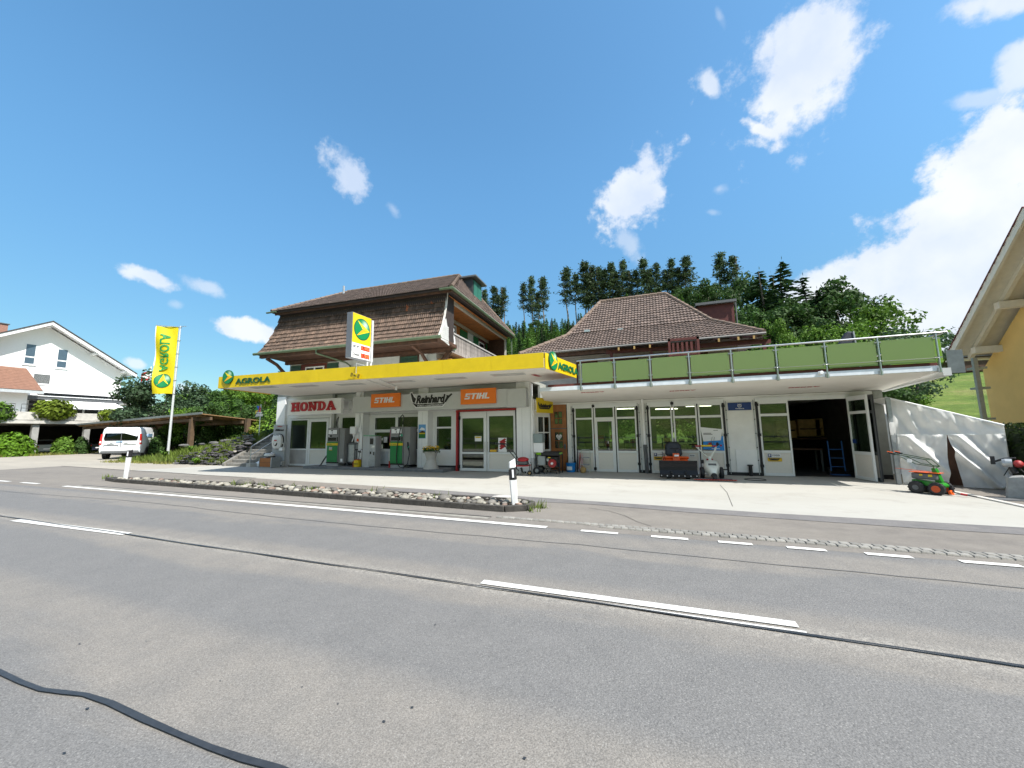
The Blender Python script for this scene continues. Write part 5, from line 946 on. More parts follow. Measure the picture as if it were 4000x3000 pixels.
# front windows above the canopy
def hw(nm, u0, u1, z0, z1, mm, d=.05, p=HH): return hb(nm, lambda m: m.box(u0, u1, 1.6-d, 1.6, z0, z1), mm, par=p)
hw('timber_surround', 1.52, 3.36, 4.6, 5.66, MAROON, .04); f = hw('window_frame', 1.86, 3.18, 4.6, 5.48, PAPER, .07); hb('pane', lambda m: (m.box(1.94, 2.46, 1.52, 1.528, 4.65, 5.40), m.box(2.58, 3.10, 1.52, 1.528, 4.65, 5.40)), BLACKG, par=f)
for a, b in ((.78, 1.50), (3.38, 4.12)):
    s = hw('shutter', a, b, 4.6, 5.6, SHUTD, .06)
hw('vent_shutter_frame', 8.05, 9.2, 4.5, 5.70, WOODB, .04); s = hw('vent_shutter', 8.12, 9.13, 4.5, 5.62, SHUTD, .07)
for k in range(5):
    for a in (8.2, 8.68): hb('louvre', lambda m: m.add([(a, 1.525, 5.50-k*.09), (a+.38, 1.525, 5.50-k*.09), (a+.38, 1.505, 5.46-k*.09), (a, 1.505, 5.46-k*.09)], [(0, 3, 2, 1)]), SHUTD, par=s)
# ------------------------------------------------------------------ yellow house at the right edge (gable faces the camera side, wall plane X = const)
YH = thing('yellow_house', 'yellow rendered gable house with wide white eaves at the right edge', 'house', (12.9, 16, 0)); XW = 12.75
cz = ony(3834, 1388, 22)[2]; yc = 22.0
# rake line measured at the verge plane
XV = XW-1.25; ra = onx(3700, 1382, XV); rb = onx(3995, 812, XV); sl_ = (rb[2]-ra[2])/(rb[1]-ra[1]); ZE = ra[2]; YE2 = ra[1]; yr = rb[1]; zr = rb[2]
hw_ = YE2-yr
m = MB(); zc_at = lambda y: ZE+sl_*(y-YE2) if y > yr else zr-sl_*(y-yr)*-1
yb0 = yr-(YE2-yr)*.95; zt_ = lambda y: zr-abs(y-yr)*abs(sl_)-.35
m.prism([(XW, 22.0, 0), (XW, 22.0, zt_(22.0)), (XW, yr, zr-.35), (XW, 2*yr-22, zt_(22.0)), (XW, 2*yr-22, 0)], (9, 0, 0)); build('wall', m, mat('yellow_render', (.82, .55, .19), .85, var=.04, scale=2, bump=.3, bscale=60), YH)
CREAM = mat('cream_soffit_boards', (.76, .70, .58), .6, var=.05)
dy = .1
def rakebeam(x0, x1, off0, off1, mm, nm, y0=YE2, y1=yr):
    m = MB(); z = lambda y, o: zr-abs(y-yr)*abs(sl_)+o
    m.add([(x0, y0, z(y0, off0)), (x1, y0, z(y0, off0)), (x1, y1, z(y1, off0)), (x0, y1, z(y1, off0)), (x0, y0, z(y0, off1)), (x1, y0, z(y0, off1)), (x1, y1, z(y1, off1)), (x0, y1, z(y1, off1))], MB.BF); return build(nm, m, mm, YH)
rakebeam(XV, XV+.09, -.34, .0, PAPER if False else CREAM, 'bargeboard'); rakebeam(XV+.09, XW+9, -.13, -.02, CREAM, 'roof_boards'); rakebeam(XV+.62, XV+.76, -.34, -.135, CREAM, 'rafter')
rakebeam(XV-.02, XW+9, .005, .05, mat('red_roof', (.16, .05, .045), .7, var=.2), 'roof'); rakebeam(XV, XV+.09, -.34, 0, CREAM, 'bargeboard', 2*yr-YE2, yr); rakebeam(XV-.02, XW+9, .005, .05, MATS['red_roof'], 'roof', 2*yr-YE2, yr)
tmR = tile_mesh('edge_tile', .3, .34, mat('red_edge_tile', (.15, .045, .05), .6, var=.2), 2, .05); Lr = math.hypot(YE2-yr, zr-ZE); nt_ = int(Lr/.34); tdir = Vector((0, yr-YE2, zr-ZE)).normalized()
for i in range(nt_):
    p = Vector((XV-.04, YE2, ZE+.06))+tdir*(i*.34); uu = Vector((1, 0, 0)); nn_ = Vector((0, -tdir.z, tdir.y)); nn_ = nn_ if nn_.z > 0 else -nn_
    R = Matrix((uu, tdir, uu.cross(tdir))).transposed().to_4x4(); inst('edge_tile', tmR, YH, Matrix.Translation(p) @ R)
for (px, py) in ((3800, 1368), (3880, 1128)):
    c = onx(px, py, XV+.45); c[2] = min(c[2], zr-abs(c[1]-yr)*abs(sl_)-.48); m = MB(); m.box(XV+.45, XW+.1, c[1]-.12, c[1]+.12, c[2]-.14, c[2]+.12); build('purlin', m, CREAM, YH, bevel=.01)
m = MB(); m.box(XV+.15, XW+8, 22.05, YE2, ZE-.30, ZE-.24); build('eave_soffit', m, CREAM, YH); m = MB(); m.tube([(XV+.1, YE2+.05, ZE-.1), (XW+8, YE2+.05, ZE-.1)], .07, 8); build('gutter', m, GALV, YH)
# small steel stair tower behind
t = thing('steel_mast', 'grey steel column with crossbars standing between the tent and the yellow house', 'steel column', (11.5, 21, 0)); p = ony(3807, 1450, 20.6); q = ony(3844, 1646, 20.6); x = (p[0]+q[0])/2
m = MB(); m.box(x-.06, x+.06, 20.5, 20.62, 0, 4.35); m.box(x+.25, x+.30, 20.9, 20.95, 0, 4.35); build('column', m, GALV, t)
for z in (1.9, 3.1, 3.9): m = MB(); m.box(x-.05, x+.32, 20.52, 20.93, z, z+.08); build('crossbar', m, GALV, t)
# ------------------------------------------------------------------ white tarpaulin tent
TN = thing('tarpaulin_tent', 'white tarpaulin lean-to tent with parted front flaps beside the workshop', 'tent', (6.9, 13.8, 0)); q0 = np.array([6.29, 14.66]); q1 = np.array([8.24, 14.12]); td = (q1-q0); TL = np.linalg.norm(td); td /= TL; tn = np.array([td[1], -td[0]])
def ts(px, py): c = online(px, py, q0, q1); return (c[:2]-q0)@td, c[2]
sA, zA = ts(3457, 1556); sB, zB = ts(3925, 1682); zseam = (ts(3475, 1696)[1]+ts(3920, 1697)[1])/2; zL, zR_ = ts(3470, 1552)[1], ts(3905, 1662)[1]
TARP = mat('tarpaulin', (.84, .84, .82), .42, var=.06, scale=4, dirt=.08, trans=.35, bump=.15, bscale=6)
def cloth(s0, s1, zlo, zhi, nx, nz, amp, seed, folds=(), edge=None):
    m = MB(); vs = []
    for j in range(nz+1):
        for i in range(nx+1):
            f, g = i/nx, j/nz; s = s0(g)+(s1(g)-s0(g))*f; z = zlo(s)+(zhi(s)-zlo(s))*g
            d = amp*(noise3((s*2.2, z*1.6, seed))+.6*noise3((s*6+z*2, z*3, seed+5))-.7*abs(noise3((s*3+z*.8, z*1.4-s*.5, seed+9)))+.12*noise3((s*12, z*5, seed+3)))
            for (a, b, c, w, h) in folds: u = (s*a+z*b-c)/w; d += h*math.exp(-u*u)*(1 if .02 < g < .98 else .3)
            p = q0+td*s+tn*(d+.02); vs.append((p[0], p[1], z))
    fs = [(j*(nx+1)+i, j*(nx+1)+i+1, (j+1)*(nx+1)+i+1, (j+1)*(nx+1)+i) for j in range(nz) for i in range(nx)]; m.add(vs, fs); return m
top = lambda s: lerp(zL, zR_, (s-sA)/(sB-sA))
sM = ts(3697, 1697)[0]; sb0, sb1 = ts(3712, 1925)[0], ts(3768, 1927)[0]; sEnd = ts(3935, 1930)[0]
build('upper_sheet', cloth(lambda g: sA+.0, lambda g: sB, lambda s: zseam-.02, top, 90, 26, .10, 1), TARP, TN, smooth=2)
build('left_flap', cloth(lambda g: sA+.14, lambda g: lerp(sb0, sM, g), lambda s: .02, lambda s: zseam, 50, 36, .075, 2, [(1, .75, 1.35, .12, .17), (1, .75, .75, .07, .10), (1, -.6, .1, .08, .06)]), TARP, TN, smooth=2)
build('right_flap', cloth(lambda g: lerp(sb1, sM+.01, g), lambda g: lerp(sEnd+.05, sB, g), lambda s: .02, lambda s: zseam, 50, 36, .085, 8, [(1, .8, 1.98, .08, .2), (1, .75, 2.35, .09, .15)]), TARP, TN, smooth=2)
m = MB(); p = q0+td*(sA+.05); m.box(p[0]-.05, p[0]+.05, p[1]-.04, p[1]+.04, 0, zL); build('corner_pole', m, GALV, TN)
m = MB(); pa = q0+td*sA; pb = q0+td*sB; bk = np.array([.25, 3.6]); m.add([(pa[0], pa[1], zL), (pb[0], pb[1], zR_), (pb[0]+bk[0], pb[1]+bk[1], zR_+.02), (pa[0]+bk[0], pa[1]+bk[1], zL+.02), (pb[0], pb[1], 0), (pb[0]+bk[0], pb[1]+bk[1], 0), (pa[0]+bk[0], pa[1]+bk[1], 0), (pa[0], pa[1], 0)], [(0, 1, 2, 3), (1, 4, 5, 2), (3, 2, 5, 6)]); build('roof_sheet', m, TARP, TN)
m = MB(); m.tube([(*(q0+td*sA), zL), (*(q0+td*sB), zR_)], .03, 6); build('edge_rope', m, PAPER, TN)
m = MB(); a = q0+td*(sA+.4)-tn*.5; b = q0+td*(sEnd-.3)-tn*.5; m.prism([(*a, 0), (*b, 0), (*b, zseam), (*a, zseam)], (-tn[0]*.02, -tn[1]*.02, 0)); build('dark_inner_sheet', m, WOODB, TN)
# ------------------------------------------------------------------ outside stairs, stringer, rockery
ST = thing('garden_stairs', 'concrete stairs with steel handrail climbing beside the shop', 'stairs', (-21.3, 14.2, 0)); STC = mat('step_concrete', (.20, .19, .17), .9, var=.2, dirt=.3, bump=.3, obj=.1)
for k in range(10): m = MB(); m.box(-22.35, -20.32, 14.15+k*.30, 14.15+(k+1)*.30+.02, 0 if k == 0 else k*.172-.16, (k+1)*.172); build('step', m, STC, ST, bevel=.012)
m = MB(); m.prism([(-22.55, 14.05, 0), (-22.55, 14.05, .16), (-22.55, 17.1, 1.9), (-22.55, 17.6, 1.9), (-22.55, 17.6, 0)], (.19, 0, 0)); build('left_stringer', m, STC, ST)
m = MB(); m.prism([(-20.3, 14.3, .02), (-20.3, 14.3, .18), (-20.3, 17.0, 1.75), (-20.3, 17.6, 1.75), (-20.3, 17.6, .02)], (.55, 0, 0)); build('white_stringer', m, WHITEP, ST); m = MB(); m.box(-20.45, -20.15, 13.95, 14.28, 0, .2); build('post_footing', m, BEIGEC, ST)
m = MB(); r_ = [(-20.4, 14.1, .15), (-20.4, 14.1, 1.05), (-20.4, 14.25, 1.15), (-20.4, 16.9, 2.7)]; m.tube(r_, .028, 8); m.tube([(-20.4, 14.12, .62), (-20.4, 16.9, 2.2)], .018, 8); m.tube([(-20.4, 16.9, 1.6), (-20.4, 16.9, 2.7)], .022, 6); build('handrail', m, STEEL, ST, smooth=True)
RW = thing('rock_wall', 'dark dry stone retaining wall and boulders left of the garden stairs', 'stone wall', (-25, 14.5, 0)); RKS = [mat('dark_rock', (.055, .052, .055), .85, var=.4, scale=8, obj=.4, bump=.6, bscale=18), mat('grey_rock', (.13, .125, .12), .85, var=.35, scale=8, obj=.35, bump=.6, bscale=18), mat('pale_rock', (.27, .25, .22), .85, var=.25, scale=8, obj=.25, bump=.6, bscale=18)]
rks = []
for q in range(9): m = MB(True); m.blob((0, 0, 0), (1, .7, .55), 8, 6, .5, q+40); o = build('rock', m, RKS[q % 3 if q < 6 else 0]); rks.append(o.data); bpy.data.objects.remove(o)
rn = random.Random(12); n = 0
for row in range(12):
    z = .07+row*.14; x = -27.9+row*.02
    xend = -22.7
    while x < xend:
        w = rn.uniform(.14, .42)*(1+.35*(row > 6)); f = (x+27.9)/5.2
        if z < .55+1.25*f**1.3+.1*rn.random(): y = 14.45+z*.75+rn.uniform(-.08, .08); z = z+rn.uniform(-.05, .05); inst('rock', rks[rn.randrange(9) if row > 7 or rn.random() < .25 else rn.choice([0, 3, 6, 7, 8])], RW, Matrix.Translation((x+w, y, z)) @ Matrix.Rotation(rn.uniform(-.6, .6), 4, 'Z') @ Matrix.Rotation(rn.uniform(-.22, .22), 4, 'Y') @ Matrix.Diagonal((w*.6, w*.6, rn.uniform(.06, .14), 1))); n += 1
        x += w*1.12; z = .07+row*.14
for (px, py, s_) in ((885, 1722, .34), (835, 1730, .30), (975, 1716, .36), (720, 1740, .3), (790, 1735, .24), (940, 1742, .3), (1040, 1722, .2), (870, 1752, .28)):
    c = ony(px, py, 15.2+(1760-py)*.012); inst('rock', rks[rn.choice([1, 2, 4, 5])], RW, Matrix.Translation(c) @ Matrix.Rotation(rn.uniform(0, 3), 4, 'Z') @ Matrix.Diagonal((s_, s_*.8, s_*.55, 1)))
# ------------------------------------------------------------------ wooden carport
CP = thing('carport', 'brown wooden carport with flat roof behind the flagpole', 'carport', (-28, 16, 0)); zc = 3.25
c1 = onz(790, 1618, zc); c0 = ond(300, 1662, 40); c2 = ond(1068, 1650, 31.); c1, c0, c2 = [Vector(c) for c in (c1, c0, c2)]
c3 = c0+(c2-c1); DARKW = mat('carport_wood', (.10, .062, .035), .8, var=.25, scale=4); LW2 = mat('carport_rafter', (.21, .12, .05), .75, var=.25, scale=4)
m = MB(); m.prism([c1, c0, c3, c2], (0, 0, .04)); build('roof_deck', m, LW2, CP)
m = MB(); e = Vector((0, 0, .02)); m.beam(c0+e+Vector((0, 0, .07)), c1+e+Vector((0, 0, .07)), .05, .16); build('front_fascia', m, mat('zinc_fascia', (.20, .225, .22), .5, .4), CP); m = MB(); m.beam(c1+e, c2+e, .05, .06); build('side_fascia', m, LW2, CP)
for f in np.linspace(.03, .97, 17):
    a = c0.lerp(c1, f); b = c3.lerp(c2, f); m = MB(); m.beam(a-Vector((0, 0, .07)), b-Vector((0, 0, .07)), .07, .12); build('rafter', m, LW2, CP)
for f in (.12, .55):
    a = c1.lerp(c2, f); b = c0.lerp(c3, f); m = MB(); m.beam(a-Vector((0, 0, .24)), b-Vector((0, 0, .24)), .14, .22); build('beam', m, DARKW, CP)
m = MB(); m.beam(c1.lerp(c0, .06)-Vector((0, 0, .25)), c2.lerp(c3, .06)-Vector((0, 0, .25)), .16, .26); build('beam', m, DARKW, CP)
for a in (Vector(ony(747, 1690, 18.2)), Vector(ony(965, 1690, 20.2)), c3.lerp(c2, .2), c3.lerp(c2, .6)):
    m = MB(); m.box(a.x-.14, a.x+.14, a.y-.14, a.y+.14, .1, zc-.3); build('post', m, DARKW, CP)
a = ony(600, 1660, 33); b = ony(760, 1660, 33); m = MB(); m.box(a[0], b[0], 33, 33.3, 0, a[2]+.1); build('garden_wall', m, BEIGEC, label='pale low garden wall seen between van and carport post', cat='wall')
# ------------------------------------------------------------------ parking deck and white house on the left
PD = thing('parking_deck', 'concrete parking deck with open garage under the white house terrace', 'parking deck', (-58, 20, 0)); XD = -58.
yD0, yD1 = 11.0, 30.0
m = MB(); m.box(XD-14, XD, yD0, yD1, 3.15, 3.45); build('deck_slab', m, BEIGEC, PD); m = MB(); m.box(XD-.25, XD+.05, yD0, yD1, 3.46, 4.25); build('parapet', m, BEIGEC, PD); m = MB(); m.box(XD+.055, XD+.16, yD0, yD1, 3.1, 3.40); build('slab_lip', m, BEIGEC, PD)
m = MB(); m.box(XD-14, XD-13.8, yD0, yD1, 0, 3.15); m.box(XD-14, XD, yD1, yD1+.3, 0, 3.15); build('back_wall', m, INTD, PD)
for y in (14.5, 18.2, 21.9, 25.6): m = MB(); m.box(XD-.5, XD-.1, y, y+.45, 0, 3.15); build('pillar', m, CONC, PD)
m = MB()
for a, b in ((yD0, 16.9), (17.3, 29)):
    m.tube([(XD-.1, a, 4.25), (XD-.1, a, 5.0), (XD-.1, b, 5.0), (XD-.1, b, 4.25)], .03, 6); m.tube([(XD-.1, a, 4.6), (XD-.1, b, 4.6)], .02, 6)
build('railing', m, BLACK, PD)
WH = thing('white_house', 'white gabled house above the parking deck at the left edge', 'house', (-68, 22, 3.4)); XH = -68.
cY = onx(466, 1564, XH)[1]; pk = onx(207, 1256, XH+1.3); pw = onx(195, 1305, XH); er = onx(535, 1462, XH+1.3); ec = onx(479, 1447, XH)
zP, yP = pk[2], pk[1]*XH/(XH+1.3)*.995; slope = (pk[2]-er[2])/(er[1]-pk[1]); zpk = pk[2]; hw2 = er[1]-pk[1]; zb_ = 5.6
zl = lambda y, o=0: zpk-abs(y-pk[1])*slope+o
m = MB(); m.prism([(XH, cY, 3.4), (XH, cY, zl(cY, -.35)), (XH, pk[1], zl(pk[1], -.35)), (XH, 2*pk[1]-cY, zl(cY, -.35)), (XH, 2*pk[1]-cY, 3.4)], (-12, 0, 0)); build('wall', m, mat('house_white', (.78, .78, .77), .8, var=.02), WH)
for sgn in (1, -1):
    y1 = pk[1]+sgn*hw2
    for (xa_, xb_, oa, ob, mm, nm) in ((XH+1.22, XH+1.35, -.42, -.03, PAPER, 'bargeboard'), (XH-13, XH+1.22, -.16, -.03, PAPER, 'roof_boards'), (XH-13, XH+1.42, -.02, .10, mat('dark_roof', (.05, .04, .04), .8, var=.2), 'roof')):
        m = MB(); m.add([(xa_, y1, zl(y1, oa)), (xb_, y1, zl(y1, oa)), (xb_, pk[1], zl(pk[1], oa)), (xa_, pk[1], zl(pk[1], oa)), (xa_, y1, zl(y1, ob)), (xb_, y1, zl(y1, ob)), (xb_, pk[1], zl(pk[1], ob)), (xa_, pk[1], zl(pk[1], ob))], MB.BF); build(nm, m, mm, WH)
for y in (pk[1], pk[1]+hw2*.5, pk[1]+hw2*.87, pk[1]-hw2*.5, pk[1]-hw2*.87): m = MB(); m.box(XH-.1, XH+1.1, y-.13, y+.13, zl(y, -.62), zl(y, -.35)); build('purlin', m, PAPER, WH)
m = MB(); m.tube([(XH+1.3, er[1]+.05, er[2]-.3), (XH-12, er[1]+.05, er[2]-.3)], .09, 8); build('gutter', m, DGREY, WH)
def whw(px0, py0, px1, py1, split, blind=False):
    a = onx(px0, py0, XH+.02); b = onx(px1, py1, XH+.02); y0, y1, z1, z0 = a[1], b[1], a[2], b[2]
    m = MB(); m.box(XH+.002, XH+.03, y0, y1, z0, z1); f = build('window', m, PAPER, WH); m = MB(); m.box(XH+.002, XH+.12, y0-.1, y1+.1, z0-.12, z0-.01); build('sill', m, PAPER, f)
    if blind:
        m = MB(); m.box(XH+.031, XH+.04, y0+.08, y1-.08, z0+.05, z1-.05); build('pane', m, BLACKG, f)
        for k in range(12): z = z0+.08+(z1-z0-.15)*k/12; m = MB(); m.box(XH+.042, XH+.048, y0+.1, y1-.1, z, z+.022); build('blind_slat', m, GREYM, f)
    else:
        zs = z0+(z1-z0)*split
        for (c, d) in ((z0+.08, zs-.08), (zs+.08, z1-.08)): m = MB(); m.box(XH+.031, XH+.045, y0+.09, y1-.09, c, d); build('pane', m, mat('far_glass', (.06, .09, .12), .08, spec=.8), f)
whw(101, 1340, 135, 1425, .36); whw(226, 1361, 260, 1440, .38); whw(130, 1458, 196, 1502, 0, True)
# brick chimney, lower roof, awnings
c = onx(15, 1262, XH-3); m = MB(); m.box(XH-4.2, XH-3, c[1]-.9, c[1]+.35, c[2]-2.5, c[2]-.1); build('chimney', m, mat('chimney_brick', (.30, .16, .12), .8, var=.2, scale=10), WH); m = MB(); m.box(XH-4.3, XH-2.9, c[1]-1.0, c[1]+.45, c[2]-.1, c[2]); build('chimney_cap', m, DGREY, WH)
# lower tiled wing coming forward on the left
a = onx(0, 1430, XH+.1); b = onx(104, 1437, XH+.1); zt2 = (a[2]+b[2])/2; X2 = XH+4.2; c = onx(0, 1512, X2); d = onx(166, 1526, X2); zb2 = (c[2]+d[2])/2
LWG = mat('low_roof_tile', (.20, .10, .065), .75, var=.15, scale=4, island=.1)
m = MB(); m.add([(XH+.03, b[1]-9, zt2), (XH+.03, b[1], zt2), (X2, d[1], zb2), (X2, d[1]-10.5, zb2), (X2, d[1], zb2-.1), (X2, d[1]-10.5, zb2-.1), (XH+.03, d[1], zb2-.1), (XH+.03, d[1]-10.5, zb2-.1)], [(0, 1, 2, 3), (3, 2, 4, 5), (1, 6, 4, 2), (5, 4, 6, 7)]); build('low_roof', m, LWG, WH)
for k in range(14):
    f = k/14; x = lerp(X2, XH+.03, f); z = lerp(zb2, zt2, f); y1 = lerp(d[1], b[1], f); m = MB(); m.beam((x, y1-10, z+.03), (x, y1-.02, z+.03), .36, .05, up=(.6, 0, 1)); build('tile_course', m, LWG, WH)
m = MB(); m.box(X2-.05, X2+.12, d[1]-10.5, d[1]+.1, zb2-.42, zb2-.05); build('low_gutter', m, mat('pale_zinc', (.50, .52, .53), .5, .3), WH)
m = MB(); yq = onx(100, 1600, X2-1.3)[1]; m.box(XH, X2-1.3, yq-11, yq, 3.5, zb2-.15); build('low_wing', m, MATS['house_white'], WH)
# terrace shading: dark boxes, white awning, glazing under it
e0_ = onx(165, 1530, XH+1.6); e1_ = onx(480, 1570, XH+1.6)
m = MB(); m.box(XH, XH+1.7, e0_[1]-.6, e1_[1]+.3, 7.0, 7.3) if False else None
zA1 = onx(300, 1555, XH+2.2)[2]
m = MB(); m.box(XH+.02, XH+2.2, onx(105, 1550, XH+2.2)[1], onx(485, 1575, XH+2.2)[1], zA1-.35, zA1-.02); build('shade_box', m, mat('charcoal_metal', (.09, .095, .10), .5), WH); m = MB(); m.box(XH+.02, XH+2.3, onx(125, 1550, XH+2.3)[1], onx(500, 1575, XH+2.3)[1], zA1-.0, zA1+.08); build('shade_edge', m, PAPER, WH)
m = MB(); m.box(XH+.02, XH+1.6, onx(170, 1550, XH+1.6)[1], onx(420, 1570, XH+1.6)[1], zA1+.1, zA1+.45); build('shade_recess', m, BLACKG, WH); m = MB(); m.box(XH+.02, XH+1.7, onx(170, 1550, XH+1.7)[1], onx(490, 1575, XH+1.7)[1], zA1+.46, zA1+.56); build('shade_edge', m, PAPER, WH)
y0, y1 = onx(172, 1570, XH+2.2)[1], onx(450, 1580, XH+2.2)[1]; m = MB(); m.add([(XH+2.1, y0, zA1-.38), (XH+2.1, y1, zA1-.38), (XH+4.6, y1+.2, zA1-1.25), (XH+4.6, y0+.1, zA1-1.25), (XH+4.6, y1+.2, zA1-1.45), (XH+4.6, y0+.1, zA1-1.45)], [(0, 1, 2, 3), (3, 2, 4, 5)]); build('awning', m, PAPER, WH)
y0, y1 = onx(100, 1620, XH+.1)[1], onx(462, 1620, XH+.1)[1]; m = MB(); m.box(XH+.01, XH+.04, y0, y1, 3.5, zA1-.4); build('terrace_glazing', m, BLACKG, WH)
for f in (.0, .14, .4, .58, .76, .9, 1.): m = MB(); y = lerp(y0, y1, f); m.box(XH+.05, XH+.12, y-.09, y+.09, 3.5, zA1-.4); build('glazing_post', m, FRAME, WH)
# balcony at the right end
yb_ = onx(482, 1590, XH)[1]; m = MB(); m.box(XH-3, XH+1.2, yb_-.3, yb_+2.6, 6.0, 6.15); build('balcony_slab', m, PAPER, WH); m = MB()
m.tube([(XH+1.1, yb_-.2, 7.1), (XH+1.1, yb_+2.5, 7.1), (XH-3, yb_+2.5, 7.1)], .04, 6)
for k in range(14): m.tube([(XH+1.1, yb_+.0+k*.19, 6.15), (XH+1.1, yb_+k*.19, 7.1)], .02, 4)
build('balcony_railing', m, BLACK, WH); m = MB(); m.box(XH+.9, XH+1.1, yb_+1.6, yb_+1.8, 3.4, 6.0); build('balcony_post', m, PAPER, WH)
# far house sliver
t = thing('distant_house', 'small distant house with reddish roof beyond the white house balcony', 'house', (-120, 62, 3)); m = MB(True); m.box(-4, 4, -4, 4, 0, 3.4); build('wall', m, mat('far_wall', (.55, .38, .26), .8), t); m = MB(True); m.prism([(-4.6, -4.6, 3.4), (4.6, -4.6, 3.4), (0, -4.6, 6.4)], (0, 9.2, 0)); build('roof', m, mat('far_roof', (.30, .10, .06), .8, var=.2), t); m = MB(True); m.box(4.0, 4.05, -1.2, 1.2, 1, 2.4); build('window', m, BLACKG, t)
# ------------------------------------------------------------------ flags
FX, FY = -32.5, 16.6
FB = thing('banner_flag', 'tall white pole with a yellow vertical banner left of the carport', 'flag', (FX, FY, 0))
pt = ony(711, 1272, FY); m = MB(); m.tube([(FX, FY, 0), (FX, FY, 4), (FX, FY, pt[2])], [.085, .07, .045], 10); build('pole', m, mat('pole_white', (.66, .67, .68), .3, .3), FB, smooth=True)
ztop, zbot = pt[2]-.12, ony(665, 1540, FY)[2]; fw = .0
e = ony(650, 1258, FY+.2); wf = 1.28; fd = Vector((-.75, -.66, 0)).normalized(); fn = fd.cross(Vector((0, 0, 1)))
def fwave(s, z): g = (ztop-z)/(ztop-zbot); return fn*(.10*math.sin(s*4.2+g*7)*s/wf+.08*math.sin(g*11+s*2)*s/wf)+fd*(-.10*g*s)+Vector((0, 0, .02*math.sin(s*5)))
def fpos(s, z, off=0.): return Vector((FX, FY, z))+fd*(s+.09)+fwave(s, z)+fn*off
def sheetf(s0, s1, z0, z1, nx, nz, off, fn_=fpos):
    m = MB(); m.add([fn_(lerp(s0, s1, i/nx), lerp(z0, z1, j/nz), off) for j in range(nz+1) for i in range(nx+1)], [(j*(nx+1)+i, j*(nx+1)+i+1, (j+1)*(nx+1)+i+1, (j+1)*(nx+1)+i) for j in range(nz) for i in range(nx)]); return m
FLAGY = mat('flag_cloth', (.82, .66, .01), .55, var=.03, trans=.35); build('banner', sheetf(0, wf, zbot, ztop, 14, 50, 0), FLAGY, FB, smooth=2)
build('banner_edge', sheetf(wf-.0, wf+.05, zbot+2, ztop, 2, 40, 0), PAPER, FB, smooth=2)
m = MB(); m.tube([fpos(-.05, ztop+.03), fpos(wf+.05, ztop+.03)], .025, 6); m.tube([(FX+.5, FY+.1, ztop+.06), (FX-.1, FY, ztop+.1)], .02, 6); build('top_arm', m, GALV, FB)
side = 1 if (Vector(CAM)-Vector((FX, FY, 3))).dot(fn) > 0 else -1
g = glyphs('AGROLA', .62, .02, width=(ztop-zbot)*.56); vs, fs = g; Hh = (ztop-zbot); m = MB(); m.add([fpos(.40+(.62-b)*.95, zbot+Hh*.33+a, .05*side) for a, b in vs], fs); build('lettering', m, mat('flag_green', (.01, .26, .06), .5), FB)
zc_ = zbot+Hh*.19; gl = globe('round_emblem', (0, 0, 0), (1, 0, 0), (0, 1, 0), .50, FB, rot=math.pi/2, thick=.01, wave=lambda q: tuple(fpos(.66-q.x*side*-1*side if False else .66+q.x, zc_+q.y, (.02+q.z)*side)))
for k in range(6): z = lerp(zbot, ztop, k/5); m = MB(); m.ring((FX, FY, z), .09, .015, 10, 5, 'z'); build('ring', m, GALV, FB)
nf = thing('red_flag', 'small red flag with a white cross on a thin white pole beside the white house', 'flag', (-62, 31, 0)); Yn = 31.; p = ony(591, 1432, Yn); q = ony(577, 1620, Yn); m = MB(); m.tube([(p[0], Yn, 0), (p[0], Yn, p[2])], .06, 6); build('pole', m, PAPER, nf)
fl = ony(590, 1440, Yn); fl2 = ony(552, 1475, Yn); hx = fl2[0]-fl[0]; fz = fl[2]-ony(587, 1478, Yn)[2]; m = MB(); nx = 8
m.add([(fl[0]+hx*i/nx, Yn+.25*math.sin(i*.8), fl[2]-fz*j/5-.9*(i/nx)**1.2+.25*(i/nx)*j/5) for j in range(6) for i in range(nx+1)], [(j*(nx+1)+i, j*(nx+1)+i+1, (j+1)*(nx+1)+i+1, (j+1)*(nx+1)+i) for j in range(5) for i in range(nx)]); build('flag_cloth', m, mat('flag_red', (.62, .03, .03), .6, trans=.4), nf, smooth=2)
m = MB(); fpn = lambda a, b: (fl[0]+hx*a, Yn+.25*math.sin(a*nx*.8)-.04, fl[2]-fz*b-.9*a**1.2+.25*a*b)
for (a0, a1, b0, b1) in ((.36, .52, .2, .8), (.2, .36, .4, .6), (.52, .68, .4, .6)): m.add([fpn(a0, b0), fpn(a1, b0), fpn(a1, b1), fpn(a0, b1)], [(0, 1, 2, 3)])
build('white_cross', m, PAPER, nf)
# pinwheel on a pole by the stairs
PW = thing('garden_pinwheel', 'coloured pinwheel on a white stick at the top of the garden stairs', 'pinwheel', (-22.8, 16.6, 1.7)); c = ony(1012, 1602, 16.6); cols = [RED, mat('pw_blue', (.03, .1, .5), .5), GREENM, YELLOW, mat('pw_violet', (.25, .05, .4), .5), ORANGEM]
m = MB(); m.tube([(c[0]+.12, 16.62, 1.6), (c[0]+.12, 16.62, c[2]+.35)], .025, 6); build('stick', m, PAPER, PW)
for k in range(6):
    t_ = k*math.pi/3+.2; m = MB(); a = (c[0]+.26*math.cos(t_), 16.55, c[2]+.26*math.sin(t_)); b = (c[0]+.30*math.cos(t_+.75), 16.5, c[2]+.30*math.sin(t_+.75)); m.prism([(c[0], 16.55, c[2]), a, b], (0, .015, 0)); build('vane', m, cols[k], PW)
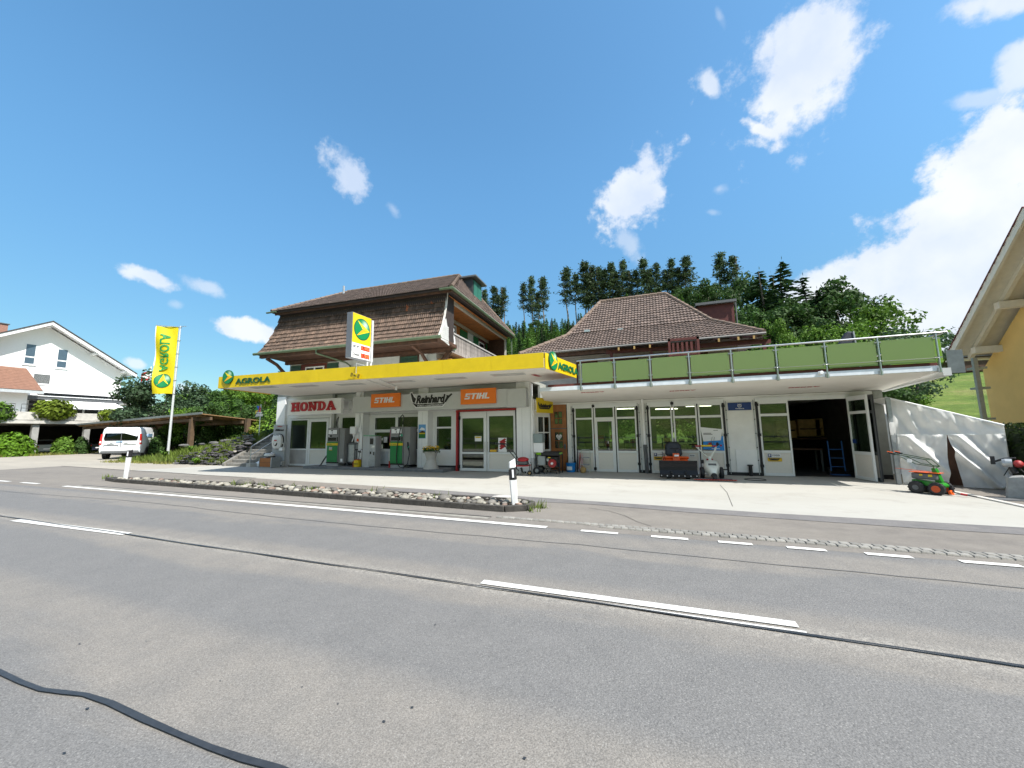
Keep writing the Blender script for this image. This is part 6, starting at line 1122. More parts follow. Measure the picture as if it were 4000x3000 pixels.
# ------------------------------------------------------------------ white van, seen from behind
VN = thing('white_van', 'white panel van seen from behind left of the banner flagpole', 'van', (-38.3, 16.5, 0), math.radians(140), sc=1.22)
VANW = mat('van_white', (.74, .76, .78), .22, var=.01, coat=.5); VG = glass('van_glass', (.02, .025, .035), .0)
def loft(secs, cap=True):
    m = MB(True); n = len(secs[0][1]); vs = [(x, y, z) for x, pr in secs for y, z in pr]; m.add(vs, [(i*n+j, i*n+(j+1) % n, (i+1)*n+(j+1) % n, (i+1)*n+j) for i in range(len(secs)-1) for j in range(n)]+([tuple(range(n-1, -1, -1)), tuple(range((len(secs)-1)*n, len(secs)*n))] if cap else [])); return m
def vs_(w, zb, zs, zt, wt): return [(-w*.96, zb), (-w, zb+.15), (-w, zs), (-wt, zt-.12), (-wt+.12, zt), (wt-.12, zt), (wt, zt-.12), (w, zs), (w, zb+.15), (w*.96, zb)]
# local x forward, rear at x=0
secs = [(0.0, vs_(.93, .42, 1.0, 1.88, .80)), (.06, vs_(.97, .38, 1.02, 1.96, .84)), (.9, vs_(.98, .32, 1.05, 1.98, .86)), (3.1, vs_(.98, .32, 1.05, 1.98, .86)), (3.75, vs_(.97, .32, 1.05, 1.90, .80)), (4.45, vs_(.95, .32, 1.0, 1.22, .86)), (4.85, vs_(.90, .34, .85, 1.02, .82)), (4.97, vs_(.80, .38, .65, .82, .72))]
build('body', loft(secs), VANW, VN, smooth=True)
for y in (.99, -.99):
    for x in (1.0, 3.95):
        m = MB(True); s_ = 1 if y > 0 else -1; m.lathe([(.33, -.02), (.35, 0), (.35, .18), (.30, .2)], (x, (y-.17 if y > 0 else y+.17-.2+.02), .33), 20, 'y'); w = build('wheel', m, BLACK, VN); m = MB(True); m.lathe([(.0, 0), (.21, .0), (.2, .02)], (x, y+.02*s_, .33), 16, 'y'); build('rim', m, GALV, w); m = MB(True); m.lathe([(.37, 0), (.39, .012)], (x, y-.0 if y > 0 else y-.012, .36), 22, 'y'); build('wheel_arch', m, DGREY, w)
m = MB(True); m.prism([(-.012, -.74, 1.14), (-.012, .74, 1.14), (-.03, .78, 1.3), (.02, .72, 1.80), (.02, -.72, 1.80), (-.03, -.78, 1.3)], (.02, 0, 0)); build('rear_window', m, VG, VN)
m = MB(True); m.box(-.035, -.012, -.012, .012, .6, 1.86); build('door_gap', m, DGREY, VN)
for s_ in (-1, 1):
    m = MB(True); m.prism([(-.02, s_*.86, .9), (-.02, s_*.97, .9), (-.01, s_*.93, 1.55), (-.01, s_*.84, 1.55)], (.12, 0, 0)); l_ = build('tail_light', m, mat('lamp_red', (.45, .02, .02), .2), VN); m = MB(True); m.box(-.03, -.015, s_*.88, s_*.95, 1.0, 1.12); build('clear_lens', m, PAPER, l_)
m = MB(True); m.box(-.05, .1, -.88, .88, .36, .50); build('rear_bumper', m, DGREY, VN, bevel=.03); m = MB(True); m.box(-.05, .02, -.86, .86, .501, .66); build('bumper_top', m, VANW, VN, bevel=.03)
m = MB(True); m.box(-.035, -.015, .14, .72, .70, .82); build('number_plate', m, PAPER, VN); m = MB(True); m.box(-.045, -.015, .10, .76, .83, .88); build('plate_trim', m, DGREY, VN)
g = glyphs('PFISTERHAUS', .07, .01) if False else None
m = MB(True); m.box(-.032, -.012, .36, .50, 1.0, 1.13); m.box(-.032, -.012, .30, .62, .93, .955); build('emblem_print', m, GREYM, VN)
m = MB(True); m.box(-.034, -.012, -.08, .22, 1.04, 1.10); build('blue_print', m, mat('pale_blue', (.25, .42, .65), .4), VN); m = MB(True); m.box(-.034, -.012, -.72, -.12, .93, .955); m.box(-.034, -.012, -.72, -.12, .89, .905); build('small_print', m, GREYM, VN)
m = MB(True); m.box(-.034, -.012, -.32, -.16, .985, 1.01) ; build('door_handle', m, DGREY, VN)
for s_ in (-1, 1):
    m = MB(True); y = s_*.985; m.box(1.3, 3.2, y-.008, y+.008, .98, 1.0); build('slide_rail', m, DGREY, VN); m = MB(True); m.box(1.6, 3.5, y-.01, y+.012, .52, .64); build('side_trim', m, BLACK, VN)
    m = MB(True); m.prism([(3.15, s_*.965, 1.12), (4.2, s_*.955, 1.12), (3.78, s_*.88, 1.75), (3.15, s_*.89, 1.78)], (0, s_*.012, 0)); build('cab_window', m, VG, VN); m = MB(True); m.box(3.95, 4.15, s_*1.0, s_*1.2, 1.1, 1.35); build('mirror', m, BLACK, VN, bevel=.02)
    m = MB(True); m.box(1.1, 1.9, s_*.955-.006, s_*.955+.02, 1.35, 1.55); build('side_print', m, MATS['pale_blue'], VN); m = MB(True); m.box(2.1, 2.4, s_*.955-.006, s_*.955+.02, 1.25, 1.65); m.box(1.2, 2.6, s_*.98-.006, s_*.98+.01, 1.1, 1.13); build('side_emblem', m, GREYM, VN)
m = MB(True); m.prism([(3.82, -.74, 1.86), (3.82, .74, 1.86), (4.42, .84, 1.27), (4.42, -.84, 1.27)], (.02, 0, .02)); build('windscreen', m, VG, VN)
# cars in the parking deck
def small_car(loc, rz, lab, mm):
    t = thing('parked_car', lab, 'car', loc, rz, 'cars in the parking deck'); cs = lambda w, zb, zs, zt, wt: [(-w, zb), (-w, zs), (-wt, zt), (wt, zt), (w, zs), (w, zb)]
    build('body', loft([(0, cs(.78, .3, .7, .92, .7)), (.12, cs(.86, .22, .75, .98, .76)), (.9, cs(.88, .2, .8, 1.0, .8)), (3.0, cs(.88, .2, .78, .96, .8)), (3.9, cs(.85, .22, .7, .85, .76)), (4.1, cs(.76, .3, .6, .68, .68))]), mm, t, smooth=True); build('cabin', loft([(.15, cs(.76, .95, .97, 1.0, .7)), (.6, cs(.78, .95, 1.2, 1.42, .6)), (2.1, cs(.78, .95, 1.2, 1.45, .6)), (2.9, cs(.76, .93, .95, .98, .7))]), VG, t, smooth=True)
    build('roof', loft([(.62, cs(.60, 1.40, 1.42, 1.45, .56)), (1.4, cs(.61, 1.43, 1.45, 1.49, .56)), (2.1, cs(.60, 1.43, 1.45, 1.47, .56))]), mm, t)
    for x in (.75, 3.2):
        for y in (-.84, .84): m = MB(True); m.lathe([(.28, -.09), (.31, -.07), (.31, .07), (.28, .09)], (x, y, .31), 16, 'y'); build('wheel', m, BLACK, t)
    for y in (-.72, .72): m = MB(True); m.box(-.02, .06, y-.12, y+.12, .68, .84); build('tail_light', m, MATS['lamp_red'], t)
    m = MB(True); m.box(-.03, 0, -.26, .26, .46, .58); build('number_plate', m, PAPER, t)
small_car((-60.6, 20.2, 0), math.pi, 'pale silver green car parked between the two bushes under the deck', mat('car_silver', (.42, .48, .46), .25, .3, coat=.4)); small_car((-59.6, 23.8, 0), math.pi, 'dark blue car parked under the deck beside the dark bush', mat('car_dark', (.02, .025, .05), .2, .2, coat=.5))
# ------------------------------------------------------------------ pumps and island furniture
def pump(x, y, rz, lab, num, loop):
    t = thing('fuel_pump', lab, 'fuel pump', (x, y, .12), rz, 'fuel pumps on the island'); w, d, h = .72, .46, 1.84; CASE = mat('pump_grey', (.20, .20, .195), .45, var=.04); CASL = mat('pump_light', (.33, .335, .33), .45)
    def b(nm, x0, x1, y0, y1, z0, z1, mm, bev=0): m = MB(True); m.box(x0, x1, y0, y1, z0, z1); return build(nm, m, mm, t, bevel=bev)
    b('foot', 0, w, .02, d, 0, .14, CASL); b('black_base', -.01, w+.01, -.005, d, .142, .19, BLACK); b('cabinet', 0, w, 0, d, .191, h, CASE, .015)
    b('green_door', .03, w-.03, -.025, -.001, .20, 1.03, GREENP, .006); b('green_head', .03, w-.03, -.03, -.001, 1.10, 1.18, GREENP, .004); y_ = b('yellow_band', .0, w, -.034, -.001, 1.0, 1.11, YELLOW); 
    c_ = globe('round_emblem', WM[t.name] @ Vector((.11, -.036, 1.055)), (math.cos(rz), math.sin(rz), 0), (0, 0, 1), .035, t, thick=.003)
    g = glyphs('AGROLA', .04, .02, width=.20); m = MB(True); put2d(m, g, (.17, -.036, 1.035), (1, 0, 0), (0, 0, 1), .002); build('lettering', m, GREENP, t)
    b('nozzle_bay', .06, w-.14, -.012, -.001, 1.22, 1.38, BLACKG); b('side_rail', w-.09, w-.03, -.012, -.001, 1.2, 1.4, BLACKG); f = b('display_frame', .07, w-.06, -.02, -.001, 1.52, 1.77, BLACKG, .01); m = MB(True); m.box(.09, w-.08, -.026, -.021, 1.54, 1.755); build('display_face', m, PAPER, f)
    m = MB(True); m.box(.26, .38, -.030, -.027, 1.69, 1.735); build('meter', m, BLACKG, f); g = glyphs(num, .09, .03); m = MB(True); put2d(m, g, (.33, -.028, 1.57), (1, 0, 0), (0, 0, 1), .003); build('pump_number', m, INK, f)
    b('price_flap', .05, .30, -.02, -.001, 1.42, 1.49, BLACKG) if not loop else b('price_flap', w-.22, w-.02, -.03, -.001, 1.41, 1.50, mat('flap_green', (.01, .28, .16), .4), .01)
    b('price_slip', .07, .18, -.024, -.021, 1.435, 1.475, PAPER) if not loop else b('price_slip', w-.18, w-.10, -.034, -.031, 1.43, 1.48, PAPER)
    if not loop: b('card_slot', .19, .38, -.04, -.026, .80, .92, GALV); b('yellow_tag', .19, .38, -.04, -.026, .765, .795, YELLOW)
    b('side_cabinet', w+.002, w+.34, .04, d+.1, .14, h-.01, CASE, .015)
    m = MB(True); m.tube([(w-.16, .16, h), (w-.14, .16, h+.55)], .014, 6); build('hose_mast', m, PAPER if not loop else STEEL, t)
    if loop:
        pts = [(w-.28, .1, h), (w-.29, .1, h+.25), (w-.22, .08, h+.46), (w-.12, .08, h+.54), (w-.03, .05, h+.46), (w-.0, .0, h+.3), (w-.02, -.03, h+.1)]
        m = MB(True); m.tube(pts, .022, 7); build('hose', m, BLACK, t, smooth=True)
        pts = [(w-.12, -.04, h-.05), (w-.2, -.06, 1.35), (w-.27, -.07, .95), (w-.29, -.07, .5), (w-.25, -.08, .22), (w-.05, -.12, .05), (w+.15, -.12, .03), (w+.32, -.08, .2), (w+.36, -.02, .6), (w+.33, 0, .82)]; m = MB(True); m.tube(pts, .02, 7); build('hose', m, BLACK, t, smooth=True)
        m = MB(True); m.tube([(w+.33, 0, .78), (w+.27, -.0, .95), (w+.24, .02, 1.15)], [.03, .045, .03], 7); build('nozzle', m, BLACK, t); m = MB(True); m.tube([(w+.29, -.03, .9), (w+.36, -.05, .98)], .02, 6); build('nozzle_grip', m, MATS['flap_green'], t)
    else:
        m = MB(True); m.tube([(w-.22, .1, h), (w-.25, .08, h+.2), (w-.22, .08, h+.42), (w-.12, .08, h+.55)], .02, 7); m.tube([(w-.17, .12, h), (w-.20, .1, h+.25), (w-.12, .08, h+.52)], .015, 7); build('hose', m, BLACK, t, smooth=True)
        m = MB(True); m.tube([(.0, .0, .5), (-.12, -.05, .3), (-.22, -.1, .1), (-.3, -.12, .0)], .02, 7); m.tube([(.0, .02, .45), (-.12, -.03, .26), (-.25, -.08, .0)], .015, 7); build('hose', m, BLACK, t, smooth=True); b('notice', w+.16, w+.28, .02, .035, .22, .36, PAPER)
    return t
a = onz(1280, 1818, .12); pump(ony(1282, 1700, 14.5)[0], 14.45, 0, 'green and grey fuel pump numbered one with its hose hanging left', '1', False); pump(ony(1527, 1700, 14.45)[0], 14.4, 0, 'green and grey fuel pump numbered two with a looped black hose', '2', True)
t = thing('red_guard', 'short red steel guard at the foot of the second pump', 'guard', (ony(1522, 1800, 14.4)[0], 14.4, .12)); m = MB(True); m.box(-.03, .03, -.03, .2, 0, .3); build('guard', m, RED, t)
t = thing('waste_bin', 'silver waste bin on legs right of the first pump', 'bin', (ony(1358, 1750, 14.75)[0], 14.7, .12)); m = MB(True); m.lathe([(.28, .0), (.28, .82)], (.28, .18, .2), 20); build('drum', m, GALV, t, smooth=True); m = MB(True); m.lathe([(.30, .0), (.30, .07), (.2, .1)], (.28, .18, 1.03), 20); build('lid', m, DGREY, t)
m = MB(True)
for (x, y) in ((.06, 0), (.5, 0), (.06, .36), (.5, .36)): m.box(x-.02, x+.02, y-.02, y+.02, 0, 1.05)
build('stand', m, DGREY, t)
t = thing('squeegee_bucket', 'yellow bucket with black squeegees on the island', 'bucket', (ony(1406, 1800, 14.5)[0], 14.35, .12)); m = MB(True); m.box(-.13, .13, -.12, .12, 0, .32); build('bucket', m, YELLOW, t, bevel=.02); m = MB(True); m.box(-.2, -.132, -.1, .1, 0, .28); m.box(-.12, .13, -.1, .1, .322, .36); build('red_holder', m, mat('rust_red', (.3, .06, .02), .6), t)
m = MB(True); m.box(-.132, .132, -.125, -.121, .14, .17); build('band', m, BLACK, t); m = MB(True); m.tube([(-.06, 0, .3), (-.08, 0, .8)], .015, 6); m.tube([(.03, 0, .3), (.1, 0, .55), (.08, 0, .72)], .014, 6); m.tube([(-.16, 0, .8), (-.02, 0, .8)], .03, 6); m.tube([(.0, .02, .72), (.14, .02, .7)], .04, 6); m.tube([(.12, 0, .74), (.2, 0, .82), (.28, 0, .8)], .012, 5); build('squeegee', m, BLACK, t)
t = thing('payment_terminal', 'grey payment terminal cabinet with card slots on its right side', 'payment terminal', (ony(1419, 1750, 14.4)[0], 14.35, .12)); m = MB(True); m.prism([(0, 0, 0), (.40, -.04, 0), (.58, .2, 0), (.58, .6, 0), (0, .6, 0)], (0, 0, 1.42)); build('cabinet', m, mat('terminal_grey', (.40, .41, .41), .45, var=.03), t, bevel=.01)
d_ = Vector((.18, .24, 0)).normalized(); nrm_ = Vector((d_.y, -d_.x, 0)); T = Matrix(((d_.x, -nrm_.x, 0, .40), (d_.y, -nrm_.y, 0, -.04), (0, 0, 1, 0), (0, 0, 0, 1)))
def tb(nm, s0, s1, z0, z1, mm, o=.006): m = MB(True); m.T = T; m.box(s0, s1, -o, -.001, z0, z1); build(nm, m, mm, t)
tb('side_panel', .01, .29, .03, 1.39, GALV, .005); tb('screen', .04, .2, 1.05, 1.33, BLACKG, .012); tb('keypad', .12, .26, .88, 1.0, STEEL, .014); tb('slot', .05, .12, .6, .72, BLACKG, .012); tb('slot', .2, .26, .55, .70, BLACKG, .012); tb('receipt', .16, .26, .93, .99, PAPER, .018)
m = MB(True); m.prism([(.02, .02, 1.425), (.40, -.03, 1.425), (.56, .2, 1.425), (.54, .5, 1.425)], (0, 0, .05)); build('green_top', m, mat('mint', (.15, .35, .2), .4), t); m = MB(True); m.box(.0, .56, .0, .58, -.02, .03); build('base', m, BLACK, t)
t = thing('concrete_planter', 'hourglass concrete planter with yellow flowers beside the small window', 'planter', (ony(1686, 1800, 14.5)[0], 14.45, .12)); m = MB(True); m.lathe([(.30, 0), (.26, .1), (.18, .3), (.17, .38), (.24, .6), (.33, .68), (.30, .68), (.27, .6)], (0, 0, 0), 14); m.v = [(x*1.15, y*1.15, z*1.1) for x, y, z in m.v]; build('urn', m, BEIGEC, t, smooth=True)
FLW = mat('yellow_petals', (.75, .45, .01), .6, island=.3); LEAFD = mat('flower_leaves', (.03, .08, .015), .7, island=.4)
def leafcloud(n, f, s, seed, quad=True):
    rn = random.Random(seed); m = MB(True)
    for i in range(n):
        c = Vector(f(rn)); a = Vector((rn.gauss(0, 1), rn.gauss(0, 1), rn.gauss(0, 1))).normalized(); b = a.orthogonal().normalized(); k = s*rn.uniform(.6, 1.4); m.add([c-a*k, c+b*k*.5, c+a*k, c-b*k*.5], [(0, 1, 2, 3)])
    return m
def disk(r, z0, z1): return lambda rn: (lambda a, q: (math.cos(a)*q, math.sin(a)*q, rn.uniform(z0, z1)))(rn.uniform(0, 6.3), r*math.sqrt(rn.random()))
build('leaves', leafcloud(260, disk(.38, .70, .88), .05, 1), LEAFD, t, kind='stuff'); build('flowers', leafcloud(110, disk(.36, .82, .98), .04, 2), FLW, t, kind='stuff')
# robot mower display stand
t = thing('mower_display', 'grey display board with white robot mower above an orange wooden box', 'display stand', (ony(1050, 1800, 14.3)[0], 14.25, 0)); W_ = 1.02
m = MB(True); m.prism([(.1, .12, .3), (W_-.02, .12, .3), (W_-.02, .12, 2.18), (.1, .12, 2.2)], (0, .1, 0)); build('back_board', m, mat('display_grey', (.33, .35, .36), .45), t, bevel=.01)
def mower(parent, c, w, d, tilt):
    sil = mat('mower_silver', (.62, .62, .60), .3, coat=.3); m = MB(True); m.T = Matrix.Translation(c) @ Matrix.Rotation(tilt, 4, 'X'); pts = [(w*.5*math.copysign(abs(math.cos(q))**.7, math.cos(q)), d*.5*math.copysign(abs(math.sin(q))**.75, math.sin(q))) for q in [2*math.pi*i/24 for i in range(24)]]
    m.add([(x, y, 0) for x, y in pts]+[(x*.97, y*.97, .12) for x, y in pts]+[(x*.7, y*.7, .17) for x, y in pts], [tuple(range(23, -1, -1)), tuple(range(48, 72))]+[(k*24+i, k*24+(i+1) % 24, (k+1)*24+(i+1) % 24, (k+1)*24+i) for k in (0, 1) for i in range(24)]); b = build('robot_mower', m, sil, parent, smooth=True)
    m = MB(True); m.T = Matrix.Translation(c) @ Matrix.Rotation(tilt, 4, 'X'); m.add([(-w*.2, -d*.18, .176), (-w*.12, -d*.3, .17), (w*.12, -d*.3, .17), (w*.2, -d*.18, .176), (w*.22, d*.46, .14), (-w*.22, d*.46, .14)], [(0, 1, 2, 3, 4, 5)]); build('dark_top', m, BLACKG, b)
    m = MB(True); m.T = Matrix.Translation(c) @ Matrix.Rotation(tilt, 4, 'X'); m.box(-w*.14, w*.14, d*.05, d*.12, .175, .182); build('red_badge', m, REDL, b)
    m = MB(True); m.T = Matrix.Translation(c) @ Matrix.Rotation(tilt, 4, 'X'); m.add([(x*1.06, y*1.05, -.03) for x, y in pts]+[(x*1.04, y*1.04, .03) for x, y in pts], [tuple(range(24, 48))]+[(i, (i+1) % 24, 24+(i+1) % 24, 24+i) for i in range(24)]); build('bumper', m, BLACK, b)
mower(t, (.56, .10, 1.32), .70, .76, math.radians(90))
g = glyphs('Miimo', .12, .035, .2, width=.62); m = MB(True); put2d(m, g, (.26, .115, 1.86), (1, 0, 0), (0, 0, 1), .012); build('lettering', m, INK, t); g, w = bold_slab(); m = MB(True); put2d(m, ([(x/w*.36, y*.045) for x, y in g[0]], g[1]), (.40, .115, 2.08), (1, 0, 0), (0, 0, 1), .006); build('brand_lettering', m, REDL, t)
m = MB(True); m.box(.74, 1.0, .0, .12, .86, 1.02); m.prism([(.78, .10, 1.0), (.98, .10, 1.0), (.98, .06, 1.25), (.8, .06, 1.25)], (0, .01, 0)); build('leaflet_rack', m, PAPER, t); m = MB(True); m.box(.84, .96, .04, .055, 1.06, 1.2); build('leaflet_picture', m, INK, t)
BRW = mat('box_orange_brown', (.36, .12, .025), .5, var=.1); m = MB(True); m.box(-.02, .78, -.42, .05, .06, .50); bx = build('plinth_box', m, BRW, t, bevel=.008); m = MB(True); m.box(-.08, .84, -.46, .08, 0, .055); m.box(-.06, -.021, -.44, .06, .056, .48); m.box(.781, .86, -.44, .06, .056, .54); build('plinth_frame', m, GALV, t); m = MB(True); m.box(-.018, .778, -.424, -.4201, .27, .28); build('box_groove', m, BLACK, bx)
mower(t, (.36, -.2, .56), .52, .42, 0)
m = MB(); x = ony(1022, 1590, 14.7)[0]; m.box(x-.25, x+.05, 14.6, 14.72, 2.86, 2.92); m.box(x-.22, x+.15, 14.55, 14.7, 2.70, 2.82); m.box(x-.3, x-.15, 14.58, 14.66, 2.66, 2.74); build('security_camera', m, GALV, label='small grey camera box on the left shop column beside the white sign', cat='camera', bevel=.01)
# ------------------------------------------------------------------ machines on the apron
def wheel(parent, c, r, w, axis='y', rimc=None, lugs=0, name='wheel', hub=.5):
    m = MB(True); m.lathe([(r*.8, -w/2), (r, -w*.36), (r, w*.36), (r*.8, w/2)], c, 22, axis)
    for i in range(lugs):
        t_ = 2*math.pi*i/lugs
        for s_ in (-1, 1):
            ca, sa = math.cos(t_+s_*.08), math.sin(t_+s_*.08); q = (lambda rr, h, tt: (Vector(c)+Vector((math.sin(tt)*rr, h, math.cos(tt)*rr))) if axis == 'y' else Vector(c)+Vector((h, math.cos(tt)*rr, math.sin(tt)*rr)))
            m.beam(q(r*1.0, 0, t_+s_*.02), q(r*1.0, s_*w*.46, t_+s_*.02+.22), r*.12, r*.14)
    o = build(name, m, BLACK, parent)
    m = MB(True); m.lathe([(0, -w*.60), (r*hub*.35, -w*.60), (r*hub*.45, -w*.53), (r*hub*.9, -w*.53), (r*hub, -w*.58), (r*hub, w*.58), (r*hub*.9, w*.53), (r*hub*.45, w*.53), (r*hub*.35, w*.60), (0, w*.60)], c, 18, axis, cap=False); build('rim', m, rimc or GALV, o, smooth=True); return o
# red front tiller
t = thing('red_tiller', 'small red petrol tiller with long black handlebars by the display window', 'tiller', (-5.05, 14.1, 0), math.radians(0))
wheel(t, (.26, 0, .10), .095, .05, rimc=CARD); wheel(t, (-.32, .05, .12), .13, .04, rimc=GALV, name='tine_disc', hub=.8); 
m = MB(True)
for k in range(4):
    for q in range(4): a_ = q*1.57+k*.4; m.beam((-.12+.02*k, -.12+k*.08, .14), (-.12+.13*math.cos(a_), -.12+k*.08, .14+.13*math.sin(a_)), .03, .02)
build('tines', m, GALV, t); m = MB(True); m.prism([(-.42, -.2, .33), (.26, -.2, .36), (.28, -.2, .40), (-.42, -.2, .38)], (0, .4, 0)); build('deck', m, RED, t, bevel=.01); m = MB(True); m.box(-.2, .18, -.14, .16, .40, .55); build('engine', m, DGREY, t, bevel=.03)
m = MB(True); m.blob((0, 0, .60), (.24, .2, .10), 12, 6, .05, 3); build('engine_cover', m, RED, t, smooth=2); m = MB(True); m.tube([(-.05, -.12, .3), (.0, -.1, .12)], .04, 6); m.tube([(.26, -.12, .5), (.3, -.12, .4), (.28, -.12, .1)], .012, 6); m.tube([(.26, .12, .5), (.3, .12, .4), (.28, .12, .1)], .012, 6); build('frame', m, BLACK, t)
m = MB(True)
for s_ in (-.16, .16): m.tube([(-.15, s_*.5, .45), (-.32, s_, .72), (-.72, s_*1.4, 1.18), (-.98, s_*1.5, 1.20)], .016, 7)
m.tube([(-.5, -.2, .95), (-.5, .2, .95)], .012, 6); m.tube([(-.72, -.22, 1.18), (-.72, .22, 1.18)], .012, 6); build('handlebars', m, BLACK, t, smooth=True)
for s_ in (-.24, .24): m = MB(True); m.tube([(-.90, s_, 1.2), (-1.08, s_, 1.2)], .024, 6); build('grip', m, BLACK, t)
# generator
t = thing('generator', 'lime and black portable generator with red recoil starter beside the wooden door', 'generator', (-4.25, 15.0, 0), math.radians(3)); m = MB(True)
m.box(-.48, .48, -.3, .32, .74, .84); build('tank_cover', m, LIME, t, bevel=.03); m = MB(True); m.box(-.28, .46, -.32, .32, .70, .86); build('black_cover', m, BLACK, t, bevel=.03); m = MB(True); m.box(-.44, -.12, -.28, .28, .32, .72); build('alternator', m, mat('gen_grey', (.35, .37, .36), .5), t, bevel=.04); m = MB(True); m.box(-.08, .38, -.24, .26, .25, .68); build('engine', m, BLACKG, t, bevel=.03)
m = MB(True); m.lathe([(.16, -.05), (.17, 0), (.10, .03), (0, .03)], (.17, -.26, .42), 18, 'y'); m.v = [v for v in m.v]; build('recoil_starter', m, RED, t); m = MB(True); m.lathe([(.05, -.06), (.05, 0)], (.17, -.30, .42), 10, 'y'); build('starter_hub', m, PAPER, t)
m = MB(True)
for s_ in (-.31, .31): m.tube([(-.48, s_, .78), (-.47, s_, .2), (-.3, s_, .16), (.3, s_, .16), (.46, s_, .2), (.47, s_, .78)], .018, 7); m.tube([(.30, s_, .16), (.36, s_, 0), (.44, s_, 0), (.46, s_, .2)], .016, 6); m.tube([(-.22, s_, .16), (-.14, s_, 0), (-.06, s_, .0), (-.02, s_, .16)], .016, 6)
build('tube_frame', m, BLACK, t, smooth=True); wheel(t, (-.44, -.33, .14), .15, .07); wheel(t, (-.44, .33, .14), .15, .07); m = MB(True); m.box(-.05, .03, -.29, -.245, .5, .6); build('air_filter', m, GALV, t); m = MB(True); m.box(.0, .1, -.29, -.245, .62, .66); build('yellow_label', m, YELLOW, t)
# bucket, step stool, umbrella
t = thing('blue_tub', 'blue printed plastic tub on the ground beside the wooden door', 'tub', (-3.55, 15.7, 0)); m = MB(True); m.lathe([(.17, 0), (.2, .34), (.21, .36), (.2, .37)], (0, 0, 0), 16); build('tub', m, BLUE, t, smooth=True); m = MB(True); m.box(-.11, .09, -.205, -.198, .1, .24); build('print', m, PAPER, t)
t = thing('step_stool', 'folding white step stool leaning under the first folding door', 'step stool', (-2.95, 15.75, 0)); m = MB(True)
for s_ in (-.2, .2): m.tube([(s_, 0, 0), (s_*.9, .08, .82)], .014, 6); m.tube([(s_, -.3, 0), (s_*.9, .0, .6)], .012, 6)
m.tube([(-.18, .08, .82), (-.15, .09, .9), (.15, .09, .9), (.18, .08, .82)], .014, 6); build('frame', m, STEEL, t, smooth=True)
for z in (.3, .58): m = MB(True); m.box(-.17, .17, -.16, .0, z, z+.04); build('step', m, mat('step_grey', (.3, .31, .32), .6), t, bevel=.01)
t = thing('furled_umbrellas', 'bundle of furled dark red and pink umbrellas standing beside the step stool', 'umbrellas', (-3.22, 15.75, 0))
for i, (dx, mm, h) in enumerate(((-.08, mat('umb_dark', (.03, .02, .03), .7), .95), (.02, RED, .8), (.10, mat('umb_pink', (.55, .33, .35), .7), .78))): m = MB(True); m.tube([(dx, 0, .0), (dx+.01, 0, .15), (dx+.02, .05, .6), (dx+.02, .08, h)], [.01, .04, .03, .012], 7); build('umbrella', m, mm, t)
t = thing('yellow_sack', 'small yellow brown sack at the foot of the step stool', 'sack', (-3.0, 15.45, 0)); m = MB(True); m.blob((0, 0, .12), (.12, .09, .14), 9, 6, .3, 5); build('sack', m, CARD, t, smooth=2)
# ride-on mower with snow blade
t = thing('rideon_mower', 'orange ride-on mower with a black seat and wide black snow blade in front', 'ride-on mower', (.42, 14.75, 0), math.radians(4)); 
for x in (-.30, .30): wheel(t, (x, -.25, .16), .16, .16, 'x'); 
for x in (-.36, .36): wheel(t, (x, .75, .22), .22, .2, 'x')
m = MB(True); m.box(-.42, .42, .1, 1.0, .36, .62); build('rear_body', m, ORANGEM, t, bevel=.05); m = MB(True); m.box(-.44, .44, .15, .35, .62, .72); build('fender', m, ORANGEM, t, bevel=.04); m = MB(True); m.prism([(-.12, -.15, .3), (.12, -.15, .3), (.10, -.05, .84), (-.10, -.05, .84)], (0, .2, 0)); build('steering_column', m, ORANGEM, t, bevel=.01)
m = MB(True); m.box(-.03, .03, -.165, -.13, .45, .60); build('warning_label', m, YELLOW, t); m = MB(True); m.box(-.07, .07, -.14, -.06, .74, .80); build('dash_label', m, PAPER, t)
m = MB(True); m.add([(-.27, .35, .62), (.27, .35, .62), (.27, .8, .62), (-.27, .8, .62), (-.24, .38, .74), (.24, .38, .74), (.24, .8, .76), (-.24, .8, .76)], MB.BF); build('seat', m, BLACK, t, bevel=.04)
m = MB(True); m.prism([(-.30, .74, .72), (.30, .74, .72), (.27, .86, 1.12), (.16, .88, 1.22), (-.16, .88, 1.22), (-.27, .86, 1.12)], (0, .1, 0)); build('backrest', m, mat('seat_vinyl', (.02, .022, .03), .45), t, bevel=.05); m = MB(True); m.tube([(0, -.02, .84), (0, .06, 1.0)], .02, 6); m.ring((0, .08, 1.0), .16, .014, 16, 6, 'z'); build('steering_wheel', m, BLACK, t)
m = MB(True); m.tube([(-.42, .1, .6), (-.45, .05, .9)], .012, 5); m.tube([(-.36, .05, .6), (-.40, 0, .84)], .012, 5); build('lever', m, BLACK, t); m = MB(True); m.box(-.25, -.2, -.5, .2, .2, .26); m.box(.2, .25, -.5, .2, .2, .26); build('blade_arm', m, BLACK, t)
bp = [(-.56, .54), (-.50, .60), (-.45, .55), (-.41, .48), (-.395, .38), (-.41, .26), (-.45, .18), (-.5, .14)]; n_ = len(bp); m = MB(True); prof_ = [(-.43, .62), (-.40, .52), (-.385, .40), (-.39, .30), (-.42, .20), (-.46, .13)]
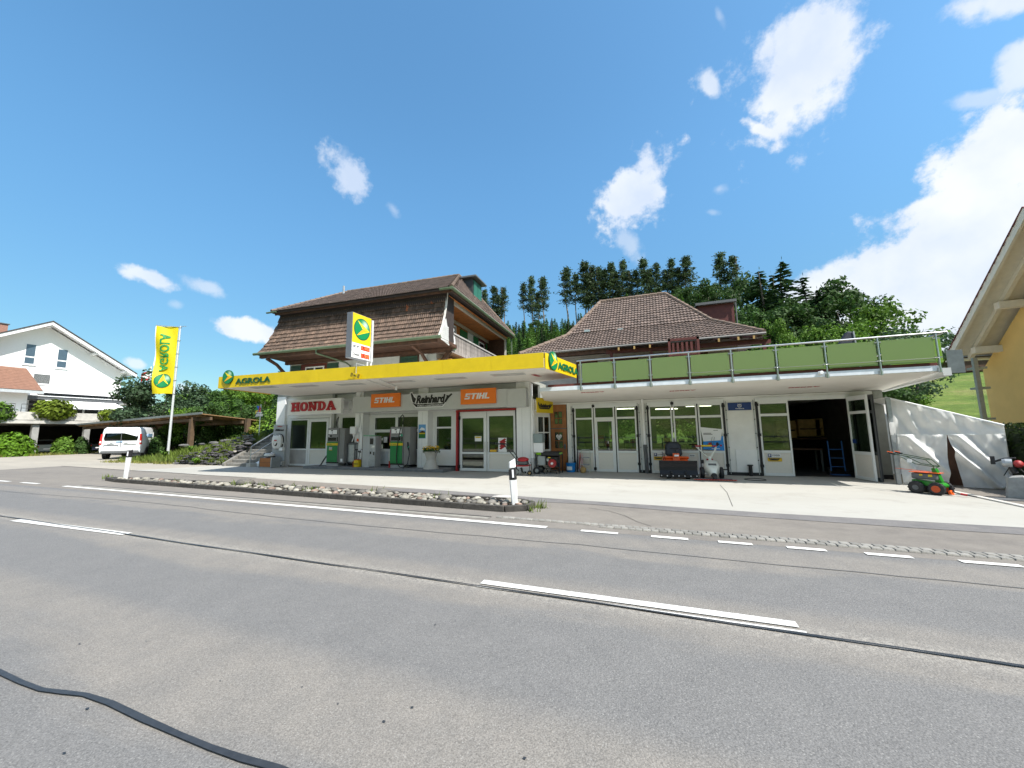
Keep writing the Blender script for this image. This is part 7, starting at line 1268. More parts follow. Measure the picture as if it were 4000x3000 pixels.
vs = [(-.60, y, z) for y, z in prof_]+[(.60, y, z) for y, z in prof_]+[(-.60, y+.02, z) for y, z in prof_]+[(.60, y+.02, z) for y, z in prof_]; k = len(prof_); m.add(vs, [(i, i+1, k+i+1, k+i) for i in range(k-1)]+[(2*k+i, 3*k+i, 3*k+i+1, 2*k+i+1) for i in range(k-1)]+[(0, k, 3*k, 2*k), (k-1, 3*k-1, 4*k-1, 2*k-1)]+[(i, 2*k+i, 2*k+i+1, i+1) for i in range(k-1)]+[(k+i, k+i+1, 3*k+i+1, 3*k+i) for i in range(k-1)]); bl = build('snow_blade', m, mat('blade_black', (.009, .010, .014), .4, spec=.3), t)
m = MB(True); m.box(-.60, .60, -.50, -.475, .06, .16); build('scraper_edge', m, NAVY if False else MATS['blade_black'], bl)
for i in range(7): m = MB(True); m.lathe([(.018, -.01), (.012, 0)], (-.55+i*.183, -.50, .12), 8, 'y'); build('bolt', m, PAPER, bl)
# white finger bar mower
t = thing('bar_mower', 'white walk-behind bar mower with red cutter bar in front of the second folding door', 'bar mower', (1.50, 14.55, 0), math.radians(2)); MW_ = mat('mower_white', (.66, .68, .62), .3, coat=.3)
for x in (-.29, .29): wheel(t, (x, .18, .20), .20, .12, 'x', lugs=0)
m = MB(True); sec = [(-.30, .10, .16), (-.18, .19, .26), (.0, .25, .34), (.2, .24, .30), (.34, .16, .2)]
def hood(y, w, h): return [(-w, .22), (-w*1.0, .40), (-w*.72, .52+h*.2), (0, .55+h*.3), (w*.72, .52+h*.2), (w, .40), (w, .22), (0, .18)]
vs = []
HS = [(-.32, .07, -.6, -.10), (-.2, .13, -.3, -.05), (.0, .22, .0, .0), (.18, .26, .15, .04), (.32, .22, .1, .05), (.4, .12, -.1, .03)]
for y, w, h, dz in HS: vs += [(x, y, z+dz) for x, z in hood(y, w, h)]
m.add(vs, [(i*8+j, i*8+(j+1) % 8, (i+1)*8+(j+1) % 8, (i+1)*8+j) for i in range(5) for j in range(8)]+[tuple(range(7, -1, -1)), tuple(range(40, 48))]); build('hood', m, MW_, t, smooth=2)
m = MB(True); m.prism([(-.12, -.09, .47), (.12, -.09, .47), (.12, -.04, .51), (-.12, -.04, .51)], (0, -.03, .02)); build('badge', m, DGREY, t); m = MB(True); m.lathe([(.07, -.1), (.09, 0), (.09, .12)], (0, -.34, .16), 14, 'y'); m.tube([(0, -.4, .16), (0, -.44, .05)], .06, 8); build('drive_head', m, BLACK, t)
m = MB(True); m.box(-.62, .62, -.48, -.42, .03, .055); b_ = build('cutter_bar', m, RED, t); m = MB(True)
for i in range(16): x = -.60+i*.08; m.prism([(x-.02, -.48, .035), (x+.02, -.48, .035), (x, -.54, .035)], (0, 0, .012))
build('fingers', m, ORANGEM, b_); m = MB(True); m.box(-.5, .5, -.42, -.38, .03, .08); build('bar_carrier', m, DGREY, t)
m = MB(True); m.tube([(0, .3, .5), (.0, .42, .72)], .06, 8); m.tube([(-.06, .42, .7), (-.38, .62, 1.06)], .022, 7); m.tube([(.04, .42, .7), (.12, .5, .82), (.20, .58, .9), (.26, .62, 1.08)], .03, 7); build('handle_column', m, MW_, t, smooth=True); m = MB(True); m.tube([(-.40, .60, 1.08), (.28, .60, 1.08)], .028, 8); build('handlebar', m, RED, t); m = MB(True); m.tube([(-.22, .6, 1.085), (.12, .6, 1.085)], .033, 8); build('yellow_grip', m, YELLOW, t)
m = MB(True); m.box(-.10, .10, .34, .5, .55, .66); build('red_engine_head', m, RED, t, bevel=.02); m = MB(True); m.tube([(-.52, .6, 1.05), (-.40, .6, 1.08)], .02, 6); m.tube([(.28, .6, 1.08), (.36, .6, 1.16)], .02, 6); m.tube([(.3, .6, 1.1), (.3, .56, 1.2)], .03, 6); m.tube([(-.1, .45, .72), (-.2, .5, .95), (.1, .55, 1.0), (.25, .6, 1.08)], .008, 5); m.tube([(.36, .35, .3), (.52, .35, .3)], .02, 6); m.box(-.3, -.2, .3, .42, .5, .62); build('controls', m, BLACK, t)
m = MB(); m.ring((2.75, 14.75, .02), .30, .011, 28, 5, 'z'); build('cable_loop', m, BLACK, label='thin dark cable loop lying on the concrete by the vent pipe', cat='cable')
# green two-wheel tractor
t = thing('green_tractor', 'green two-wheel garden tractor with orange rims in front of the tent', 'garden tractor', (6.15, 12.8, 0), math.radians(-48), sc=.74)
# local x: forward (right, toward camera side)
for y in (-.25, .25): wheel(t, (.22, y, .21), .20, .13, 'y', mat('rim_orange', (.50, .07, .01), .5), 14, hub=.55)
for y in (-.25, .25): wheel(t, (-.28, y, .21), .20, .13, 'y', DGREY, 14, hub=.4)
m = MB(True); m.prism([(-.42, -.17, .30), (.34, -.17, .24), (.38, -.17, .32), (.30, -.17, .40), (-.42, -.17, .46)], (0, .34, 0)); build('chassis', m, GREENM, t, bevel=.02); m = MB(True); m.box(-.42, .22, -.16, .16, .48, .68); build('engine', m, DGREY, t, bevel=.03); m = MB(True); m.box(-.2, -.12, -.175, -.165, .60, .65); m.box(.02, .12, -.175, -.165, .58, .65); build('yellow_label', m, YELLOW, t)
m = MB(True); m.box(-.46, .28, -.17, .17, .70, .715); build('orange_guard', m, ORANGEM, t); m = MB(True); m.beam((-.9, 0, .78), (.1, 0, .735), .02, .012); build('orange_rod', m, ORANGEM, t); m = MB(True); m.prism([(.12, -.05, .4), (.30, -.05, .42), (.18, -.05, .86), (.06, -.05, .86)], (0, .14, 0)); build('steering_head', m, GREENM, t, bevel=.02)
m = MB(True)
for s_ in (-.17, .17): m.tube([(.12, s_*.3, .84), (.2, s_, .92), (.02, s_, 1.14), (-.52, s_*1.2, 1.24), (-.84, s_*1.3, 1.30)], .015, 6); m.tube([(.2, s_, .92), (-.25, s_, .98), (-.62, s_, 1.2)], .013, 6)
m.tube([(.02, -.17, 1.14), (.02, .17, 1.14)], .013, 6); m.tube([(.2, -.17, .92), (.2, .17, .92)], .013, 6); build('handlebars', m, mat('handle_green', (.008, .045, .012), .4), t, smooth=True)
for s_ in (-.22, .22): m = MB(True); m.tube([(-.74, s_, 1.29), (-.92, s_, 1.33)], .035, 7); build('grip', m, BLACK, t); m = MB(True); m.tube([(-.80, s_, 1.34), (-.95, s_, 1.37)], .016, 6); build('lever', m, ORANGEM, t)
m = MB(True); m.tube([(.36, .03, .16), (.62, 0, .10), (1.0, -.0, .06)], .016, 6); build('drawbar', m, BLACK, t); m = MB(True); m.tube([(.66, 0, .095), (.8, 0, .08)], .035, 6); build('red_coupling', m, RED, t); m = MB(True); m.prism([(.42, -.07, .05), (.50, -.07, .05), (.44, -.07, .18), (.39, -.07, .16)], (0, .14, 0)); build('orange_shield', m, ORANGEM, t)
m = MB(True); m.box(-.45, -.33, -.2, -.19, 1.02, 1.14); build('blue_tag', m, PAPER, t)
# collector machine at the right edge
t = thing('collector_machine', 'grey bag with red motor and long handles leaning at the right edge', 'garden vacuum', (7.42, 12.45, 0), math.radians(-30), sc=.82); m = MB(True); m.add([(-.20, -.2, 0), (.26, -.2, .0), (.26, .18, 0), (-.20, .18, 0), (-.12, -.13, .62), (.20, -.13, .66), (.20, .12, .66), (-.12, .12, .62)], MB.BF); build('bag', m, mat('grey_bag', (.30, .30, .29), .7, var=.2, dirt=.3), t, bevel=.04)
m = MB(True); m.blob((.12, 0, .96), (.10, .10, .10), 12, 7, .25, 4); build('red_motor', m, mat('dull_red', (.30, .02, .02), .55), t, smooth=2); m = MB(True); m.lathe([(.10, -.16), (.12, -.1), (.12, .02)], (.0, -.02, .98), 14, 'x'); build('silver_housing', m, GALV, t); m = MB(True); m.box(-.36, -.27, -.08, .06, .93, 1.16); m.tube([(-.3, 0, 1.0), (-.1, 0, 1.1), (.1, 0, 1.12)], .03, 6); m.tube([(0, 0, .86), (.05, 0, .7)], .07, 8); build('black_fittings', m, BLACK, t, bevel=.01)
m = MB(True)
for s_ in (-.12, .12): m.tube([(.2, s_, .92), (1.1, s_, .55)], .014, 6)
m.tube([(-.02, 0, .9), (-.16, 0, .62)], .012, 5); m.tube([(.1, 0, .9), (.26, 0, .62)], .012, 5); build('handles', m, BLACK, t)
t = thing('paving_slab', 'dark flat rubber mat lying behind the collector machine', 'mat', (6.95, 12.1, 0)); m = MB(True); m.box(-.05, .75, -.08, .28, .012, .03); build('slab', m, DGREY, t)
# signs on the folding doors
t = flat('parking_sign', -.34, -.0, .66, .78, YG-.012, PAPER, 'small white P KUNDEN sign on the left leaf of the second folding door', 'sign', .01); m = MB(); m.box(-.33, -.22, YG-.026, YG-.0225, .665, .775); build('blue_square', m, NAVY, t); words(t, 'P', -.305, .68, .08, YG-.028, PAPER, .04); words(t, 'KUNDEN', -.20, .695, .05, YG-.0225, INK, .02, width=.18)
t = flat('dealer_plate', -.34, -.0, .52, .64, YG-.012, mat('plate_yellow', (.68, .42, .01), .4), 'small yellow dealer plate on the left leaf of the second folding door', 'sign', .01); dealer_logo(t, -.32, .55, .30, YG-.0225, INK)
t = flat('visitor_sign', .90, 1.12, .66, .74, YG-.012, PAPER, 'small white Kunden sign behind the ride-on mower', 'sign', .01); words(t, 'Kunden', .93, .68, .04, YG-.0225, INK, .02, width=.16)
t = flat('parking_sign', 3.42, 3.82, .66, .79, YG-.012, PAPER, 'white P KUNDEN sign on the leaf beside the open workshop bay', 'sign', .01); m = MB(); m.box(3.43, 3.54, YG-.026, YG-.0225, .67, .78); build('blue_square', m, NAVY, t); words(t, 'P', 3.458, .685, .08, YG-.028, PAPER, .04); words(t, 'KUNDEN', 3.57, .70, .06, YG-.0225, INK, .02, width=.22)
t = flat('dealer_plate', 3.42, 3.84, .52, .64, YG-.012, MATS['plate_yellow'], 'small yellow dealer plate on the leaf beside the open workshop bay', 'sign', .01); dealer_logo(t, 3.44, .55, .36, YG-.0225, INK)
t = flat('blue_sign', 2.32, 3.06, 2.34, 2.62, YG-.002, NAVY, 'dark blue sign with white crown emblem between the folding doors', 'sign', .04, .004); m = MB()
Yq = YG-.046; put2d(m, loop2(oval(0, 0, .062, .058, 20), oval(0, 0, .046, .042, 20)), (2.69, Yq, 2.50), (1, 0, 0), (0, 0, 1), .004)
for dx in (-.05, 0, .05): m.tube([(2.69+dx, Yq-.002, 2.555), (2.69+dx*1.15, Yq-.002, 2.575)], .008, 6)
m.box(2.67, 2.678, Yq-.004, Yq, 2.475, 2.525); m.box(2.702, 2.71, Yq-.004, Yq, 2.475, 2.525); m.box(2.678, 2.702, Yq-.004, Yq, 2.496, 2.504); build('crown_emblem', m, PAPER, t); words(t, 'Husqvarna', 2.56, 2.375, .045, Yq, PAPER, .03, width=.27)
# poster inside the right leaf
t = thing('tool_poster', 'large white and blue mower poster behind the right leaf of the second folding door', 'poster', (1.7, 16.0, .9)); Yp = YG-.022; m = MB(); m.prism([(1.40, Yp, .93), (2.10, Yp, .88), (2.08, Yp, 1.42), (1.42, Yp, 1.22)], (0, -.006, 0)); build('blue_part', m, BLUE, t); m = MB(); m.prism([(1.42, Yp-.008, 1.22), (2.0, Yp-.008, 1.26), (2.08, Yp-.008, 1.66), (1.35, Yp-.008, 1.75)], (0, -.006, 0)); build('white_part', m, PAPER, t)
m = MB(); m.box(1.44, 1.70, Yp-.018, Yp-.015, 1.51, 1.53); m.box(1.44, 1.74, Yp-.018, Yp-.015, 1.47, 1.49); m.box(1.78, 1.93, Yp-.018, Yp-.015, 1.615, 1.63); build('text_lines', m, INK, t); m = MB(); m.box(1.54, 1.72, Yp-.022, Yp-.016, 1.04, 1.12); m.box(1.60, 1.70, Yp-.022, Yp-.016, 1.12, 1.19); m.tube([(1.68, Yp-.02, 1.15), (1.72, Yp-.02, 1.38), (1.80, Yp-.02, 1.38), (1.74, Yp-.02, 1.12)], .006, 5); build('mower_print', m, DGREY, t); m = MB(); m.box(1.58, 1.68, Yp-.026, Yp-.023, 1.10, 1.16); m.box(1.83, 1.88, Yp-.022, Yp-.016, 1.10, 1.14); m.box(1.96, 2.02, Yp-.022, Yp-.016, 1.04, 1.1); build('red_print', m, RED, t); m = MB(); m.box(1.68, 1.95, Yp-.012, Yp-.007, .945, .96); build('white_line', m, PAPER, t)
# ------------------------------------------------------------------ hills
def az_of(px, py=1500): d = ray(px, py); return math.atan2(d[0], d[1])
CREST = [(-1500, 1690, 260, 130), (-300, 1680, 260, 130), (300, 1680, 240, 120), (560, 1660, 200, 100), (760, 1640, 180, 55), (1000, 1590, 170, 48), (1300, 1450, 170, 46), (1600, 1370, 165, 46), (1850, 1340, 165, 46), (2050, 1330, 165, 46), (2180, 1320, 165, 46), (2320, 1295, 165, 46), (2600, 1250, 160, 44), (2900, 1290, 150, 42), (3150, 1370, 140, 38), (3330, 1440, 125, 34), (3480, 1455, 115, 30), (3700, 1452, 110, 30), (3870, 1440, 110, 30), (4400, 1430, 110, 30), (6000, 1430, 110, 40)]
CT = []
for px, py, r, r0 in CREST:
    d = ray(px, py); hl = math.hypot(d[0], d[1]); CT.append((math.atan2(d[0], d[1]), 1.65+r*d[2]/hl, r, r0))
BT = [(math.radians(95), 9, 120, 60), (math.radians(115), 16, 80, 9), (math.radians(150), 22, 75, 6.2), (math.radians(180), 22, 75, 5.5), (math.radians(210), 22, 75, 6.2), (math.radians(245), 16, 80, 9), (math.radians(265), 9, 200, 100)]
ALL = sorted(CT+BT)+[]; ALL = [(ALL[-1][0]-2*math.pi, *ALL[-1][1:])]+ALL+[(ALL[0][0]+2*math.pi, *ALL[0][1:])]
def hill_at(az):
    if az < ALL[0][0]: az += 2*math.pi
    if az > ALL[-1][0]: az -= 2*math.pi
    for i in range(len(ALL)-1):
        if ALL[i][0] <= az <= ALL[i+1][0]:
            t = (az-ALL[i][0])/(ALL[i+1][0]-ALL[i][0]+1e-9); t = t*t*(3-2*t); return [lerp(ALL[i][k], ALL[i+1][k], t) for k in (1, 2, 3)]
def hz(x, y):
    r = math.hypot(x, y); z, rc, r0 = hill_at(math.atan2(x, y))
    if r <= r0: return -.06
    if r >= rc: return z-(r-rc)*.04+.6*noise3((x*.02, y*.02, 0))
    t = (r-r0)/(rc-r0); s = t**1.15*(1-.25*t)/.75; s = min(1, s)
    return -.06+(z+.06)*s+(1.2*noise3((x*.03, y*.03, 0))+.25*noise3((x*.15, y*.15, 3)))*min(1, t*4)*(1-.6*t)
rad = [0, 3, 5, 6.5, 8, 10, 13, 17, 22, 28, 34, 40, 46, 52, 60, 70, 80, 92, 105, 118, 132, 146, 160, 175, 200, 240, 300, 420, 700, 1500]
NA = 240; vs = [(0, 0, -.08)]; fs = []
for r in rad[1:]:
    for k in range(NA): a = 2*math.pi*k/NA; x, y = r*math.sin(a), r*math.cos(a); vs.append((x, y, hz(x, y)))
for k in range(NA): fs.append((0, 1+(k+1) % NA, 1+k))
for i in range(len(rad)-2):
    for k in range(NA): a = 1+i*NA+k; b = 1+i*NA+(k+1) % NA; fs.append((a, b, b+NA, a+NA))
m = MB(); m.add(vs, fs)
def grass_mat():
    g = bpy.data.materials.new('meadow_grass'); g.use_nodes = True; N = g.node_tree.nodes; L = g.node_tree.links; p = N['Principled BSDF']; p.inputs['Roughness'].default_value = .9; p.inputs['Specular IOR Level'].default_value = .2
    tc = N.new('ShaderNodeTexCoord'); a = N.new('ShaderNodeTexNoise'); a.inputs['Scale'].default_value = .12; a.inputs['Detail'].default_value = 6; a.inputs['Roughness'].default_value = .65; L.new(tc.outputs['Object'], a.inputs[0])
    b = N.new('ShaderNodeTexNoise'); b.inputs['Scale'].default_value = 2.2; b.inputs['Detail'].default_value = 6; b.inputs['Roughness'].default_value = .8; L.new(tc.outputs['Object'], b.inputs[0])
    cr = N.new('ShaderNodeValToRGB'); L.new(a.outputs[0], cr.inputs[0]); e = cr.color_ramp.elements; e[0].position = .35; e[0].color = (.050, .095, .014, 1); e[1].position = .68; e[1].color = (.20, .185, .07, 1); q = cr.color_ramp.elements.new(.52); q.color = (.115, .165, .03, 1)
    r = N.new('ShaderNodeMapRange'); L.new(b.outputs[0], r.inputs[0]); r.inputs[1].default_value = .3; r.inputs[2].default_value = .7; r.inputs[3].default_value = .62; r.inputs[4].default_value = 1.4
    v = N.new('ShaderNodeVectorMath'); v.operation = 'SCALE'; L.new(cr.outputs[0], v.inputs[0]); L.new(r.outputs[0], v.inputs['Scale']); L.new(v.outputs[0], p.inputs['Base Color'])
    bu = N.new('ShaderNodeBump'); bu.inputs['Distance'].default_value = .3; bu.inputs['Strength'].default_value = .7; L.new(b.outputs[0], bu.inputs['Height']); L.new(bu.outputs[0], p.inputs['Normal']); return g
GRASS = grass_mat(); build('terrain', m, GRASS, kind='structure', smooth=2)
# bank behind the rock wall
def bank(x, y): f = min(1, max(0, (x+31)/8.2)); t = min(1, max(0, (y-14.75)/1.9)); e = min(1, max(0, (x+34)/3)); return -.02+e*(lerp(.45, 1.62, f)*t*t*(3-2*t)+.05*max(0, y-16.7)+.07*noise3((x, y, 1)))
nx, ny = 40, 34; m = MB(); m.add([(-36+i*13.6/nx, 14.6+j*16/ny, bank(-36+i*13.6/nx, 14.6+j*16/ny)) for j in range(ny+1) for i in range(nx+1)], [(j*(nx+1)+i, j*(nx+1)+i+1, (j+1)*(nx+1)+i+1, (j+1)*(nx+1)+i) for j in range(ny) for i in range(nx)])
build('bank', m, mat('bank_soil', (.10, .11, .035), .95, var=.5, scale=2, bump=.8, bscale=12), kind='structure', smooth=2)
# ------------------------------------------------------------------ leaves
def leafmat(name, col, island=.45, obj=.2, tr=.3): return mat(name, col, .65, var=.12, scale=.5, island=island, obj=obj, trans=tr, spec=.25)
L_SPR = leafmat('spruce_needles', (.028, .062, .018)); L_YNG = leafmat('young_spruce', (.075, .155, .024)); L_PIN = leafmat('pine_needles', (.060, .095, .040)); L_BRD = leafmat('dark_leaves', (.042, .088, .018)); L_BRL = leafmat('light_leaves', (.095, .18, .020)); L_BLU = leafmat('bluish_leaves', (.055, .095, .045)); L_YG = leafmat('yellow_green_leaves', (.16, .22, .02)); L_PUR = leafmat('purple_leaves', (.07, .045, .035)); BARK = mat('bark', (.11, .09, .07), .9, var=.3, scale=4, obj=.2); BARKP = mat('pale_bark', (.20, .16, .12), .9, var=.3, scale=3, obj=.2)
def rnd_dir(rn):
    z = rn.uniform(-1, 1); t = rn.uniform(0, 2*math.pi); q = math.sqrt(1-z*z); return Vector((q*math.cos(t), q*math.sin(t), z))
def leafq(m, c, a, b, k, kb): m.v += [tuple(c-a*k), tuple(c+b*kb), tuple(c+a*k), tuple(c-b*kb)]; n = len(m.v); m.f.append((n-4, n-3, n-2, n-1)); m.m.append(m.mi)
def spruce(seed, wid=.2, lev=34, per=9, droop=.35, lean=.0, sz=1.):
    rn = random.Random(seed); m = MB(True)
    for i in range(lev):
        f = i/lev; z = .05+.93*f; R_ = wid*(1-f)**.85*(.85+.3*rn.random())+.006
        for k in range(max(4, int(per*(1-.45*f)))):
            t = rn.uniform(0, 6.283); R2 = R_*rn.uniform(.7, 1.15); d = Vector((math.cos(t), math.sin(t), 0)); n = max(3, int(7*R2/wid)+2)
            for j in range(n):
                g = (j+.6)/n; c = Vector((0, 0, z))+d*R2*g+Vector((0, 0, -droop*R2*g*g+.1*R2*g)); a = (d+Vector((rn.uniform(-.5, .5), rn.uniform(-.5, .5), rn.uniform(-.5, .15)))).normalized(); b = a.cross(rnd_dir(rn)).normalized(); leafq(m, c, a, b, .021*sz*rn.uniform(.7, 1.4), .009*sz*rn.uniform(.7, 1.5))
    leafq(m, Vector((0, 0, 1.0)), Vector((0, 0, 1)), Vector((1, 0, 0)), .02, .003); return m
def trunk(h, r, seed, lean=.02, limbs=(), n=7):
    rn = random.Random(seed); m = MB(True); pts = [(lean*math.sin(k*.8+seed)*k/6, lean*math.cos(k*.6+seed)*k/6, h*k/6) for k in range(7)]; m.tube(pts, [r*(1-.8*k/6) for k in range(7)], n)
    for (z, t, L_, up) in limbs:
        b = Vector(pts[min(6, int(z/h*6))]); b.z = z; d = Vector((math.cos(t), math.sin(t), up)); m.tube([b, b+d*L_*.5, b+d*L_+Vector((0, 0, .02))], [r*.35, r*.2, r*.06], 4)
    return m
def pine_crown(seed, z0=.45, wid=.13, n=34, sz=1.05, dens=34):
    rn = random.Random(seed); m = MB(True); limbs = []
    for i in range(n):
        f = rn.random()**.8; z = z0+(1-z0)*f; t = rn.uniform(0, 6.283); R_ = wid*((1-f)**.85*1.2+.06)*rn.uniform(.4, 1.15)*(1 if f > .12 else .7); d = Vector((math.cos(t), math.sin(t), rn.uniform(-.25, .35))); limbs.append((z*.97, t, R_*.9, d.z)); e = Vector((0, 0, z))+d*R_
        for k in range(dens):
            g = rn.random()**.6; c = Vector((0, 0, z)).lerp(e, g)+Vector((rn.gauss(0, .02), rn.gauss(0, .02), rn.gauss(-.004, .014))); a = rnd_dir(rn); a.z *= .5; a.normalize(); b = a.cross(rnd_dir(rn)).normalized(); leafq(m, c, a, b, .014*sz*rn.uniform(.6, 1.4), .006*sz*rn.uniform(.6, 1.4))
    return m, limbs
def broad(seed, rx=.36, z0=.18, n=46, per=110, sz=1., lobes=.2):
    rn = random.Random(seed); m = MB(True); limbs = []
    for i in range(n):
        d = rnd_dir(rn); k = rn.uniform(.45, 1)**.6; rr = rx*(1+lobes*noise3((d.x*2+seed, d.y*2, d.z*2))); c = Vector((d.x*rr*k, d.y*rr*k, (z0+1)/2+d.z*(1-z0)/2*k*.88)); cr = rx*rn.uniform(.20, .34); limbs.append((max(z0*.8, c.z*.6), math.atan2(c.y, c.x), math.hypot(c.x, c.y)*.8, .6))
        for q in range(per):
            o = rnd_dir(rn); o.z = o.z*.8+.1; p = c+o*cr*rn.uniform(.6, 1.05); nrm = (o+rnd_dir(rn)*.8).normalized(); a = nrm.orthogonal().normalized(); a = (a*math.cos(q)+nrm.cross(a)*math.sin(q)); b = nrm.cross(a); leafq(m, p, a, b, .018*sz*rn.uniform(.6, 1.4), .011*sz*rn.uniform(.6, 1.4))
    return m, limbs[:14]
def mesh_of(name, m, mats): o = build(name, m, mats); d = o.data; bpy.data.objects.remove(o); return d
PROTO = {}
def proto(key, crown, tr, lm, bm): PROTO[key] = (mesh_of('crown', crown, lm), mesh_of('trunk', tr, bm))
for k in range(3): proto(f'spruce{k}', spruce(k+1, .19+.02*k, 38, 11), trunk(.95, .014, k), L_SPR, BARK)
for k in range(3): proto(f'young{k}', spruce(k+11, .24+.02*k, 24, 10, sz=1.5), trunk(.95, .014, k), L_YNG, BARK)
for k in range(5): c, l = pine_crown(k+21, [.42, .5, .35, .55, .30][k], [.13, .11, .15, .12, .14][k], [64, 52, 78, 44, 84][k]); proto(f'pine{k}', c, trunk(.97, .011, k, .04, l), L_PIN, BARKP)
for k in range(2): c, l = broad(k+31, .34, .12, 60, 120, 1.); proto(f'broadd{k}', c, trunk(.7, .02, k, .03, l), L_BRD, BARK)
for k in range(2): c, l = broad(k+41, .40, .08, 50, 110, 1.1); proto(f'broadl{k}', c, trunk(.7, .02, k, .03, l), L_BRL, BARK)
c, l = broad(51, .38, .1, 56, 150, 1.05); proto('bluish', c, trunk(.7, .02, 5, .03, l), L_BLU, BARK)
c, l = broad(52, .42, .1, 30, 60, .95, .5); proto('sparse', c, trunk(.8, .018, 6, .05, l), L_BLU, BARK)
def tree(kind, x, y, h, label, cat='tree', group=None, rz=None, name=None, w=1., z=None):
    b = hz(x, y)-.1 if z is None else z; t = thing(name or {'spruce': 'spruce_tree', 'young': 'young_spruce', 'pine': 'pine_tree', 'broadd': 'broadleaf_tree', 'broadl': 'broadleaf_tree', 'bluish': 'broadleaf_tree', 'sparse': 'broadleaf_tree'}[kind.rstrip('0123456789')], label, cat, (x, y, b), RN.uniform(0, 6.28) if rz is None else rz, group)
    t.scale = (h*w, h*w, h)
    for nm, me in (('crown', PROTO[kind][0]), ('trunk', PROTO[kind][1])): o = bpy.data.objects.new(nm, me); COL.objects.link(o); o.parent = t
    return t
def at_r(px, py, r): d = ray(px, py); hl = math.hypot(d[0], d[1]); return d[0]/hl*r, d[1]/hl*r, 1.65+r*d[2]/hl
# the pines standing on the ridge, each surveyed
RIDGE = [(1894, 1140, 4), (1930, 1126, 0), (1966, 1128, 3), (1865, 1150, 2), (1836, 1170, 4), (2045, 1111, 3), (2077, 1088, 0), (2120, 1093, 1), (2212, 1057, 1), (2282, 1032, 2), (2312, 1047, 0), (2337, 1054, 1), (2386, 1036, 2), (2434, 1027, 4), (2481, 1059, 3), (2511, 1020, 2), (2565, 1036, 0), (2622, 1020, 4), (2678, 1011, 2), (2814, 1000, 1), (2859, 1009, 0)]
RIDGE += [(2248, 1075, 3), (2296, 1070, 0), (2362, 1062, 4), (2408, 1072, 0), (2455, 1066, 1), (2540, 1058, 4), (2596, 1062, 1), (2650, 1052, 0), (1950, 1165, 1), (2100, 1150, 2)]
wh = ['leftmost ridge pine showing above the house roof edge', 'second tall ridge pine right of the big house roof', 'third ridge pine right of the big house, forked top', 'low ridge pine just right of the house gutter', 'faint ridge pine partly behind the big house roof', 'bare stemmed pine left in the trio over the dip', 'tallest pine of the trio over the forest dip', 'right pine of the trio over the forest dip', 'lone slender pine standing apart in the sky gap', 'first pine of the dense row right of the lone pine', 'second pine of the dense ridge row', 'third slimmer pine of the dense ridge row', 'fourth pine of the row, above the left end of the tiled ridge', 'broad dark pine over the left end of the tiled roof ridge', 'short thin pine between two broad ones over the roof', 'tall feathery pine over the middle of the tiled ridge', 'slender pine over the right half of the tiled ridge', 'wide pine over the right end of the tiled ridge', 'last feathery pine before the leafy tree over the dormer', 'thin bare pine rising above the maroon dormer', 'dark crooked pine right of the thin bare pine']+['thin lower pine just right of the lone pine', 'small pine at the start of the dense row', 'low pine behind the left hip of the tiled roof', 'thin lower pine over the left ridge end', 'narrow low pine left of the short thin pine', 'low dense pine over the middle of the tiled ridge', 'narrow pine filling the row over the right ridge half', 'lower pine near the right ridge end', 'thin young pine in the trio left of the dip', 'low slender pine right of the trio over the dip']
for (px, py, k), lab in zip(RIDGE, wh):
    rc = hill_at(az_of(px))[1]*.985; x, y, zt = at_r(px, py, rc); h = zt-hz(x, y); tree(f'pine{k}', x, y, h*1.03, lab, 'tree', 'pines on the ridge', w=1.0+.3*RN.random())
# wooded slope under the ridge and left of the shop
rn = random.Random(77); cnt = 0
def clear(x, y): return not (-24 < x < 8 and y < 34) and not (-84 < x < -50 and 8 < y < 40)
fp = []
def forest(n, p0, p1, r0, r1, hs, kinds, lab, cat, grp, mind=3.2):
    c = 0; tries = 0
    while c < n and tries < n*60:
        tries += 1; px = rn.uniform(p0, p1); a = az_of(px); hh = hill_at(a); r = rn.uniform(r0, min(r1, hh[1]*1.0)); x, y = r*math.sin(a), r*math.cos(a)
        if not clear(x, y) or any((x-q)**2+(y-s)**2 < mind*mind for q, s in fp): continue
        fp.append((x, y)); kd = rn.choice(kinds); tree(kd, x, y, rn.uniform(*hs), lab if not kd.startswith('broad') else lab.replace('conifer in', 'leafy tree in').replace('dark tree', 'dark leafy tree').replace('tree of', 'leafy tree of').replace('green tree', 'green leafy tree'), cat, grp, w=rn.uniform(.9, 1.25)); c += 1
forest(135, 1840, 2420, 80, 160, (6.5, 10), ['young0', 'young1', 'young2', 'spruce0'], 'young green conifer in the dense wood below the ridge', 'tree', 'young conifers on the slope', 4.2)
forest(16, 1820, 2350, 125, 160, (7, 10), ['broadd0', 'broadd1', 'spruce1'], 'dark tree among the conifers near the top of the slope', 'tree', 'dark trees on the upper slope', 4)
forest(34, 2290, 2900, 128, 158, (10, 15), ['broadd0', 'spruce1', 'young1'], 'tree of the ridge wood behind the tiled roof', 'tree', 'trees of the ridge wood', 5)
forest(44, 690, 1100, 62, 160, (6, 10), ['broadd0', 'broadd1', 'spruce0', 'spruce1', 'spruce2', 'broadl0'], 'dark green tree in the wood left of the shop', 'tree', 'trees of the wood left of the shop', 4.5)
forest(14, 690, 1000, 45, 62, (4, 6), ['broadd0', 'broadl0', 'young0'], 'green tree at the near edge of the wood left of the shop', 'tree', 'near trees of the wood left of the shop', 3.5)
forest(20, 1100, 1820, 80, 160, (9, 14), ['spruce0', 'broadd0', 'young0'], 'tree on the slope behind the big house', 'tree', 'trees behind the big house', 7)
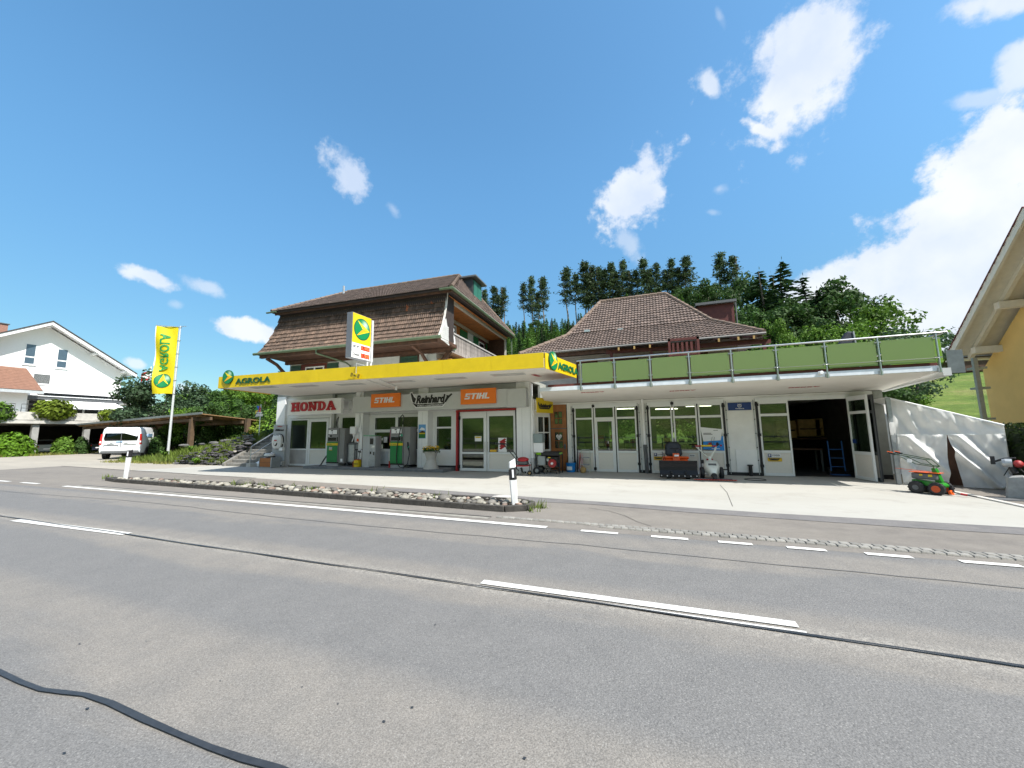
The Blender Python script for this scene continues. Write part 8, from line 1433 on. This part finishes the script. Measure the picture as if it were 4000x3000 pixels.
forest(10, 480, 640, 90, 150, (6, 9), ['broadd0', 'bluish'], 'low tree on the far plain behind the red flag', 'tree', 'far trees behind the red flag', 5)
# large trees right of the tiled roof
for (px, py, r, kind, w, lab) in ((2764, 1088, 110, 'broadd1', .9, 'leafy tree behind the maroon dormer'), (2900, 1062, 82, 'broadd0', .85, 'dark broad tree right of the crooked pine'), (2965, 1045, 78, 'spruce0', 1.5, 'tall dark spruce right of the dormer'), (3052, 1005, 76, 'spruce1', 1.35, 'tall feathery spruce against the white cloud'), (3010, 1060, 80, 'spruce0', 1.1, 'spruce close left of the tall feathery spruce'), (3135, 1068, 76, 'spruce2', 1.25, 'dark pointed spruce right of the tall feathery spruce'), (3190, 1120, 70, 'spruce1', 1.4, 'dark tree filling between pointed spruce and rounded tree'), (3255, 1092, 72, 'broadd1', .95, 'rounded tree with wind blown top right of the spruces'), (3320, 1120, 76, 'broadd0', .8, 'right shoulder tree of the dark group'), (3060, 1160, 68, 'broadd1', 1., 'lower dark tree under the feathery spruce'), (2920, 1190, 66, 'broadd0', .95, 'lower dark tree behind the roof eave'),
        (3395, 1185, 58, 'broadl0', 1.05, 'bright green rounded tree behind the terrace railing'), (3310, 1250, 52, 'broadl1', .9, 'smaller bright tree left of the rounded bright tree'), (3165, 1262, 50, 'broadl0', .75, 'small bright tree behind the folded parasol'), (3020, 1240, 60, 'broadl1', .6, 'light green tree low beside the dormer house'), (3240, 1240, 55, 'broadd1', .9, 'dark bushy tree between the bright trees'), (3545, 1262, 46, 'sparse', 1.0, 'thin small leaved tree at the terrace end'), (3480, 1275, 48, 'sparse', 1.0, 'thin tree between the bright tree and terrace end'), (3060, 1330, 40, 'broadl1', .8, 'low bright bush behind the middle of the railing'), (2960, 1355, 38, 'broadd0', .8, 'low green bush behind the railing by the house eave'), (3440, 1475, 33, 'broadd1', 1., 'dark bush under the terrace corner'), (3480, 1490, 36, 'broadl1', 1.0, 'bush with round leaves under the terrace corner')):
    x, y, zt = at_r(px, py, r); h = zt-hz(x, y); tree(kind, x, y, max(1.5, h), lab, w=w)
x, y, zt = at_r(3800, 1440, 95); t = thing('field_barn', 'small dark barn on the top of the meadow at right', 'barn', (x, y, hz(x, y))); m = MB(True); m.box(-3, 3, -2, 2, 0, 2.4); build('wall', m, WOODB, t); m = MB(True); m.prism([(-3.4, -2.4, 2.4), (-3.4, 2.4, 2.4), (-3.4, 0, 3.8)], (6.8, 0, 0)); build('roof', m, DGREY, t)
for (x, y, k_, h) in ((-3.2, 31, 'broadl0', 6), (.2, 33, 'broadd0', 7), (2.6, 31, 'broadl1', 6), (-6.5, 34, 'broadd1', 7)): tree(k_, x, y, h, 'leafy tree glimpsed through the rear windows of the workshop', group='trees behind the workshop', z=0)
# trees and shrubs at left
for (px, py, r, kind, w, lab) in ((655, 1450, 52, 'bluish', 1.1, 'bluish green leafy tree behind the yellow banner'), (735, 1555, 50, 'sparse', 1.1, 'light leafy tree right of the banner pole'), (905, 1525, 44, 'young0', 1.25, 'big bright spruce behind the carport'), (840, 1560, 42, 'broadd0', 1., 'rounded dark tree behind the carport roof'), (1000, 1575, 40, 'broadd1', 1.2, 'dark leafy tree beside the canopy edge'), (1060, 1600, 36, 'young1', 1.3, 'bushy conifer close to the shop corner'), (560, 1560, 60, 'bluish', 1., 'bluish tree behind the thin flagpole'), (500, 1600, 64, 'broadd0', 1., 'low tree at the balcony of the white house')):
    x, y, zt = at_r(px, py, r); tree(kind, x, y, max(2, zt-hz(x, y)), lab, w=w)
def bush(name, label, c, rad, n, s, mm, seed, group=None, cat='bush', flowers=None, box=False):
    t = thing(name, label, cat, c, 0, group); rn = random.Random(seed); m = MB(True); 
    for i in range(n):
        if box: p = Vector((rn.uniform(-1, 1)*rad[0], rn.uniform(-1, 1)*rad[1], rn.uniform(0, 1)*rad[2])); ax = rn.randrange(5); p = Vector((rad[0]*(1 if ax == 0 else -1), p.y, p.z)) if ax < 2 else (Vector((p.x, rad[1]*(1 if ax == 2 else -1), p.z)) if ax < 4 else Vector((p.x, p.y, rad[2]))); p += rnd_dir(rn)*.06; o = rnd_dir(rn)
        else: o = rnd_dir(rn); o.z = abs(o.z) if cat != 'plant' else o.z; k = rn.uniform(.72, 1.03)*(1+.22*noise3((o.x*2.2+seed, o.y*2.2, o.z*2.2))); p = Vector((o.x*rad[0]*k, o.y*rad[1]*k, o.z*rad[2]*k))
        nrm = (o+rnd_dir(rn)*.7).normalized(); a = nrm.orthogonal().normalized(); a = a*math.cos(i)+nrm.cross(a)*math.sin(i); leafq(m, p, a, nrm.cross(a), s*rn.uniform(.6, 1.4), s*.55*rn.uniform(.7, 1.3))
    build('foliage', m, mm, t, kind='stuff')
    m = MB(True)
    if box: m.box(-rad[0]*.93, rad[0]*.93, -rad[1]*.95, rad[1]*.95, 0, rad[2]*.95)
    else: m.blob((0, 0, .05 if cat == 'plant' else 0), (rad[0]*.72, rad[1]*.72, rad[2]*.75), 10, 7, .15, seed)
    build('inner_shade_core', m, mat('inner_shade_leaves', (.012, .025, .006), .9, var=.4, scale=4), t)  # solid core, its near-black green stands for the shade inside the foliage
    if flowers:
        m = MB(True)
        for i in range(flowers[0]): o = rnd_dir(rn); o.z = abs(o.z); p = Vector((o.x*rad[0], o.y*rad[1], o.z*rad[2]))*1.03; a = rnd_dir(rn); b = a.orthogonal().normalized(); leafq(m, p, a, b, flowers[1], flowers[1]*.8)
        build('blossoms', m, flowers[2], t, kind='stuff')
    return t
XB = -56.2
b1a, b1b = onx(-60, 1700, XB)[1], onx(150, 1700, XB)[1]; bush('garden_bush', 'bright green broad bush at the left picture edge before the parking deck', (XB, (b1a+b1b)/2, 0), (1.4, (b1b-b1a)/2, onx(95, 1692, XB)[2]), 2600, .16, leafmat('bright_bush', (.12, .24, .015)), 3)
b2a, b2b, b2c = onx(222, 1700, XB)[1], onx(285, 1700, XB)[1], onx(348, 1700, XB)[1]; bush('garden_bush', 'light green clipped bush left of the dark one before the parking deck', (XB, (b2a+b2b)/2, 0), (1.2, (b2b-b2a)/2+.2, onx(250, 1708, XB)[2]), 1800, .14, L_BRL, 4); bush('garden_bush', 'dark green rounded bush left of the van', (XB+.2, (b2b+b2c)/2, 0), (1.2, (b2c-b2b)/2+.15, onx(310, 1712, XB)[2]), 1800, .13, L_BRD, 5)
c = onx(212, 1610, -57.9); bush('terrace_plant', 'large yellow green plant hanging over the parking deck parapet', (-57.9, c[1], 4.5), (.7, 1.5, 1.1), 900, .2, L_YG, 6, cat='plant'); c = onx(440, 1612, -57.9); bush('terrace_plant', 'small plant on the parapet near the white awning end', (-57.9, c[1], 4.1), (.5, 1.3, .8), 500, .16, L_YG, 7, cat='plant'); c = onx(0, 1612, -57.9); bush('terrace_plant', 'low plant on the parapet at the left picture edge', (-57.9, c[1], 4.1), (.5, 1.0, 1.0), 400, .16, L_BRL, 8, cat='plant')
WB = mat('white_blossom', (.75, .72, .58), .7, island=.15)
for (px, py, Y, r, mm, fl, lab) in ((650, 1640, 24, (1.6, 1.4, 2.0), L_YG, None, 'yellow green palm like shrub behind the carport roof at left'), (755, 1600, 26, (1.5, 1.4, 2.3), L_PUR, None, 'purple brown bush above the carport roof'), (830, 1600, 25, (1.4, 1.2, 2.6), L_BRD, (240, .09, WB), 'pale blossoming elder bush behind the carport'), (790, 1690, 24, (1.7, 1.2, 1.4), L_BRD, (420, .06, WB), 'low bush covered in white blossom right of the carport post'), (860, 1680, 24.5, (1.6, 1.2, 1.3), L_YG, (260, .06, WB), 'yellow green bush with white blossom above the rockery'), (690, 1690, 24, (1.4, 1.1, 1.3), L_BRL, (100, .06, WB), 'green bush left of the carport post'), (950, 1655, 25, (1.8, 1.3, 1.6), L_YG, None, 'bright yellow shrub under the right end of the carport'), (1030, 1650, 21, (1.6, 1.2, 2.0), L_YG, None, 'yellow leaved shrub beside the top of the stairs'), (1075, 1620, 19.5, (1.1, 1., 2.6), L_BRL, None, 'tall green shrub against the shop corner'), (615, 1720, 19, (.9, .8, 1.6), L_BRD, None, 'dark shrub between van and banner pole'), (1045, 1700, 17.3, (.5, .5, .55), L_BRD, None, 'small dark plant at the head of the stairs')):
    c = ony(px, py, Y); bush('garden_shrub', lab, (c[0], Y, max(.0, bank(c[0], Y)-.1)), r, 1300, .11, mm, px, cat='shrub', flowers=fl)
c = ony(968, 1705, 16.0); t = thing('stone_bowl', 'stone bowl planter with yellow blooms standing left of the garden stairs', 'planter', (c[0], 16.0, c[2]-.35)); m = MB(True); m.lathe([(.22, -.1), (.1, .05), (.12, .12), (.36, .42), (.33, .42), (.2, .3)], (0, 0, 0), 14); build('bowl', m, CONC, t, smooth=True); build('leaves', leafcloud(160, disk(.36, .40, .58), .06, 4), LEAFD, t, kind='stuff'); build('flowers', leafcloud(50, disk(.34, .46, .6), .04, 5), FLW, t, kind='stuff')
# hedge at the right edge
bush('clipped_hedge', 'tall dark clipped hedge between tent and yellow house', (9.45, 12.2, 0), (.95, 3.3, 1.66), 9000, .05, leafmat('hedge_leaves', (.035, .06, .012)), 31, cat='hedge', box=True)
# grass and weeds, uncountable
def blades(name, pts, lab, mm, h=(.12, .3)):
    rn = random.Random(len(pts)); m = MB()
    for (x, y, z) in pts:
        a = rn.uniform(0, 6.28); H = rn.uniform(*h); w = H*.06+.004; dx, dy = math.cos(a), math.sin(a); bx, by = rn.gauss(0, H*.3), rn.gauss(0, H*.3); m.v += [(x-dx*w, y-dy*w, z), (x+dx*w, y+dy*w, z), (x+bx, y+by, z+H)]; n = len(m.v); m.f.append((n-3, n-2, n-1)); m.m.append(0)
    o = build(name, m, mm); finish(o, lab, 'grass', kind='stuff'); return o
rn = random.Random(15); pts = []
for _ in range(9000): x, y = rn.uniform(-34, -22.8), 14.6+rn.random()**1.5*7; pts.append((x, y, bank(x, y)-.02))
blades('bank_grass', pts, 'long green grass growing over the bank behind the rockery', mat('grass_blades', (.12, .17, .02), .7, island=.5, trans=.3), (.15, .5))
pts = []
for _ in range(2600): x = rn.uniform(-35, -27.6); y = rn.uniform(14.1, 16.2)+.4*noise3((x, 0, 0)); pts.append((x, y, .0))
blades('verge_grass', pts, 'yellowish grass tufts around the banner pole foot', mat('dry_grass', (.22, .22, .05), .7, island=.5, trans=.3), (.06, .25))
pts = []
for _ in range(2600): y = rn.uniform(11, 26); x = -54.9+.5*noise3((y, 2, 0))-rn.random()*.9; pts.append((x, y, .0))
blades('border_weeds', pts, 'yellow green weeds along the foot of the left bushes', MATS['dry_grass'], (.1, .35))
pts = []
for cx_, cy_, n_ in ((-2.6, 8.2, 50), (-2.68, 7.85, 26), (-5.2, 8.3, 20), (-9.2, 8.1, 60), (-12.1, 8.2, 50), (-11.6, 8.5, 40), (-12.9, 8.4, 20), (-15.6, 8.3, 20), (-20, 8.35, 50), (-7.3, 8.5, 20), (-10.5, 8.6, 25)):
    for _ in range(n_): pts.append((cx_+rn.gauss(0, .13), cy_+rn.gauss(0, .06), .06 if cx_ < -2.75 else .0))
blades('planter_weeds', pts, 'small weeds growing between the planter stones', MATS['grass_blades'], (.05, .22))
pts = []
for _ in range(2600):
    x = rn.uniform(-27.6, -22.8); z = rn.uniform(.1, .5+1.2*((x+27.9)/5.2)**1.3)
    if noise3((x*1.6, z*2.5, 4)) > .05: pts.append((x, 14.36+z*.75, z))
blades('rockery_plants', pts, 'green plants growing in the gaps of the rock wall', MATS['grass_blades'], (.08, .28))
# fern clumps on the rock wall
for (px, py, lab) in ((755, 1755, 'bright leafy plant on the rock wall top'), (775, 1803, 'green fern at the foot of the rock wall'), (655, 1775, 'green weed beside the banner pole foot')):
    c = ony(px, py, 14.5); t = thing('fern_plant', lab, 'plant', (c[0], 14.35, max(0, c[2]-.15))); m = MB(True); rn = random.Random(px)
    for i in range(46):
        a = rn.uniform(0, 6.28); r_ = rn.uniform(.15, .42); d = Vector((math.cos(a), math.sin(a), 0)); s_ = Vector((-d.y, d.x, 0))*.035; m.add([Vector((0, 0, 0)), d*r_*.5+s_+Vector((0, 0, r_*.9)), d*r_+Vector((0, 0, r_*.7)), d*r_*.5-s_+Vector((0, 0, r_*.9))], [(0, 1, 2, 3)])
    build('fronds', m, L_BRL, t)
# trees on the meadow across the road, behind the camera
for i, (x, y, k, h) in enumerate(((-22, -34, 'broadl0', 9), (-6, -40, 'broadd0', 11), (6, -30, 'broadl1', 8), (20, -38, 'broadd1', 10), (-40, -40, 'spruce0', 14), (34, -30, 'broadl0', 9), (13, -22, 'broadl1', 6))): tree(k, x, y, h, 'tree on the meadow across the road behind the camera', group='trees across the road')
# fence across the road that shows in the panes
FE = thing('roadside_fence', 'simple wooden rail fence on the meadow side of the road behind the camera', 'fence', (0, -6.2, 0))
for k in range(-8, 9): m = MB(); m.box(k*2.6-.06, k*2.6+.06, -6.3, -6.2, 0, 1.15); build('post', m, WOODG, FE)
for z in (.5, .95): m = MB(); m.box(-22, 22, -6.19, -6.14, z, z+.13); build('rail', m, WOODG, FE)
